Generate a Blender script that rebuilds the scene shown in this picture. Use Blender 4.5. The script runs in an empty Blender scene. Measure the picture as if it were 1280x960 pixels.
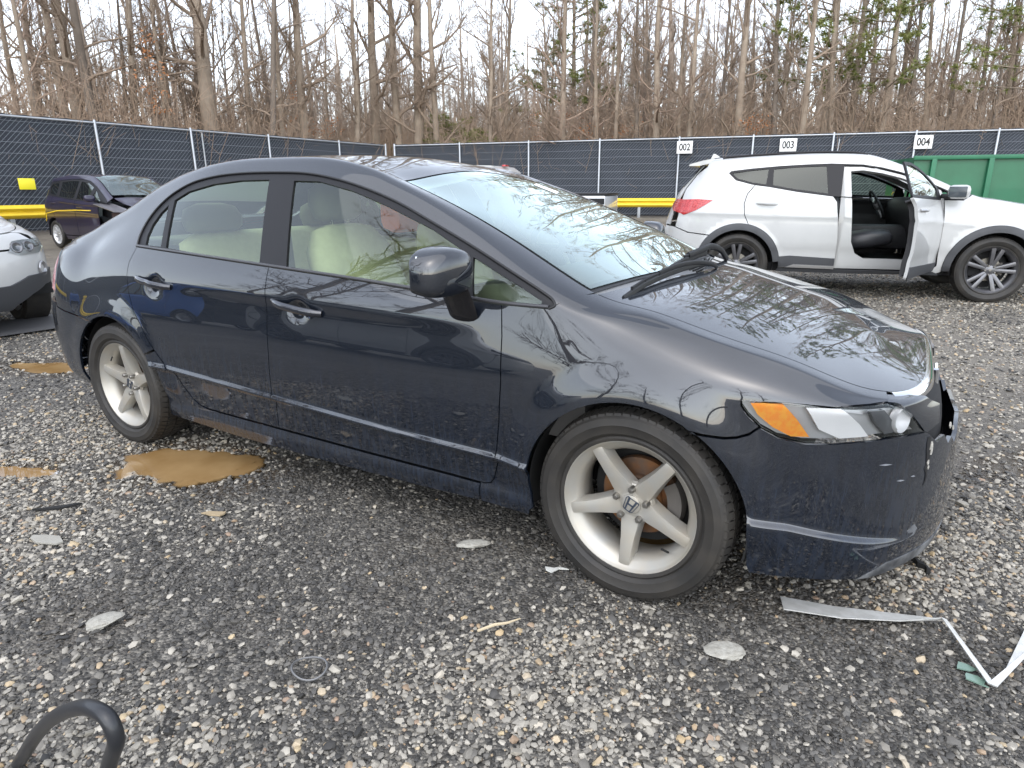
import bpy, bmesh, math, random
import numpy as np
from mathutils import Vector, Matrix
from mathutils.geometry import delaunay_2d_cdt

R = math.radians
SC = bpy.context.scene
COL = SC.collection

# ------------------------------------------------------------------ camera
CAM_POS = (0.632, -2.593, 1.244)
CAM_YAW, CAM_PITCH, CAM_ROLL = R(120.864), R(16.435), R(-0.303)
cam_data = bpy.data.cameras.new('camera')
cam_data.sensor_width = 36.0
cam_data.lens = 820.2 / 1280 * 36
cam_data.clip_start = 0.05
cam_data.clip_end = 3000
camera = bpy.data.objects.new('camera', cam_data)
COL.objects.link(camera)
SC.camera = camera
_f = Vector((math.cos(CAM_YAW) * math.cos(CAM_PITCH), math.sin(CAM_YAW) * math.cos(CAM_PITCH), -math.sin(CAM_PITCH)))
_r = Vector((math.sin(CAM_YAW), -math.cos(CAM_YAW), 0))
_u = _r.cross(_f)
_r2 = _r * math.cos(CAM_ROLL) + _u * math.sin(CAM_ROLL)
_u2 = -_r * math.sin(CAM_ROLL) + _u * math.cos(CAM_ROLL)
_m = Matrix((_r2, _u2, -_f)).transposed().to_4x4()
_m.translation = Vector(CAM_POS)
camera.matrix_world = _m

# ------------------------------------------------------------------ overcast sky and soft sun
SUN_EL, SUN_AZ = R(52), R(-70)          # azimuth counted from +X towards +Y
world = bpy.data.worlds.new('World')
SC.world = world
world.use_nodes = True
nt = world.node_tree
nt.nodes.clear()
sky = nt.nodes.new('ShaderNodeTexSky')
sky.sky_type = 'NISHITA'
sky.sun_disc = False
sky.sun_elevation = SUN_EL
sky.sun_rotation = math.pi / 2 - SUN_AZ
sky.air_density = 1.0
sky.dust_density = 1.0
sky.ozone_density = 1.0
hs = nt.nodes.new('ShaderNodeHueSaturation')      # a closed cloud deck: nearly colourless sky
hs.inputs['Saturation'].default_value = 0.42
hs.inputs['Value'].default_value = 1.0
tc = nt.nodes.new('ShaderNodeTexCoord')
noi = nt.nodes.new('ShaderNodeTexNoise')
noi.inputs['Scale'].default_value = 2.2
noi.inputs['Detail'].default_value = 5
mr = nt.nodes.new('ShaderNodeMapRange')
mr.inputs['From Min'].default_value = 0.3
mr.inputs['From Max'].default_value = 0.7
mr.inputs['To Min'].default_value = 0.86
mr.inputs['To Max'].default_value = 1.12
mul = nt.nodes.new('ShaderNodeVectorMath')
mul.operation = 'SCALE'
bg = nt.nodes.new('ShaderNodeBackground')
bg.inputs['Strength'].default_value = 0.15
wo = nt.nodes.new('ShaderNodeOutputWorld')
L = nt.links.new
L(sky.outputs['Color'], hs.inputs['Color'])
L(tc.outputs['Generated'], noi.inputs['Vector'])
L(noi.outputs['Fac'], mr.inputs['Value'])
L(hs.outputs['Color'], mul.inputs[0])
L(mr.outputs['Result'], mul.inputs['Scale'])
L(mul.outputs['Vector'], bg.inputs['Color'])
L(bg.outputs['Background'], wo.inputs['Surface'])

sun_data = bpy.data.lights.new('sun', 'SUN')
sun_data.energy = 0.5
sun_data.angle = R(110)
sun_data.color = (1.0, 0.97, 0.93)
sun = bpy.data.objects.new('sun', sun_data)
COL.objects.link(sun)
_sd = Vector((math.cos(SUN_AZ) * math.cos(SUN_EL), math.sin(SUN_AZ) * math.cos(SUN_EL), math.sin(SUN_EL)))
sun.rotation_euler = _sd.to_track_quat('Z', 'Y').to_euler()

SC.view_settings.view_transform = 'Standard'
SC.view_settings.look = 'None'
SC.view_settings.gamma = 1.0
SC.view_settings.use_curve_mapping = False
SC.view_settings.exposure = 1.68
SC.render.engine = 'CYCLES'
SC.cycles.use_denoising = True
SC.cycles.max_bounces = 10
SC.cycles.transparent_max_bounces = 24
SC.cycles.caustics_reflective = False
SC.cycles.caustics_refractive = False
# ------------------------------------------------------------------ materials
MATS = {}


def mat(name, col=(0.5, 0.5, 0.5), rough=0.5, metal=0.0, coat=0.0, spec=0.5, noise=None, bump=None, coat_rough=0.03, emit=None):
    """Principled material. noise=(scale, other colour, contrast); bump=(scale, strength, distance)."""
    if name in MATS:
        return MATS[name]
    m = bpy.data.materials.new(name)
    m.use_nodes = True
    t = m.node_tree
    b = t.nodes['Principled BSDF']
    b.inputs['Base Color'].default_value = (*col, 1)
    b.inputs['Roughness'].default_value = rough
    b.inputs['Metallic'].default_value = metal
    b.inputs['Coat Weight'].default_value = coat
    b.inputs['Coat Roughness'].default_value = coat_rough
    b.inputs['Specular IOR Level'].default_value = spec
    if emit:
        b.inputs['Emission Color'].default_value = (*emit[0], 1)
        b.inputs['Emission Strength'].default_value = emit[1]
    co = None
    if noise or bump:
        co = t.nodes.new('ShaderNodeTexCoord')
    if noise:
        n = t.nodes.new('ShaderNodeTexNoise')
        n.inputs['Scale'].default_value = noise[0]
        n.inputs['Detail'].default_value = 6
        r = t.nodes.new('ShaderNodeMapRange')
        c = noise[2] if len(noise) > 2 else 0.15
        r.inputs['From Min'].default_value = 0.5 - c
        r.inputs['From Max'].default_value = 0.5 + c
        x = t.nodes.new('ShaderNodeMix')
        x.data_type = 'RGBA'
        x.inputs[6].default_value = (*col, 1)
        x.inputs[7].default_value = (*noise[1], 1)
        t.links.new(co.outputs['Object'], n.inputs['Vector'])
        t.links.new(n.outputs['Fac'], r.inputs['Value'])
        t.links.new(r.outputs['Result'], x.inputs[0])
        t.links.new(x.outputs[2], b.inputs['Base Color'])
    if bump:
        n = t.nodes.new('ShaderNodeTexNoise')
        n.inputs['Scale'].default_value = bump[0]
        n.inputs['Detail'].default_value = 4
        bp = t.nodes.new('ShaderNodeBump')
        bp.inputs['Strength'].default_value = bump[1]
        bp.inputs['Distance'].default_value = bump[2] if len(bump) > 2 else 0.002
        t.links.new(co.outputs['Object'], n.inputs['Vector'])
        t.links.new(n.outputs['Fac'], bp.inputs['Height'])
        t.links.new(bp.outputs['Normal'], b.inputs['Normal'])
    MATS[name] = m
    return m


def glass_mat(name, tint, boost=1.7, rough=0.0, dirt=0.0, mirror=(0.93, 1.0, 0.98)):
    """Thin pane: tinted see-through plus Fresnel mirror, a little dust film."""
    if name in MATS:
        return MATS[name]
    m = bpy.data.materials.new(name)
    m.use_nodes = True
    t = m.node_tree
    t.nodes.clear()
    o = t.nodes.new('ShaderNodeOutputMaterial')
    tr = t.nodes.new('ShaderNodeBsdfTransparent')
    tr.inputs['Color'].default_value = (*tint, 1)
    gl = t.nodes.new('ShaderNodeBsdfGlossy')
    gl.inputs['Roughness'].default_value = rough
    gl.inputs['Color'].default_value = (*mirror, 1)
    fr = t.nodes.new('ShaderNodeFresnel')
    fr.inputs['IOR'].default_value = 1.52
    mu = t.nodes.new('ShaderNodeMath')
    mu.operation = 'MULTIPLY'
    mu.use_clamp = True
    mu.inputs[1].default_value = boost
    mx = t.nodes.new('ShaderNodeMixShader')
    t.links.new(fr.outputs[0], mu.inputs[0])
    t.links.new(mu.outputs[0], mx.inputs[0])
    t.links.new(tr.outputs[0], mx.inputs[1])
    t.links.new(gl.outputs[0], mx.inputs[2])
    last = mx
    if dirt > 0:
        df = t.nodes.new('ShaderNodeBsdfDiffuse')
        df.inputs['Color'].default_value = (0.45, 0.45, 0.42, 1)
        n = t.nodes.new('ShaderNodeTexNoise')
        n.inputs['Scale'].default_value = 5
        n.inputs['Detail'].default_value = 8
        co = t.nodes.new('ShaderNodeTexCoord')
        r = t.nodes.new('ShaderNodeMapRange')
        r.inputs['From Min'].default_value = 0.35
        r.inputs['From Max'].default_value = 0.75
        r.inputs['To Min'].default_value = dirt * 0.3
        r.inputs['To Max'].default_value = dirt
        mx2 = t.nodes.new('ShaderNodeMixShader')
        t.links.new(co.outputs['Object'], n.inputs['Vector'])
        t.links.new(n.outputs['Fac'], r.inputs['Value'])
        t.links.new(r.outputs[0], mx2.inputs[0])
        t.links.new(mx.outputs[0], mx2.inputs[1])
        t.links.new(df.outputs[0], mx2.inputs[2])
        last = mx2
    t.links.new(last.outputs[0], o.inputs['Surface'])
    MATS[name] = m
    return m


# ------------------------------------------------------------------ objects
def link(o, parent=None):
    COL.objects.link(o)
    if parent is not None:
        o.parent = parent
    return o


def tag(o, label=None, cat=None, group=None, kind=None):
    if label:
        o['label'] = label
    if cat:
        o['category'] = cat
    if group:
        o['group'] = group
    if kind:
        o['kind'] = kind
    return o


def empty(name, loc=(0, 0, 0), rz=0.0, parent=None):
    o = bpy.data.objects.new(name, None)
    o.empty_display_size = 0.2
    o.location = loc
    o.rotation_euler = (0, 0, rz)
    return link(o, parent)


def copy_tree(o, parent=None):
    c = o.copy()
    COL.objects.link(c)
    c.parent = parent
    for ch in list(o.children):
        copy_tree(ch, c)
    return c


class MB:
    """Mesh collector."""

    def __init__(s):
        s.v, s.f, s.n, s.m = [], [], {}, []

    def add(s, verts, faces, normals=None):
        o = len(s.v)
        s.v.extend([tuple(map(float, p)) for p in verts])
        s.f.extend([tuple(int(i) + o for i in f) for f in faces])
        if normals is not None:
            for i, n in enumerate(normals):
                s.n[o + i] = tuple(map(float, n))
        return s

    def box(s, c, d, rot=None, bevel=0.0):
        """box centred at c with full sizes d; rot a 3x3 Matrix; optional chamfer on all edges"""
        hx, hy, hz = d[0] / 2, d[1] / 2, d[2] / 2
        if bevel <= 0:
            P = [(x, y, z) for x in (-hx, hx) for y in (-hy, hy) for z in (-hz, hz)]
            Fc = [(0, 1, 3, 2), (4, 6, 7, 5), (0, 4, 5, 1), (2, 3, 7, 6), (0, 2, 6, 4), (1, 5, 7, 3)]
        else:
            bm = bmesh.new()
            bmesh.ops.create_cube(bm, size=1.0)
            for v in bm.verts:
                v.co = Vector((v.co.x * d[0], v.co.y * d[1], v.co.z * d[2]))
            bmesh.ops.bevel(bm, geom=list(bm.edges), offset=min(bevel, hx * .95, hy * .95, hz * .95), segments=2, affect='EDGES', profile=0.5)
            bm.verts.index_update()
            P = [tuple(v.co) for v in bm.verts]
            Fc = [tuple(v.index for v in f.verts) for f in bm.faces]
            bm.free()
        if rot is not None:
            P = [tuple(rot @ Vector(p)) for p in P]
        return s.add([(p[0] + c[0], p[1] + c[1], p[2] + c[2]) for p in P], Fc)

    def tube(s, pts, rad, n=8, cap=True, up=None, flat=1.0):
        """tube along pts with radius (number or list)"""
        P = np.array(pts, float)
        k = len(P)
        rad = np.full(k, rad) if np.isscalar(rad) else np.array(rad, float)
        T = np.gradient(P, axis=0)
        T /= np.linalg.norm(T, axis=1)[:, None] + 1e-12
        a = np.array(up, float) if up is not None else (np.array([0, 0, 1.]) if abs(T[0, 2]) < .9 else np.array([1., 0, 0]))
        V, Fc = [], []
        for i in range(k):
            a = a - T[i] * (a @ T[i])
            a /= np.linalg.norm(a) + 1e-12
            b = np.cross(T[i], a)
            for j in range(n):
                t = 2 * math.pi * j / n
                V.append(P[i] + rad[i] * (math.cos(t) * a * flat + math.sin(t) * b))
        for i in range(k - 1):
            for j in range(n):
                j2 = (j + 1) % n
                Fc.append((i * n + j, i * n + j2, (i + 1) * n + j2, (i + 1) * n + j))
        if cap:
            Fc.append(tuple(range(n))[::-1])
            Fc.append(tuple((k - 1) * n + j for j in range(n)))
        return s.add(V, Fc)

    def lathe(s, prof, n=48, axis='y', c=(0, 0, 0), a0=0.0, a1=2 * math.pi):
        """prof: list of (radius, offset along axis)"""
        full = abs(a1 - a0 - 2 * math.pi) < 1e-6
        m = n if full else n + 1
        V, Fc = [], []
        for i in range(m):
            t = a0 + (a1 - a0) * i / n
            ct, st = math.cos(t), math.sin(t)
            for r, h in prof:
                if axis == 'y':
                    V.append((c[0] + r * ct, c[1] + h, c[2] + r * st))
                elif axis == 'z':
                    V.append((c[0] + r * ct, c[1] + r * st, c[2] + h))
                else:
                    V.append((c[0] + h, c[1] + r * ct, c[2] + r * st))
        k = len(prof)
        for i in range(n):
            i2 = (i + 1) % m
            for j in range(k - 1):
                Fc.append((i * k + j, i2 * k + j, i2 * k + j + 1, i * k + j + 1))
        return s.add(V, Fc)

    def prism(s, poly, axis, lo, hi):
        """extrude a 2D polygon along an axis ('x': poly=(y,z), 'y': poly=(x,z), 'z': poly=(x,y))"""
        n = len(poly)

        def P(a, b, h):
            return (h, a, b) if axis == 'x' else ((a, h, b) if axis == 'y' else (a, b, h))
        V = [P(a, b, lo) for a, b in poly] + [P(a, b, hi) for a, b in poly]
        Fc = [(i, (i + 1) % n, n + (i + 1) % n, n + i) for i in range(n)]
        Fc += [tuple(range(n))[::-1], tuple(range(n, 2 * n))]
        return s.add(V, Fc)

    def mesh(s, name, smooth=True, fix=True, sharp=40):
        me = bpy.data.meshes.new(name)
        me.from_pydata(s.v, [], s.f)
        me.update()
        if s.n:
            me.polygons.foreach_set('use_smooth', [True] * len(me.polygons))
            me.normals_split_custom_set_from_vertices([s.n.get(i, (0, 0, 0)) for i in range(len(s.v))])
            return me
        if fix:
            bm = bmesh.new()
            bm.from_mesh(me)
            bmesh.ops.recalc_face_normals(bm, faces=bm.faces)
            bm.to_mesh(me)
            bm.free()
        if smooth:
            me.polygons.foreach_set('use_smooth', [True] * len(me.polygons))
            try:
                me.set_sharp_from_angle(angle=R(sharp))
            except Exception:
                pass
        return me

    def build(s, name, material, parent=None, smooth=True, sharp=40, fix=True):
        me = s.mesh(name, smooth, fix, sharp)
        me.materials.append(material)
        o = bpy.data.objects.new(name, me)
        return link(o, parent)


def rotm(axis, a):
    return Matrix.Rotation(a, 3, axis)


def smooth_closed(pts, it=2):
    """Chaikin rounding of a closed polyline"""
    P = np.array(pts, float)
    for _ in range(it):
        Q = np.roll(P, -1, 0)
        P = np.stack([.75 * P + .25 * Q, .25 * P + .75 * Q], 1).reshape(-1, P.shape[1])
    return P


def crom(pts, n=8, closed=False):
    """centripetal Catmull-Rom through the points"""
    P = np.array(pts, float)
    k = len(P)
    if closed:
        E = np.vstack([P[-1], P, P[:2]])
        segs = k
    else:
        E = np.vstack([2 * P[0] - P[1], P, 2 * P[-1] - P[-2]])
        segs = k - 1
    out = []
    for i in range(segs):
        p0, p1, p2, p3 = E[i:i + 4]
        t0 = 0
        t1 = t0 + max(np.linalg.norm(p1 - p0), 1e-9) ** .5
        t2 = t1 + max(np.linalg.norm(p2 - p1), 1e-9) ** .5
        t3 = t2 + max(np.linalg.norm(p3 - p2), 1e-9) ** .5
        for t in np.linspace(t1, t2, n, endpoint=False):
            a1 = (t1 - t) / (t1 - t0) * p0 + (t - t0) / (t1 - t0) * p1
            a2 = (t2 - t) / (t2 - t1) * p1 + (t - t1) / (t2 - t1) * p2
            a3 = (t3 - t) / (t3 - t2) * p2 + (t - t2) / (t3 - t2) * p3
            b1 = (t2 - t) / (t2 - t0) * a1 + (t - t0) / (t2 - t0) * a2
            b2 = (t3 - t) / (t3 - t1) * a2 + (t - t1) / (t3 - t1) * a3
            out.append((t2 - t) / (t2 - t1) * b1 + (t - t1) / (t2 - t1) * b2)
    if not closed:
        out.append(P[-1])
    return np.array(out)


def pchip(xs, ys, x):
    xs, ys = np.array(xs, float), np.array(ys, float)
    x = np.clip(np.asarray(x, float), xs[0], xs[-1])
    h = np.diff(xs)
    d = np.diff(ys) / h
    m = np.zeros(len(xs))
    if len(xs) > 2:
        for i in range(1, len(xs) - 1):
            if d[i - 1] * d[i] > 0:
                w1, w2 = 2 * h[i] + h[i - 1], h[i] + 2 * h[i - 1]
                m[i] = (w1 + w2) / (w1 / d[i - 1] + w2 / d[i])
    m[0], m[-1] = d[0], d[-1]
    i = np.clip(np.searchsorted(xs, x) - 1, 0, len(h) - 1)
    t = (x - xs[i]) / h[i]
    return (ys[i] * (1 + 2 * t) * (1 - t) ** 2 + h[i] * m[i] * t * (1 - t) ** 2 + ys[i + 1] * t * t * (3 - 2 * t) + h[i] * m[i + 1] * t * t * (t - 1))
# ------------------------------------------------------------------ gravel lot
def vnoise(x, y, seed=0):
    """smooth value noise, vectorised"""
    xi, yi = np.floor(x).astype(np.int64), np.floor(y).astype(np.int64)
    fx, fy = x - xi, y - yi
    fx, fy = fx * fx * (3 - 2 * fx), fy * fy * (3 - 2 * fy)

    def h(a, b):
        n = (a * 374761393 + b * 668265263 + seed * 974711) & 0x7fffffff
        n = ((n ^ (n >> 13)) * 1274126177) & 0x7fffffff
        return ((n ^ (n >> 16)) & 0xffff) / 65535.0
    return (h(xi, yi) * (1 - fx) + h(xi + 1, yi) * fx) * (1 - fy) + (h(xi, yi + 1) * (1 - fx) + h(xi + 1, yi + 1) * fx) * fy


def fbm(x, y, f, o=4, seed=0):
    s, a, t = 0, 1.0, 0
    for i in range(o):
        s = s + a * vnoise(x * f, y * f, seed + i)
        t += a
        a *= .5
        f *= 2.03
    return s / t


FEN_A = R(14.6)
FEN_D = np.array([math.cos(FEN_A), math.sin(FEN_A)])
FEN_N = np.array([-math.sin(FEN_A), math.cos(FEN_A)])
FEN_O = np.array([-18.1, 19.0])
# puddles: centre, half axes, turn
PUDDLES = [((-2.14, -.87), .40, .20, R(18)), ((-4.80, -.30), .33, .17, R(10)), ((-2.90, -1.39), .26, .07, R(25)), ((1.35, 1.15), .30, .10, R(60)), ((-.05, -.42), .16, .10, R(20)), ((.42, -.30), .14, .10, R(10))]


def sst(t):
    t = np.clip(t, 0, 1)
    return t * t * (3 - 2 * t)


def ground_h(x, y):
    x, y = np.asarray(x, float), np.asarray(y, float)
    dl = x + 18.1
    dr = (FEN_O[0] - x) * FEN_N[0] + (FEN_O[1] - y) * FEN_N[1]
    z = .30 * (1 - sst(np.minimum(dl, dr) / 4.5))
    z = z + .05 * (fbm(x, y, .35, 3, 3) - .5) * sst((np.hypot(x + 1.3, y + .2) - 2.6) / 3)
    z = z + .016 * (fbm(x, y, 2.3, 4, 7) - .5) + .010 * (fbm(x, y, 14, 3, 9) - .5)
    for (cx, cy), a, b, t in PUDDLES:
        dx, dy = x - cx, y - cy
        u, v = dx * math.cos(t) + dy * math.sin(t), -dx * math.sin(t) + dy * math.cos(t)
        q = np.sqrt((u / a) ** 2 + (v / b) ** 2) + 1.15 * (fbm(x, y, 5.5, 5, 21) - .5) + .35 * (fbm(x, y, 24, 3, 5) - .5)
        z = z - .034 * (1 - sst((q - .55) / .75))
    # tyres stand level
    for wx, wy in ((0, -.76), (-2.7, -.76), (0, .76), (-2.7, .76)):
        k = np.exp(-((x - wx) ** 2 + (y - wy) ** 2) / .16 ** 2)
        z = z * (1 - k) - .003 * k
    return z


def axis_pts(lo, hi, fine, mid, far):
    """non uniform samples: fine spacing in lo..hi, growing outside"""
    a = list(np.arange(lo, hi, fine))
    s, p = fine, hi
    while p < far:
        a.append(p)
        s = min(s * 1.09, 40)
        p += s
    a.append(far)
    s, p = fine, lo
    b = []
    while p > -far:
        s = min(s * 1.09, 40)
        p -= s
        b.append(p)
    return np.array(sorted(set(b + a)))


gx = axis_pts(-3.3, 1.7, .020, .1, 900)
gy = axis_pts(-2.4, 1.0, .020, .1, 900)
GX, GY = np.meshgrid(gx, gy, indexing='ij')
GZ = ground_h(GX, GY)
nx_, ny_ = GX.shape
idx = np.arange(nx_ * ny_).reshape(nx_, ny_)
quads = np.stack([idx[:-1, :-1], idx[1:, :-1], idx[1:, 1:], idx[:-1, 1:]], -1).reshape(-1, 4)
gme = bpy.data.meshes.new('ground')
gme.vertices.add(nx_ * ny_)
gme.vertices.foreach_set('co', np.stack([GX, GY, GZ], -1).reshape(-1))
gme.loops.add(len(quads) * 4)
gme.loops.foreach_set('vertex_index', quads.reshape(-1))
gme.polygons.add(len(quads))
gme.polygons.foreach_set('loop_start', np.arange(0, len(quads) * 4, 4))
gme.polygons.foreach_set('use_smooth', np.ones(len(quads), bool))
gme.update()
gme.validate()


def ground_material():
    m = bpy.data.materials.new('crushed_gravel')
    m.use_nodes = True
    t = m.node_tree
    b = t.nodes['Principled BSDF']
    co = t.nodes.new('ShaderNodeTexCoord')

    def noise(scale, detail=5, rough=.6):
        n = t.nodes.new('ShaderNodeTexNoise')
        n.inputs['Scale'].default_value = scale
        n.inputs['Detail'].default_value = detail
        n.inputs['Roughness'].default_value = rough
        t.links.new(co.outputs['Object'], n.inputs['Vector'])
        return n

    def ramp(src, stops):
        r = t.nodes.new('ShaderNodeValToRGB')
        e = r.color_ramp.elements
        while len(e) < len(stops):
            e.new(.5)
        for q, (p, c) in zip(e, stops):
            q.position = p
            q.color = (*c, 1)
        t.links.new(src, r.inputs[0])
        return r
    # pebble cells: every cell gets its own grey
    vo = t.nodes.new('ShaderNodeTexVoronoi')
    vo.inputs['Scale'].default_value = 95
    t.links.new(co.outputs['Object'], vo.inputs['Vector'])
    sep = t.nodes.new('ShaderNodeSeparateColor')
    t.links.new(vo.outputs['Color'], sep.inputs[0])
    cell = ramp(sep.outputs[0], [(0, (.034, .032, .028)), (.40, (.074, .068, .059)), (.62, (.126, .115, .098)), (.80, (.185, .168, .141)), (.92, (.28, .258, .215)), (1, (.36, .33, .275))])
    vo2 = t.nodes.new('ShaderNodeTexVoronoi')
    vo2.inputs['Scale'].default_value = 42
    t.links.new(co.outputs['Object'], vo2.inputs['Vector'])
    sep2 = t.nodes.new('ShaderNodeSeparateColor')
    t.links.new(vo2.outputs['Color'], sep2.inputs[0])
    cell2 = ramp(sep2.outputs[1], [(0, (.020, .020, .020)), (.5, (.055, .053, .049)), (.78, (.13, .124, .112)), (1, (.33, .31, .275))])
    mixc = t.nodes.new('ShaderNodeMix')
    mixc.data_type = 'RGBA'
    mixc.inputs[0].default_value = .35
    t.links.new(cell.outputs[0], mixc.inputs[6])
    t.links.new(cell2.outputs[0], mixc.inputs[7])
    # patches of damp mud and of pale dust
    pn = noise(.9, 6)
    mud = ramp(pn.outputs['Fac'], [(.50, (0, 0, 0)), (.66, (1, 1, 1))])
    mx = t.nodes.new('ShaderNodeMix')
    mx.data_type = 'RGBA'
    mx.inputs[7].default_value = (.105, .086, .064, 1)
    sc = t.nodes.new('ShaderNodeMath')
    sc.operation = 'MULTIPLY'
    sc.inputs[1].default_value = .55
    t.links.new(mud.outputs[0], sc.inputs[0])
    t.links.new(sc.outputs[0], mx.inputs[0])
    t.links.new(mixc.outputs[2], mx.inputs[6])
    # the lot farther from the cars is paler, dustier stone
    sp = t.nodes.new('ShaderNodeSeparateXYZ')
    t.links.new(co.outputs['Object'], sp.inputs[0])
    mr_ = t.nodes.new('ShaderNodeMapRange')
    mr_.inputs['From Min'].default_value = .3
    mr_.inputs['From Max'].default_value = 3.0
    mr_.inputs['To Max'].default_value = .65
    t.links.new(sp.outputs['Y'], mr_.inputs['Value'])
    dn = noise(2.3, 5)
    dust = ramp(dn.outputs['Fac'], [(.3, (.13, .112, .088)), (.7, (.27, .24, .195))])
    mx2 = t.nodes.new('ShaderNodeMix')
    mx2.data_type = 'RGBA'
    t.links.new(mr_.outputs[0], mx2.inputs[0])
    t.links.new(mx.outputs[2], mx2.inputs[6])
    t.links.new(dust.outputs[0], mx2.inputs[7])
    wa = t.nodes.new('ShaderNodeAttribute')
    wa.attribute_name = 'wet'
    mx3 = t.nodes.new('ShaderNodeMix')
    mx3.data_type = 'RGBA'
    mx3.inputs[7].default_value = (.060, .044, .028, 1)
    ws_ = t.nodes.new('ShaderNodeMath')
    ws_.operation = 'MULTIPLY'
    ws_.inputs[1].default_value = .75
    t.links.new(wa.outputs['Fac'], ws_.inputs[0])
    t.links.new(ws_.outputs[0], mx3.inputs[0])
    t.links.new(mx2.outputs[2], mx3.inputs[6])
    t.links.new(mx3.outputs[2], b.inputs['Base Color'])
    # damp sheen in the mud
    rr = t.nodes.new('ShaderNodeMapRange')
    rr.inputs['To Min'].default_value = .72
    rr.inputs['To Max'].default_value = .38
    t.links.new(mud.outputs[0], rr.inputs['Value'])
    rw = t.nodes.new('ShaderNodeMix')
    rw.inputs[3].default_value = .16
    t.links.new(wa.outputs['Fac'], rw.inputs[0])
    t.links.new(rr.outputs[0], rw.inputs[2])
    t.links.new(rw.outputs[0], b.inputs['Roughness'])
    bp = t.nodes.new('ShaderNodeBump')
    bp.inputs['Strength'].default_value = .9
    bp.inputs['Distance'].default_value = .012
    t.links.new(vo.outputs['Distance'], bp.inputs['Height'])
    bp.invert = True
    n3 = noise(140, 3)
    bp2 = t.nodes.new('ShaderNodeBump')
    bp2.inputs['Strength'].default_value = .5
    bp2.inputs['Distance'].default_value = .004
    t.links.new(n3.outputs['Fac'], bp2.inputs['Height'])
    t.links.new(bp.outputs[0], bp2.inputs['Normal'])
    t.links.new(bp2.outputs[0], b.inputs['Normal'])
    return m


wq = np.full(GX.size, 9.0)
for (cx, cy), a, b, t in PUDDLES:
    dx, dy = GX.ravel() - cx, GY.ravel() - cy
    u, v = dx * math.cos(t) + dy * math.sin(t), -dx * math.sin(t) + dy * math.cos(t)
    wq = np.minimum(wq, np.sqrt((u / (a + .10)) ** 2 + (v / (b + .10)) ** 2) + .9 * (fbm(GX.ravel(), GY.ravel(), 5, 4, 77) - .5))
wet_at = gme.attributes.new('wet', 'FLOAT', 'POINT')
wet_at.data.foreach_set('value', (1 - sst((wq - .75) / .75)).astype(np.float32))
gme.materials.append(ground_material())
ground = link(bpy.data.objects.new('ground', gme))
tag(ground, 'dark crushed stone lot with damp muddy patches', kind='structure')

# ---------- muddy puddle water: clear at the shore, opaque where it is deep
def water_material():
    m = bpy.data.materials.new('muddy_water')
    m.use_nodes = True
    t = m.node_tree
    b = t.nodes['Principled BSDF']
    b.inputs['Roughness'].default_value = .02
    b.inputs['IOR'].default_value = 1.4
    co = t.nodes.new('ShaderNodeTexCoord')
    n = t.nodes.new('ShaderNodeTexNoise')
    n.inputs['Scale'].default_value = 4
    n.inputs['Detail'].default_value = 5
    t.links.new(co.outputs['Object'], n.inputs['Vector'])
    r = t.nodes.new('ShaderNodeValToRGB')
    r.color_ramp.elements[0].position = .35
    r.color_ramp.elements[0].color = (.235, .140, .055, 1)
    r.color_ramp.elements[1].position = .68
    r.color_ramp.elements[1].color = (.34, .225, .105, 1)
    t.links.new(n.outputs['Fac'], r.inputs[0])
    t.links.new(r.outputs[0], b.inputs['Base Color'])
    tr = t.nodes.new('ShaderNodeBsdfTransparent')
    tr.inputs['Color'].default_value = (.86, .76, .60, 1)
    gl = t.nodes.new('ShaderNodeBsdfGlossy')
    gl.inputs['Roughness'].default_value = .02
    fr = t.nodes.new('ShaderNodeFresnel')
    fr.inputs['IOR'].default_value = 1.33
    thin = t.nodes.new('ShaderNodeMixShader')
    t.links.new(fr.outputs[0], thin.inputs[0])
    t.links.new(tr.outputs[0], thin.inputs[1])
    t.links.new(gl.outputs[0], thin.inputs[2])
    at = t.nodes.new('ShaderNodeAttribute')
    at.attribute_name = 'depth'
    mp = t.nodes.new('ShaderNodeMapRange')
    mp.interpolation_type = 'SMOOTHSTEP'
    mp.inputs['From Min'].default_value = .0005
    mp.inputs['From Max'].default_value = .0130
    t.links.new(at.outputs['Fac'], mp.inputs['Value'])
    mx = t.nodes.new('ShaderNodeMixShader')
    t.links.new(mp.outputs[0], mx.inputs[0])
    t.links.new(thin.outputs[0], mx.inputs[1])
    t.links.new(b.outputs[0], mx.inputs[2])
    t.links.new(mx.outputs[0], t.nodes['Material Output'].inputs['Surface'])
    return m


water = water_material()
for (cx, cy), a, b, t in PUDDLES[:3] + PUDDLES[4:6]:
    lv = -.0150
    V, Fc = [(cx, cy, lv)], []
    nr_, na_ = 26, 72
    for i in range(1, nr_ + 1):
        for j in range(na_):
            q = 2 * math.pi * j / na_
            u, v = 1.6 * a * i / nr_ * math.cos(q), 1.6 * b * i / nr_ * math.sin(q)
            V.append((cx + u * math.cos(t) - v * math.sin(t), cy + u * math.sin(t) + v * math.cos(t), lv))
    for j in range(na_):
        Fc.append((0, 1 + j, 1 + (j + 1) % na_))
    for i in range(nr_ - 1):
        for j in range(na_):
            j2 = (j + 1) % na_
            Fc.append((1 + i * na_ + j, 1 + (i + 1) * na_ + j, 1 + (i + 1) * na_ + j2, 1 + i * na_ + j2))
    w = MB().add(V, Fc).build('puddle', water, None)
    VV = np.array(V)
    da = w.data.attributes.new('depth', 'FLOAT', 'POINT')
    da.data.foreach_set('value', np.maximum(lv - ground_h(VV[:, 0], VV[:, 1]), 0).astype(np.float32))
    tag(w, kind='structure')


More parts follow.
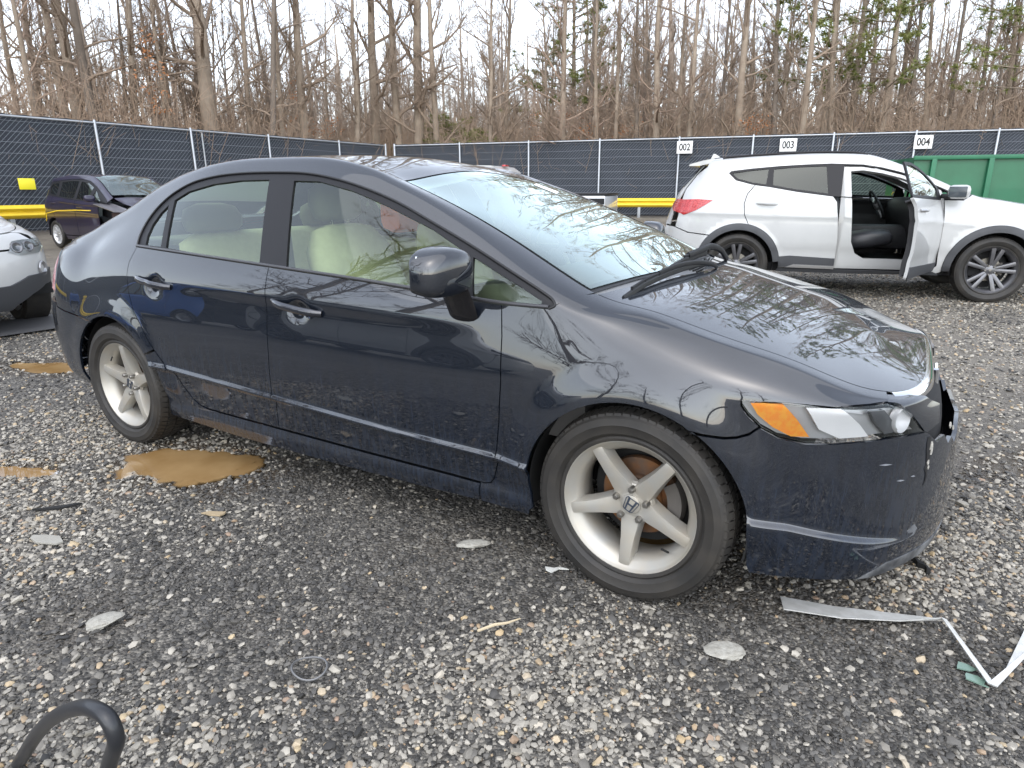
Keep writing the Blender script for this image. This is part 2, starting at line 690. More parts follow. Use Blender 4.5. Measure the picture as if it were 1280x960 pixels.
# ---------- stones
def stone_mesh(name, seed, sub=1):
    rn = random.Random(seed)
    bm = bmesh.new()
    bmesh.ops.create_icosphere(bm, subdivisions=sub, radius=.5)
    ax = (1.0, rn.uniform(.62, .9), rn.uniform(.38, .62))
    cuts = [(Vector((rn.gauss(0, 1), rn.gauss(0, 1), rn.gauss(0, 1))).normalized(), rn.uniform(.26, .40)) for _ in range(7)]
    for v in bm.verts:
        for n, d in cuts:
            e = v.co.dot(n) - d
            if e > 0:
                v.co -= n * e * .9
        v.co = Vector((v.co.x * ax[0], v.co.y * ax[1], v.co.z * ax[2])) * rn.uniform(.93, 1.07)
    me = bpy.data.meshes.new(name)
    bm.to_mesh(me)
    bm.free()
    me.polygons.foreach_set('use_smooth', [True] * len(me.polygons))
    me.set_sharp_from_angle(angle=R(38))
    return me


def stone_material(name, kind):
    m = bpy.data.materials.new(name)
    m.use_nodes = True
    t = m.node_tree
    b = t.nodes['Principled BSDF']
    b.inputs['Roughness'].default_value = .55
    if kind == 'instancer':
        at = t.nodes.new('ShaderNodeAttribute')
        at.attribute_type = 'INSTANCER'
        at.attribute_name = 'tone'
        src = at.outputs['Fac']
    else:
        at = t.nodes.new('ShaderNodeObjectInfo')
        mr2 = t.nodes.new('ShaderNodeMapRange')
        mr2.inputs['To Min'].default_value = .55
        mr2.inputs['To Max'].default_value = 1.0
        t.links.new(at.outputs['Random'], mr2.inputs['Value'])
        src = mr2.outputs[0]
    r = t.nodes.new('ShaderNodeValToRGB')
    e = r.color_ramp.elements
    stops = [(0, (.032, .0305, .028)), (.28, (.068, .064, .058)), (.48, (.122, .114, .101)), (.60, (.180, .166, .142)), (.72, (.25, .231, .196)), (.85, (.34, .313, .262)), (.94, (.42, .388, .328)), (.968, (.40, .30, .17)), (.985, (.27, .19, .14)), (1.0, (.45, .36, .22))]
    while len(e) < len(stops):
        e.new(.5)
    for q, (p, c) in zip(e, stops):
        q.position = p
        q.color = (*c, 1)
    t.links.new(src, r.inputs[0])
    co = t.nodes.new('ShaderNodeTexCoord')
    n = t.nodes.new('ShaderNodeTexNoise')
    n.inputs['Scale'].default_value = 3.0
    n.inputs['Detail'].default_value = 6
    t.links.new(co.outputs['Object'], n.inputs['Vector'])
    mp = t.nodes.new('ShaderNodeMapRange')
    mp.inputs['To Min'].default_value = .7
    mp.inputs['To Max'].default_value = 1.25
    t.links.new(n.outputs['Fac'], mp.inputs['Value'])
    mu = t.nodes.new('ShaderNodeMix')
    mu.data_type = 'RGBA'
    mu.blend_type = 'MULTIPLY'
    mu.inputs[0].default_value = 1
    t.links.new(r.outputs[0], mu.inputs[6])
    t.links.new(mp.outputs[0], mu.inputs[7])
    t.links.new(mu.outputs[2], b.inputs['Base Color'])
    return m


sm_i, sm_o = stone_material('gravel_stone', 'instancer'), stone_material('pale_stone', 'object')
NST = 8
stones_col = bpy.data.collections.new('gravel_shapes')
for i in range(NST):
    me = stone_mesh('gravel_shape', 40 + i)
    me.materials.append(sm_i)
    stones_col.objects.link(bpy.data.objects.new('gravel_shape', me))

rng = np.random.default_rng(11)


def in_view(x, y, pad=.25):
    d = np.stack([x - CAM_POS[0], y - CAM_POS[1], np.full_like(x, -CAM_POS[2])], -1)
    zf = d @ np.array(_f)
    return (zf > .3) & (np.abs(d @ np.array(_r2)) < zf * .80 + pad) & (np.abs(d @ np.array(_u2)) < zf * .60 + pad)


def scatter(n, x0, x1, y0, y1):
    x, y = rng.uniform(x0, x1, n), rng.uniform(y0, y1, n)
    k = in_view(x, y)
    return x[k], y[k]


PX, PY, PS, PT = [], [], [], []


def add_pts(x, y, s, t):
    wet = np.zeros(len(x), bool)
    for (cx, cy), a, b, tt in PUDDLES[:3] + PUDDLES[4:6]:
        dx, dy = x - cx, y - cy
        u, v = dx * math.cos(tt) + dy * math.sin(tt), -dx * math.sin(tt) + dy * math.cos(tt)
        wet |= ((u / a) ** 2 + (v / b) ** 2 < 2.4) & (ground_h(x, y) < -.0215)
    # thin out where mud has swallowed the stones
    bare = rng.uniform(0, 1, len(x)) < .72 * sst((fbm(x, y, 1.7, 4, 90) - .52) / .12)
    k = ~wet & ~(bare & (s < .02))
    PX.append(x[k])
    PY.append(y[k])
    PS.append(s[k])
    PT.append(t[k])


def tones(x, y, bias=0.0):
    """mostly charcoal; pale stones gather in drifts"""
    d = np.hypot(x - CAM_POS[0], y - CAM_POS[1])
    pale = np.clip((fbm(x, y, 1.3, 5, 31) - .46) * 2.4 + .15 + .20 * np.clip(2.0 - d, 0, 1) + bias, .05, .75)
    u = rng.uniform(0, 1, len(x))
    return np.where(u < pale, rng.uniform(.56, 1.0, len(x)) ** 1.0, rng.uniform(0, .56, len(x)))


# near field, wall to wall
x, y = scatter(330000, -3.6, 1.8, -2.6, .9)
d = np.hypot(x - CAM_POS[0], y - CAM_POS[1])
k = rng.uniform(0, 1, len(x)) < np.clip(1.15 - .22 * d, .18, 1)
x, y, d = x[k], y[k], d[k]
t = tones(x, y)
s = np.exp(rng.normal(math.log(.0088), .42, len(x))) * np.where(t > .56, 1.35, 1.0) * (1 + .05 * d)
add_pts(x, y, np.clip(s, .004, .034), t)
# larger stones on top
x, y = scatter(13000, -4.2, 2.0, -2.6, 1.6)
t = tones(x, y, .18)
add_pts(x, y, np.clip(np.exp(rng.normal(math.log(.021), .28, len(x))) * (1 + .22 * np.clip(2.2 - np.hypot(x - CAM_POS[0], y - CAM_POS[1]), 0, 1)), .012, .046), t)
# middle distance
x, y = scatter(170000, -9, 3.5, -2.2, 9.5)
d = np.hypot(x - CAM_POS[0], y - CAM_POS[1])
k = (d > 2.6)
x, y, d = x[k], y[k], d[k]
t = tones(x, y, .10 + .42 * sst((y - .2) / 1.5))
add_pts(x, y, np.exp(rng.normal(math.log(.017), .32, len(x))) * (1 + .04 * d), t)

PX, PY, PS, PT = map(np.concatenate, (PX, PY, PS, PT))
PZ = ground_h(PX, PY) + PS * .10
# the biggest, palest ones in front become single stones
dist = np.hypot(PX - CAM_POS[0], PY - CAM_POS[1])
score = PS / dist * (PT > .56) * ((PX + 2.7) ** 2 + (PY + .8) ** 2 > .1) * (dist > .9)
order = np.argsort(-score)[:290]
single = np.zeros(len(PX), bool)
single[order] = True
for i in range(4):
    me = stone_mesh('stone', 70 + i, 2 if i < 0 else 1)
    me.materials.append(sm_o)
    MATS['stone_mesh%d' % i] = me
for j, k in enumerate(order):
    o = bpy.data.objects.new('stone', MATS['stone_mesh%d' % (j % 4)])
    o.location = (PX[k], PY[k], PZ[k])
    o.rotation_euler = (rng.uniform(-.4, .4), rng.uniform(-.4, .4), rng.uniform(0, 6.28))
    o.scale = (PS[k],) * 3
    link(o, ground)
k = ~single
n = int(k.sum())
pm = bpy.data.meshes.new('gravel')
pm.vertices.add(n)
pm.vertices.foreach_set('co', np.stack([PX[k], PY[k], PZ[k]], -1).reshape(-1))
for nm, ty, arr in (('scl', 'FLOAT', PS[k]), ('tone', 'FLOAT', PT[k])):
    a = pm.attributes.new(nm, ty, 'POINT')
    a.data.foreach_set('value', arr.astype(np.float32))
a = pm.attributes.new('rot', 'FLOAT_VECTOR', 'POINT')
a.data.foreach_set('vector', np.stack([rng.uniform(-.5, .5, n), rng.uniform(-.5, .5, n), rng.uniform(0, 6.28, n)], -1).astype(np.float32).reshape(-1))
gravel = link(bpy.data.objects.new('gravel', pm))
tag(gravel, 'loose grey and tan gravel stones covering the lot', 'gravel', kind='stuff')
ng = bpy.data.node_groups.new('gravel_scatter', 'GeometryNodeTree')
ng.interface.new_socket('Geometry', in_out='INPUT', socket_type='NodeSocketGeometry')
ng.interface.new_socket('Geometry', in_out='OUTPUT', socket_type='NodeSocketGeometry')
gi, go = ng.nodes.new('NodeGroupInput'), ng.nodes.new('NodeGroupOutput')
ci = ng.nodes.new('GeometryNodeCollectionInfo')
ci.inputs['Collection'].default_value = stones_col
ci.inputs['Separate Children'].default_value = True
ci.inputs['Reset Children'].default_value = True
ip = ng.nodes.new('GeometryNodeInstanceOnPoints')
ip.inputs['Pick Instance'].default_value = True


def named(nm, ty):
    q = ng.nodes.new('GeometryNodeInputNamedAttribute')
    q.data_type = ty
    q.inputs['Name'].default_value = nm
    return q.outputs['Attribute']


m2p = ng.nodes.new('GeometryNodeMeshToPoints')
ng.links.new(gi.outputs[0], m2p.inputs['Mesh'])
ng.links.new(m2p.outputs['Points'], ip.inputs['Points'])
ng.links.new(ci.outputs[0], ip.inputs['Instance'])
ng.links.new(named('rot', 'FLOAT_VECTOR'), ip.inputs['Rotation'])
ng.links.new(named('scl', 'FLOAT'), ip.inputs['Scale'])
ng.links.new(ip.outputs[0], go.inputs[0])
md = gravel.modifiers.new('scatter', 'NODES')
md.node_group = ng
pm.materials.append(sm_i)
# ------------------------------------------------------------------ chain-link fences with dark screens
galv = mat('galvanised_steel', (.48, .50, .52), .42, .55, noise=(6, (.40, .42, .44), .2))
screen = mat('dark_screen_fabric', (.028, .034, .044), .85, noise=(1.6, (.040, .047, .060), .25), bump=(260, .4, .003))
wirem = mat('fence_wire', (.27, .29, .32), .5, .3)


def make_fence(name, label, p0, dirv, posts, z0, h, bays=None):
    root = empty(name, (p0[0], p0[1], z0), math.atan2(dirv[1], dirv[0]))
    tag(root, label, 'fence')
    rn = random.Random(len(posts))
    for i, s in enumerate(posts):
        r = .042 if i in (0, len(posts) - 1) else .034
        MB().lathe([(.0, -.1), (r, -.1), (r, h + .03), (r * .7, h + .06), (0, h + .065)], 12, axis='z', c=(s, -.05, 0)).build('post', galv, root)
    MB().tube([(posts[0], -.05, h - .01), (posts[-1], -.05, h - .01)], .024, 10).build('top_rail', galv, root)
    # fabric bays: gently sagging sheets, each its own piece
    for a, b in zip(posts[:-1], posts[1:]):
        nx, nz = 18, 12
        V, Fc = [], []
        ph = rn.uniform(0, 6)
        for i in range(nx + 1):
            for j in range(nz + 1):
                s = a + (b - a) * i / nx
                zz = .04 + (h + .04 - .04) * j / nz
                bul = .035 * math.sin(math.pi * i / nx) * math.sin(math.pi * j / nz) + .012 * math.sin(9 * i / nx + ph) * math.sin(7 * j / nz)
                top = .012 * math.sin(i * 2.1 + ph) if j == nz else 0
                V.append((s, .03 + bul, zz + top))
        for i in range(nx):
            for j in range(nz):
                k = i * (nz + 1) + j
                Fc.append((k, k + nz + 1, k + nz + 2, k + 1))
        MB().add(V, Fc).build('screen_panel', screen, root)
    # straight tension wires
    nw = 11
    for k in range(nw):
        zz = .10 + (h - .2) * k / (nw - 1)
        P = []
        for s in np.arange(posts[0], posts[-1], .6):
            P.append((s, -.012, zz + .012 * math.sin(s * 1.3 + k)))
        P.append((posts[-1], -.012, zz))
        MB().tube(P, .0042, 4, cap=False).build('tension_wire', wirem, root)
    # diamond mesh
    mb = MB()
    V, Fc = [], []
    L_ = posts[-1] - posts[0]
    pitch = .11
    r = .0024
    for sg in (1, -1):
        s = posts[0] - h
        while s < posts[-1]:
            x0, x1 = s, s + h
            za, zb = 0.0, h
            if x0 < posts[0]:
                za = (posts[0] - x0)
                x0 = posts[0]
            if x1 > posts[-1]:
                zb = h - (x1 - posts[-1])
                x1 = posts[-1]
            if zb > za:
                A = (x0, za if sg > 0 else h - za)
                B = (x1, zb if sg > 0 else h - zb)
                o = len(V)
                for (X, Z) in (A, B):
                    V += [(X - r, -.004 * sg, Z + r), (X + r, -.004 * sg, Z - r), (X, -.004 * sg - r, Z)]
                Fc += [(o, o + 1, o + 4, o + 3), (o + 1, o + 2, o + 5, o + 4), (o + 2, o, o + 3, o + 5)]
            s += pitch
    mb.add(V, Fc)
    ch = mb.build('chain_link_mesh', wirem, root, smooth=False)
    ch['kind'] = 'stuff'
    return root


FZ, FH = .30, 2.70
fl = make_fence('chain_link_fence', 'screened chain-link fence behind the small purple hatchback and the yellow square sign', (-18.1, -9.0), (0, 1), [0, 2.75, 5.5, 8.2, 10.9, 13.72, 16.57, 19.3, 22.1, 25.29, 27.85], FZ, FH)
fr_ = make_fence('chain_link_fence', 'screened chain-link fence carrying the white bay number plates', (-18.1 + .35 * FEN_D[0], 19.0 + .35 * FEN_D[1]), FEN_D, [0.0, 2.79, 5.58, 8.29, 11.14, 13.63, 16.18, 18.64, 20.96, 23.4, 25.9, 28.4, 30.9, 33.4, 35.9, 38.4], FZ, FH)
# thin second posts strapped to two bays
MB().tube([(19.62, -.1, 0), (19.62, -.1, 2.65)], .022, 8).build('brace_post', galv, fl)
MB().tube([(16.32, -.1, 1.9), (16.36, -.1, 2.55)], .018, 8).build('brace_post', galv, fr_)


# ---------- bay number plates
def text_mesh(body, size, mat_, name, parent, loc, rot, sx=.86):
    cu = bpy.data.curves.new(name, 'FONT')
    cu.body = body
    cu.size = size
    cu.align_x = 'CENTER'
    cu.align_y = 'CENTER'
    cu.extrude = .002
    cu.offset = .007
    tmp = bpy.data.objects.new('tmp_text', cu)
    COL.objects.link(tmp)
    bpy.context.view_layer.update()
    me = bpy.data.meshes.new_from_object(tmp.evaluated_get(bpy.context.evaluated_depsgraph_get()))
    bpy.data.objects.remove(tmp)
    me.name = name
    me.materials.clear()
    me.materials.append(mat_)
    o = bpy.data.objects.new(name, me)
    o.location = loc
    o.rotation_euler = rot
    o.scale = (sx, 1, 1)
    return link(o, parent)


white_sign = mat('white_sign', (.80, .80, .78), .5)
ink = mat('black_print', (.012, .012, .012), .6)
for num, s, where in (('002', 11.69, 'on the fence beyond the tail of the white utility vehicle'), ('003', 15.12, 'on the fence over the roof of the white utility vehicle'), ('004', 19.21, 'on the fence above the green container end')):
    p = FEN_O + FEN_D * s - FEN_N * .12
    sg = empty('number_plate', (p[0], p[1], 2.685), FEN_A)
    tag(sg, 'white plate reading %s %s' % (num, where), 'sign')
    MB().box((0, 0, 0), (.54, .012, .42), bevel=.004).build('plate', white_sign, sg)
    text_mesh(num, .33, ink, 'digits', sg, (0, -.0085, -.005), (R(90), 0, 0), .78)
ys = empty('yellow_sign', (-17.96, 5.67, 1.455), R(90))
tag(ys, 'small plain yellow square sign hung on the dark fence', 'sign')
yel = mat('yellow_paint', (.80, .56, .02), .45, 0, .2, noise=(3, (.72, .48, .02), .2))
MB().box((0, 0, 0), (.36, .01, .26), bevel=.003).build('plate', mat('sign_yellow', (.85, .74, .03), .4), ys)
for dx in (-.14, .14):
    MB().lathe([(0, -.012), (.012, -.012), (.012, 0)], 8, c=(dx, 0, .1)).build('bolt', galv, ys)


# ---------- yellow W-beam guard rails
def guard_rail(label, p0, dirv, n, z0, span=2.0):
    root = empty('guard_rail', (p0[0], p0[1], z0), math.atan2(dirv[1], dirv[0]))
    tag(root, label, 'guard rail')
    prof = [(0, .0), (.03, .02), (.075, .055), (.085, .08), (.075, .105), (.02, .14), (.015, .155), (.02, .17), (.075, .205), (.085, .23), (.075, .255), (.03, .29), (0, .31)]
    for k in range(n):
        a, b = k * span, (k + 1) * span + .08
        V, Fc = [], []
        for s in (a, b):
            for y, z in prof:
                V.append((s, -y - .004 * (k % 2), .36 + z))
        m = len(prof)
        for s in (a, b):
            for y, z in prof:
                V.append((s, -y + .006 - .004 * (k % 2), .36 + z))
        for j in range(m - 1):
            Fc += [(j, j + 1, m + j + 1, m + j), (2 * m + j, 3 * m + j, 3 * m + j + 1, 2 * m + j + 1), (j, 2 * m + j, 2 * m + j + 1, j + 1), (m + j, m + j + 1, 3 * m + j + 1, 3 * m + j)]
        MB().add(V, Fc).build('rail_beam', yel, root)
    for k in range(n + 1):
        MB().box((k * span + .04, .07, .30), (.10, .12, .72), bevel=.008).build('rail_post', galv, root)
    return root


guard_rail('yellow corrugated guard rail beside the small purple hatchback', (-17.55, -7.0), (0, 1), 12, .30)
guard_rail('yellow corrugated guard rail along the fence with number plates', tuple(FEN_O + FEN_D * 4.2 - FEN_N * .7), FEN_D, 13, .28)

# ---------- green roll-off container
def container():
    org = np.array([.42, 16.95])
    root = empty('waste_container', (org[0], org[1], .12), FEN_A)
    tag(root, 'big green steel roll-off container behind the white utility vehicle', 'container')
    g = mat('green_container', (.012, .105, .048), .5, .0, .15, noise=(2.2, (.016, .13, .062), .2), bump=(5, .15, .02))
    g2 = mat('green_rib', (.018, .145, .068), .5, noise=(5, (.014, .12, .056), .2))
    Lc, Wc, Hc = 6.6, 2.4, 1.83
    MB().box((Lc / 2, 0.02, Hc / 2 + .12), (Lc, .03, Hc - .2)).build('side_wall', g, root)
    MB().box((Lc / 2, Wc, Hc / 2 + .12), (Lc, .03, Hc - .2)).build('side_wall', g, root)
    for x in (0.015, Lc - .015):
        MB().box((x, Wc / 2, Hc / 2 + .12), (.03, Wc - .04, Hc - .2)).build('end_wall', g, root)
    MB().box((Lc / 2, Wc / 2, .2), (Lc - .04, Wc - .04, .05)).build('floor', g, root)
    for y in (-.02, Wc):
        MB().box((Lc / 2, y, Hc), (Lc + .06, .11, .10), bevel=.015).build('top_rail', g2, root)
        MB().box((Lc / 2, y, .14), (Lc + .06, .10, .12), bevel=.015).build('bottom_rail', g2, root)
        x = .42
        while x < Lc:
            MB().box((x, y - (.03 if y < 1 else -.03), Hc / 2 + .08), (.11, .09, Hc - .20), bevel=.012).build('rib', g2, root)
            x += 1.20
    return root


container()
# ------------------------------------------------------------------ bare wood behind the fence
bark = mat('bark_grey_brown', (.225, .172, .126), .9, noise=(3.2, (.33, .27, .205), .22), bump=(22, .8, .02))
bark2 = mat('bark_dark', (.14, .112, .088), .9, noise=(3.0, (.21, .172, .137), .22), bump=(22, .8, .02))
twigm = mat('twig_brown', (.27, .205, .150), .9)
twig2 = mat('twig_reddish', (.29, .210, .155), .9)


def limb(V, Fc, P, r0, r1, n):
    k = len(P)
    o = len(V)
    P = np.asarray(P)
    T = P[-1] - P[0]
    T = T / (np.linalg.norm(T) + 1e-9)
    a = np.array([0, 0, 1.]) if abs(T[2]) < .8 else np.array([1., 0, 0])
    a = a - T * (a @ T)
    a /= np.linalg.norm(a)
    b = np.cross(T, a)
    for i in range(k):
        r = r0 + (r1 - r0) * i / (k - 1)
        for j in range(n):
            t = 2 * math.pi * j / n
            V.append(P[i] + r * (math.cos(t) * a + math.sin(t) * b))
    for i in range(k - 1):
        for j in range(n):
            j2 = (j + 1) % n
            Fc.append((o + i * n + j, o + i * n + j2, o + (i + 1) * n + j2, o + (i + 1) * n + j))


def tree_proto(seed, H=17, r0=.2, first=.22, nb=22, reach=.30, up=.75, lv3=4, fork=None):
    rn = random.Random(seed)
    nr = np.random.default_rng(seed)
    tv, tf, bv, bf = [], [], [], []
    n = 14
    wob = np.cumsum(nr.normal(0, .045, (n + 1, 2)), 0) * (H / 17)
    wob -= wob[0]
    tp = np.stack([wob[:, 0], wob[:, 1], np.linspace(-.3, H, n + 1)], 1)

    def rad(f):
        return r0 * (1 - f) ** .8 * (1 + .35 * math.exp(-f * 28)) + .012
    # trunk ring by ring
    for i in range(n + 1):
        f = i / n
        for j in range(9):
            t = 2 * math.pi * j / 9
            q = rad(f) * (1 + .07 * math.sin(3 * t + seed + i))
            tv.append(tp[i] + np.array([q * math.cos(t), q * math.sin(t), 0]))
    for i in range(n):
        for j in range(9):
            j2 = (j + 1) % 9
            tf.append((i * 9 + j, i * 9 + j2, (i + 1) * 9 + j2, (i + 1) * 9 + j))

    def branch(p, d, ln, r, lev):
        k = 5 if lev == 1 else (4 if lev == 2 else 3)
        P = [np.array(p)]
        dd = np.array(d)
        for i in range(k - 1):
            dd = dd + nr.normal(0, .16, 3) + np.array([0, 0, .10 * (1 if lev < 3 else .5)])
            dd /= np.linalg.norm(dd)
            P.append(P[-1] + dd * ln / (k - 1))
        limb(bv, bf, P, r, max(r * .35, .003), 5 if lev == 1 else 3)
        if lev < 4:
            cnt = (6, 6, lv3)[lev - 1]
            cnt = cnt if lev > 1 else int(4 + ln * 1.6)
            for _ in range(cnt):
                f = rn.uniform(.22, 1.0)
                i = min(int(f * (k - 1)), k - 2)
                q = P[i] + (P[i + 1] - P[i]) * (f * (k - 1) - i)
                ax = (P[i + 1] - P[i])
                ax /= np.linalg.norm(ax)
                s = nr.normal(0, 1, 3)
                s -= ax * (s @ ax)
                s /= np.linalg.norm(s) + 1e-9
                nd = ax * rn.uniform(.5, .9) + s * rn.uniform(.45, .9) + np.array([0, 0, .15])
                nd /= np.linalg.norm(nd)
                branch(q, nd, ln * rn.uniform(.32, .6) * (1.1 - .4 * f), max(r * rn.uniform(.4, .6) * (1 - .4 * f), .003), lev + 1)
    for b in range(nb):
        f = first + (1 - first) * (b + rn.random()) / nb
        i = min(int(f * n), n - 1)
        p = tp[i] + (tp[i + 1] - tp[i]) * (f * n - i)
        a = rn.uniform(0, 6.283)
        el = rn.uniform(.25, 1.0) * up
        d = np.array([math.cos(a) * math.cos(el), math.sin(a) * math.cos(el), math.sin(el)])
        ln = H * reach * (1 - .65 * f) * rn.uniform(.55, 1.15)
        branch(p, d, ln, rad(f) * rn.uniform(.28, .5), 1)
    # low dead twigs
    for b in range(8):
        f = rn.uniform(.08, first)
        p = tp[min(int(f * n), n - 1)]
        a = rn.uniform(0, 6.283)
        d = np.array([math.cos(a), math.sin(a), rn.uniform(-.1, .5)])
        branch(p + np.array([0, 0, rn.uniform(0, 1)]), d / np.linalg.norm(d), rn.uniform(.6, 2.2), .014, 3)
    return (tv, tf), (bv, bf)


def mk(name, vf, m):
    me = bpy.data.meshes.new(name)
    me.from_pydata([tuple(p) for p in vf[0]], [], vf[1])
    me.polygons.foreach_set('use_smooth', [True] * len(me.polygons))
    me.materials.append(m)
    return me


PROTO = []
for sd, H, r0, first, nb, reach, up, l3, bm_, tm_ in ((1, 12.5, .19, .20, 20, .26, .9, 4, bark, twigm), (2, 13, .15, .28, 20, .22, 1.0, 4, bark2, twigm), (3, 11.5, .14, .14, 22, .30, .85, 4, bark, twig2), (4, 13.5, .28, .24, 18, .28, .8, 4, bark, twigm), (5, 10.5, .11, .10, 22, .30, 1.0, 4, bark2, twig2), (6, 12, .13, .26, 18, .24, 1.05, 4, bark, twigm)):
    a, b = tree_proto(sd, H, r0, first, nb, reach, up, l3)
    PROTO.append((mk('trunk', a, bm_), mk('branches', b, tm_), r0, H))

# x, y, trunk diameter, lean
TREES = [(-25.43, 8.98, .24, .07), (-26.1, 9.93, .28, .13), (-23.49, 9.61, .34, .0), (-23.17, 9.9, .42, .01), (-22.7, 10.08, .34, .03), (-24.1, 11.7, .2, .16), (-22.74, 11.19, .3, .18), (-21.87, 11.94, .22, .07), (-22.78, 12.81, .26, .05), (-22.86, 13.89, .36, .13), (-21.07, 13.11, .62, .07),
         (-21.29, 14.83, .24, .08), (-20.28, 15.43, .24, .09), (-20.03, 16.36, .4, .03), (-19.93, 14.51, .26, .16), (-19.28, 18.5, .26, .09), (-19.34, 19.71, .47, .01), (-18.41, 20.26, .4, -.08), (-17.86, 20.64, .51, .04), (-16.84, 20.68, .3, -.02), (-14.73, 21.43, .23, .03), (-14.59, 22.2, .2, .08), (-11.7, 22.28, .29, -.01),
         (-11.5, 24.04, .2, .0), (-10.56, 22.67, .22, -.04), (-9.91, 23.05, .22, .0), (-9.1, 23.53, .22, -.04), (-8.19, 23.25, .31, -.05), (-7.78, 24.32, .22, -.01), (-7.01, 23.33, .24, -.02), (-6.8, 26.84, .2, -.01), (-5.52, 24.22, .36, -.01), (-5.77, 27.45, .2, -.07), (-4.13, 25.05, .24, -.15), (-3.26, 24.44, .26, -.02),
         (-2.3, 26.14, .24, -.16), (-2.16, 29.6, .3, -.02), (-1.3, 28.18, .22, -.1), (-.56, 29.71, .26, -.03), (.05, 28.99, .22, -.08), (.8, 29.44, .22, -.19), (1.26, 29.71, .22, -.06), (2.48, 30.43, .22, -.15), (3.37, 30.64, .28, -.17), (3.75, 31.19, .22, -.24)]
rt = random.Random(17)
extra = []
while len(extra) < 125:
    if rt.random() < .42:
        x, y = -18.1 - rt.uniform(3, 22), rt.uniform(2, 40)
    else:
        s, q = rt.uniform(0, 34), rt.uniform(2.0, 20)
        p = FEN_O + FEN_D * s + FEN_N * q
        x, y = p
    if all((x - a) ** 2 + (y - b) ** 2 > .8 for a, b, *_ in TREES + extra):
        extra.append((x, y, rt.uniform(.09, .21), rt.uniform(-.16, .16)))
LEANDIR = np.array([.858, .513])


def plant_tree(i, x, y, D, lean, special=None):
    if special is None:
        k = 3 if D > .38 else rt.choice([0, 1, 2, 4, 5] if D < .3 else [0, 1, 2])
    else:
        k = special
    tm, bmh, r0, H = PROTO[k]
    t = empty('bare_tree', (x, y, .25))
    s = D / (2 * r0)
    s = min(max(s, .75), 1.2)
    t.scale = (s, s, rt.uniform(.98, 1.15) if D > .28 else rt.uniform(.80, .98))
    t.rotation_euler = Vector((LEANDIR[0] * lean * .55, LEANDIR[1] * lean * .55, 1)).to_track_quat('Z', 'Y').to_euler()
    t.rotation_euler.rotate_axis('Z', rt.uniform(0, 6.28))
    for nm, me in (('trunk', tm), ('branches', bmh)):
        o = link(bpy.data.objects.new(nm, me), t)
        if nm == 'trunk' and abs(D / (2 * r0) - s) > .02:
            q = D / (2 * r0) / s
            o.scale = (q, q, 1)
    t['_k'] = k
    return t


LOOK = ['grey bark and wide limbs', 'dark bark and high limbs', 'grey bark and reddish twigs', 'heavy grey trunk', 'dark bark and reddish twigs', 'pale bark and steep limbs']
for i, (x, y, D, ln) in enumerate(TREES + extra):
    t = plant_tree(i, x, y, D, ln)
    if D > .6:
        tag(t, 'thickest grey trunk of the bare wood, rising behind the rear of the sedan roof', 'tree')
    else:
        size = 'stout' if D > .38 else ('medium' if D > .29 else ('slender' if D > .17 else 'thin'))
        where = 'behind the fence with number plates' if (np.array([x, y]) - FEN_O) @ FEN_N > 0 and x > -18.1 else 'behind the fence by the purple hatchback'
        lab = '%s bare tree with %s %s' % (size, LOOK[t['_k']], where)
        tag(t, lab, 'tree', lab.replace('tree', 'trees'))
    del t['_k']


# ---------- pines and leafy saplings
def pine(x, y, H, seed, label):
    rn = random.Random(seed)
    root = empty('pine_tree', (x, y, .25))
    tag(root, label, 'tree')
    V, Fc = [], []
    limb(V, Fc, [(0, 0, -.2), (.1, .05, H * .4), (.0, .1, H * .75), (.05, 0, H)], .15, .02, 7)
    NV, NF = [], []
    for k in range(46):
        f = .34 + .66 * (k + rn.random()) / 46
        a = rn.uniform(0, 6.28)
        ln = (1 - f) * 3.4 + .8
        d = np.array([math.cos(a), math.sin(a), rn.uniform(.05, .4)])
        p = np.array([0, 0, f * H])
        e = p + d * ln
        limb(V, Fc, [p, p + d * ln * .5 + np.array([0, 0, .05]), e], .03, .008, 4)
        for c in range(int(5 + ln * 4)):
            g = rn.uniform(.3, 1.05)
            cp = p + d * ln * g + np.array([rn.gauss(0, .14), rn.gauss(0, .14), rn.gauss(0, .10)])
            for q in range(30):
                v = np.array([rn.gauss(0, 1), rn.gauss(0, 1), rn.gauss(.3, .8)])
                v /= np.linalg.norm(v)
                w = np.cross(v, [rn.gauss(0, 1), rn.gauss(0, 1), rn.gauss(0, 1)])
                w /= np.linalg.norm(w) + 1e-9
                o = len(NV)
                NV += [cp - w * .013, cp + w * .013, cp + v * rn.uniform(.12, .22)]
                NF.append((o, o + 1, o + 2))
    link(bpy.data.objects.new('trunk', mk('trunk', (V, Fc), bark)), root)
    me = mk('needles', (NV, NF), mat('pine_needles', (.13, .16, .035), .7, noise=(.8, (.20, .21, .05), .2)))
    link(bpy.data.objects.new('needles', me), root)


pine(-13.0, 25.4, 11.5, 3, 'pine with sparse grey-green needles among the bare trees above the sedan windscreen')
pine(-2.9, 26.4, 12.5, 4, 'pine with yellow-green tufts above the number plate 003')
pine(3.6, 26.9, 11.0, 5, 'bushy pine behind the green container')
pine(-1.0, 27.6, 13.0, 6, 'tall thin pine just behind the plate 004')
pine(-17.4, 22.6, 3.9, 8, 'small bright green pine sapling at the fence corner')


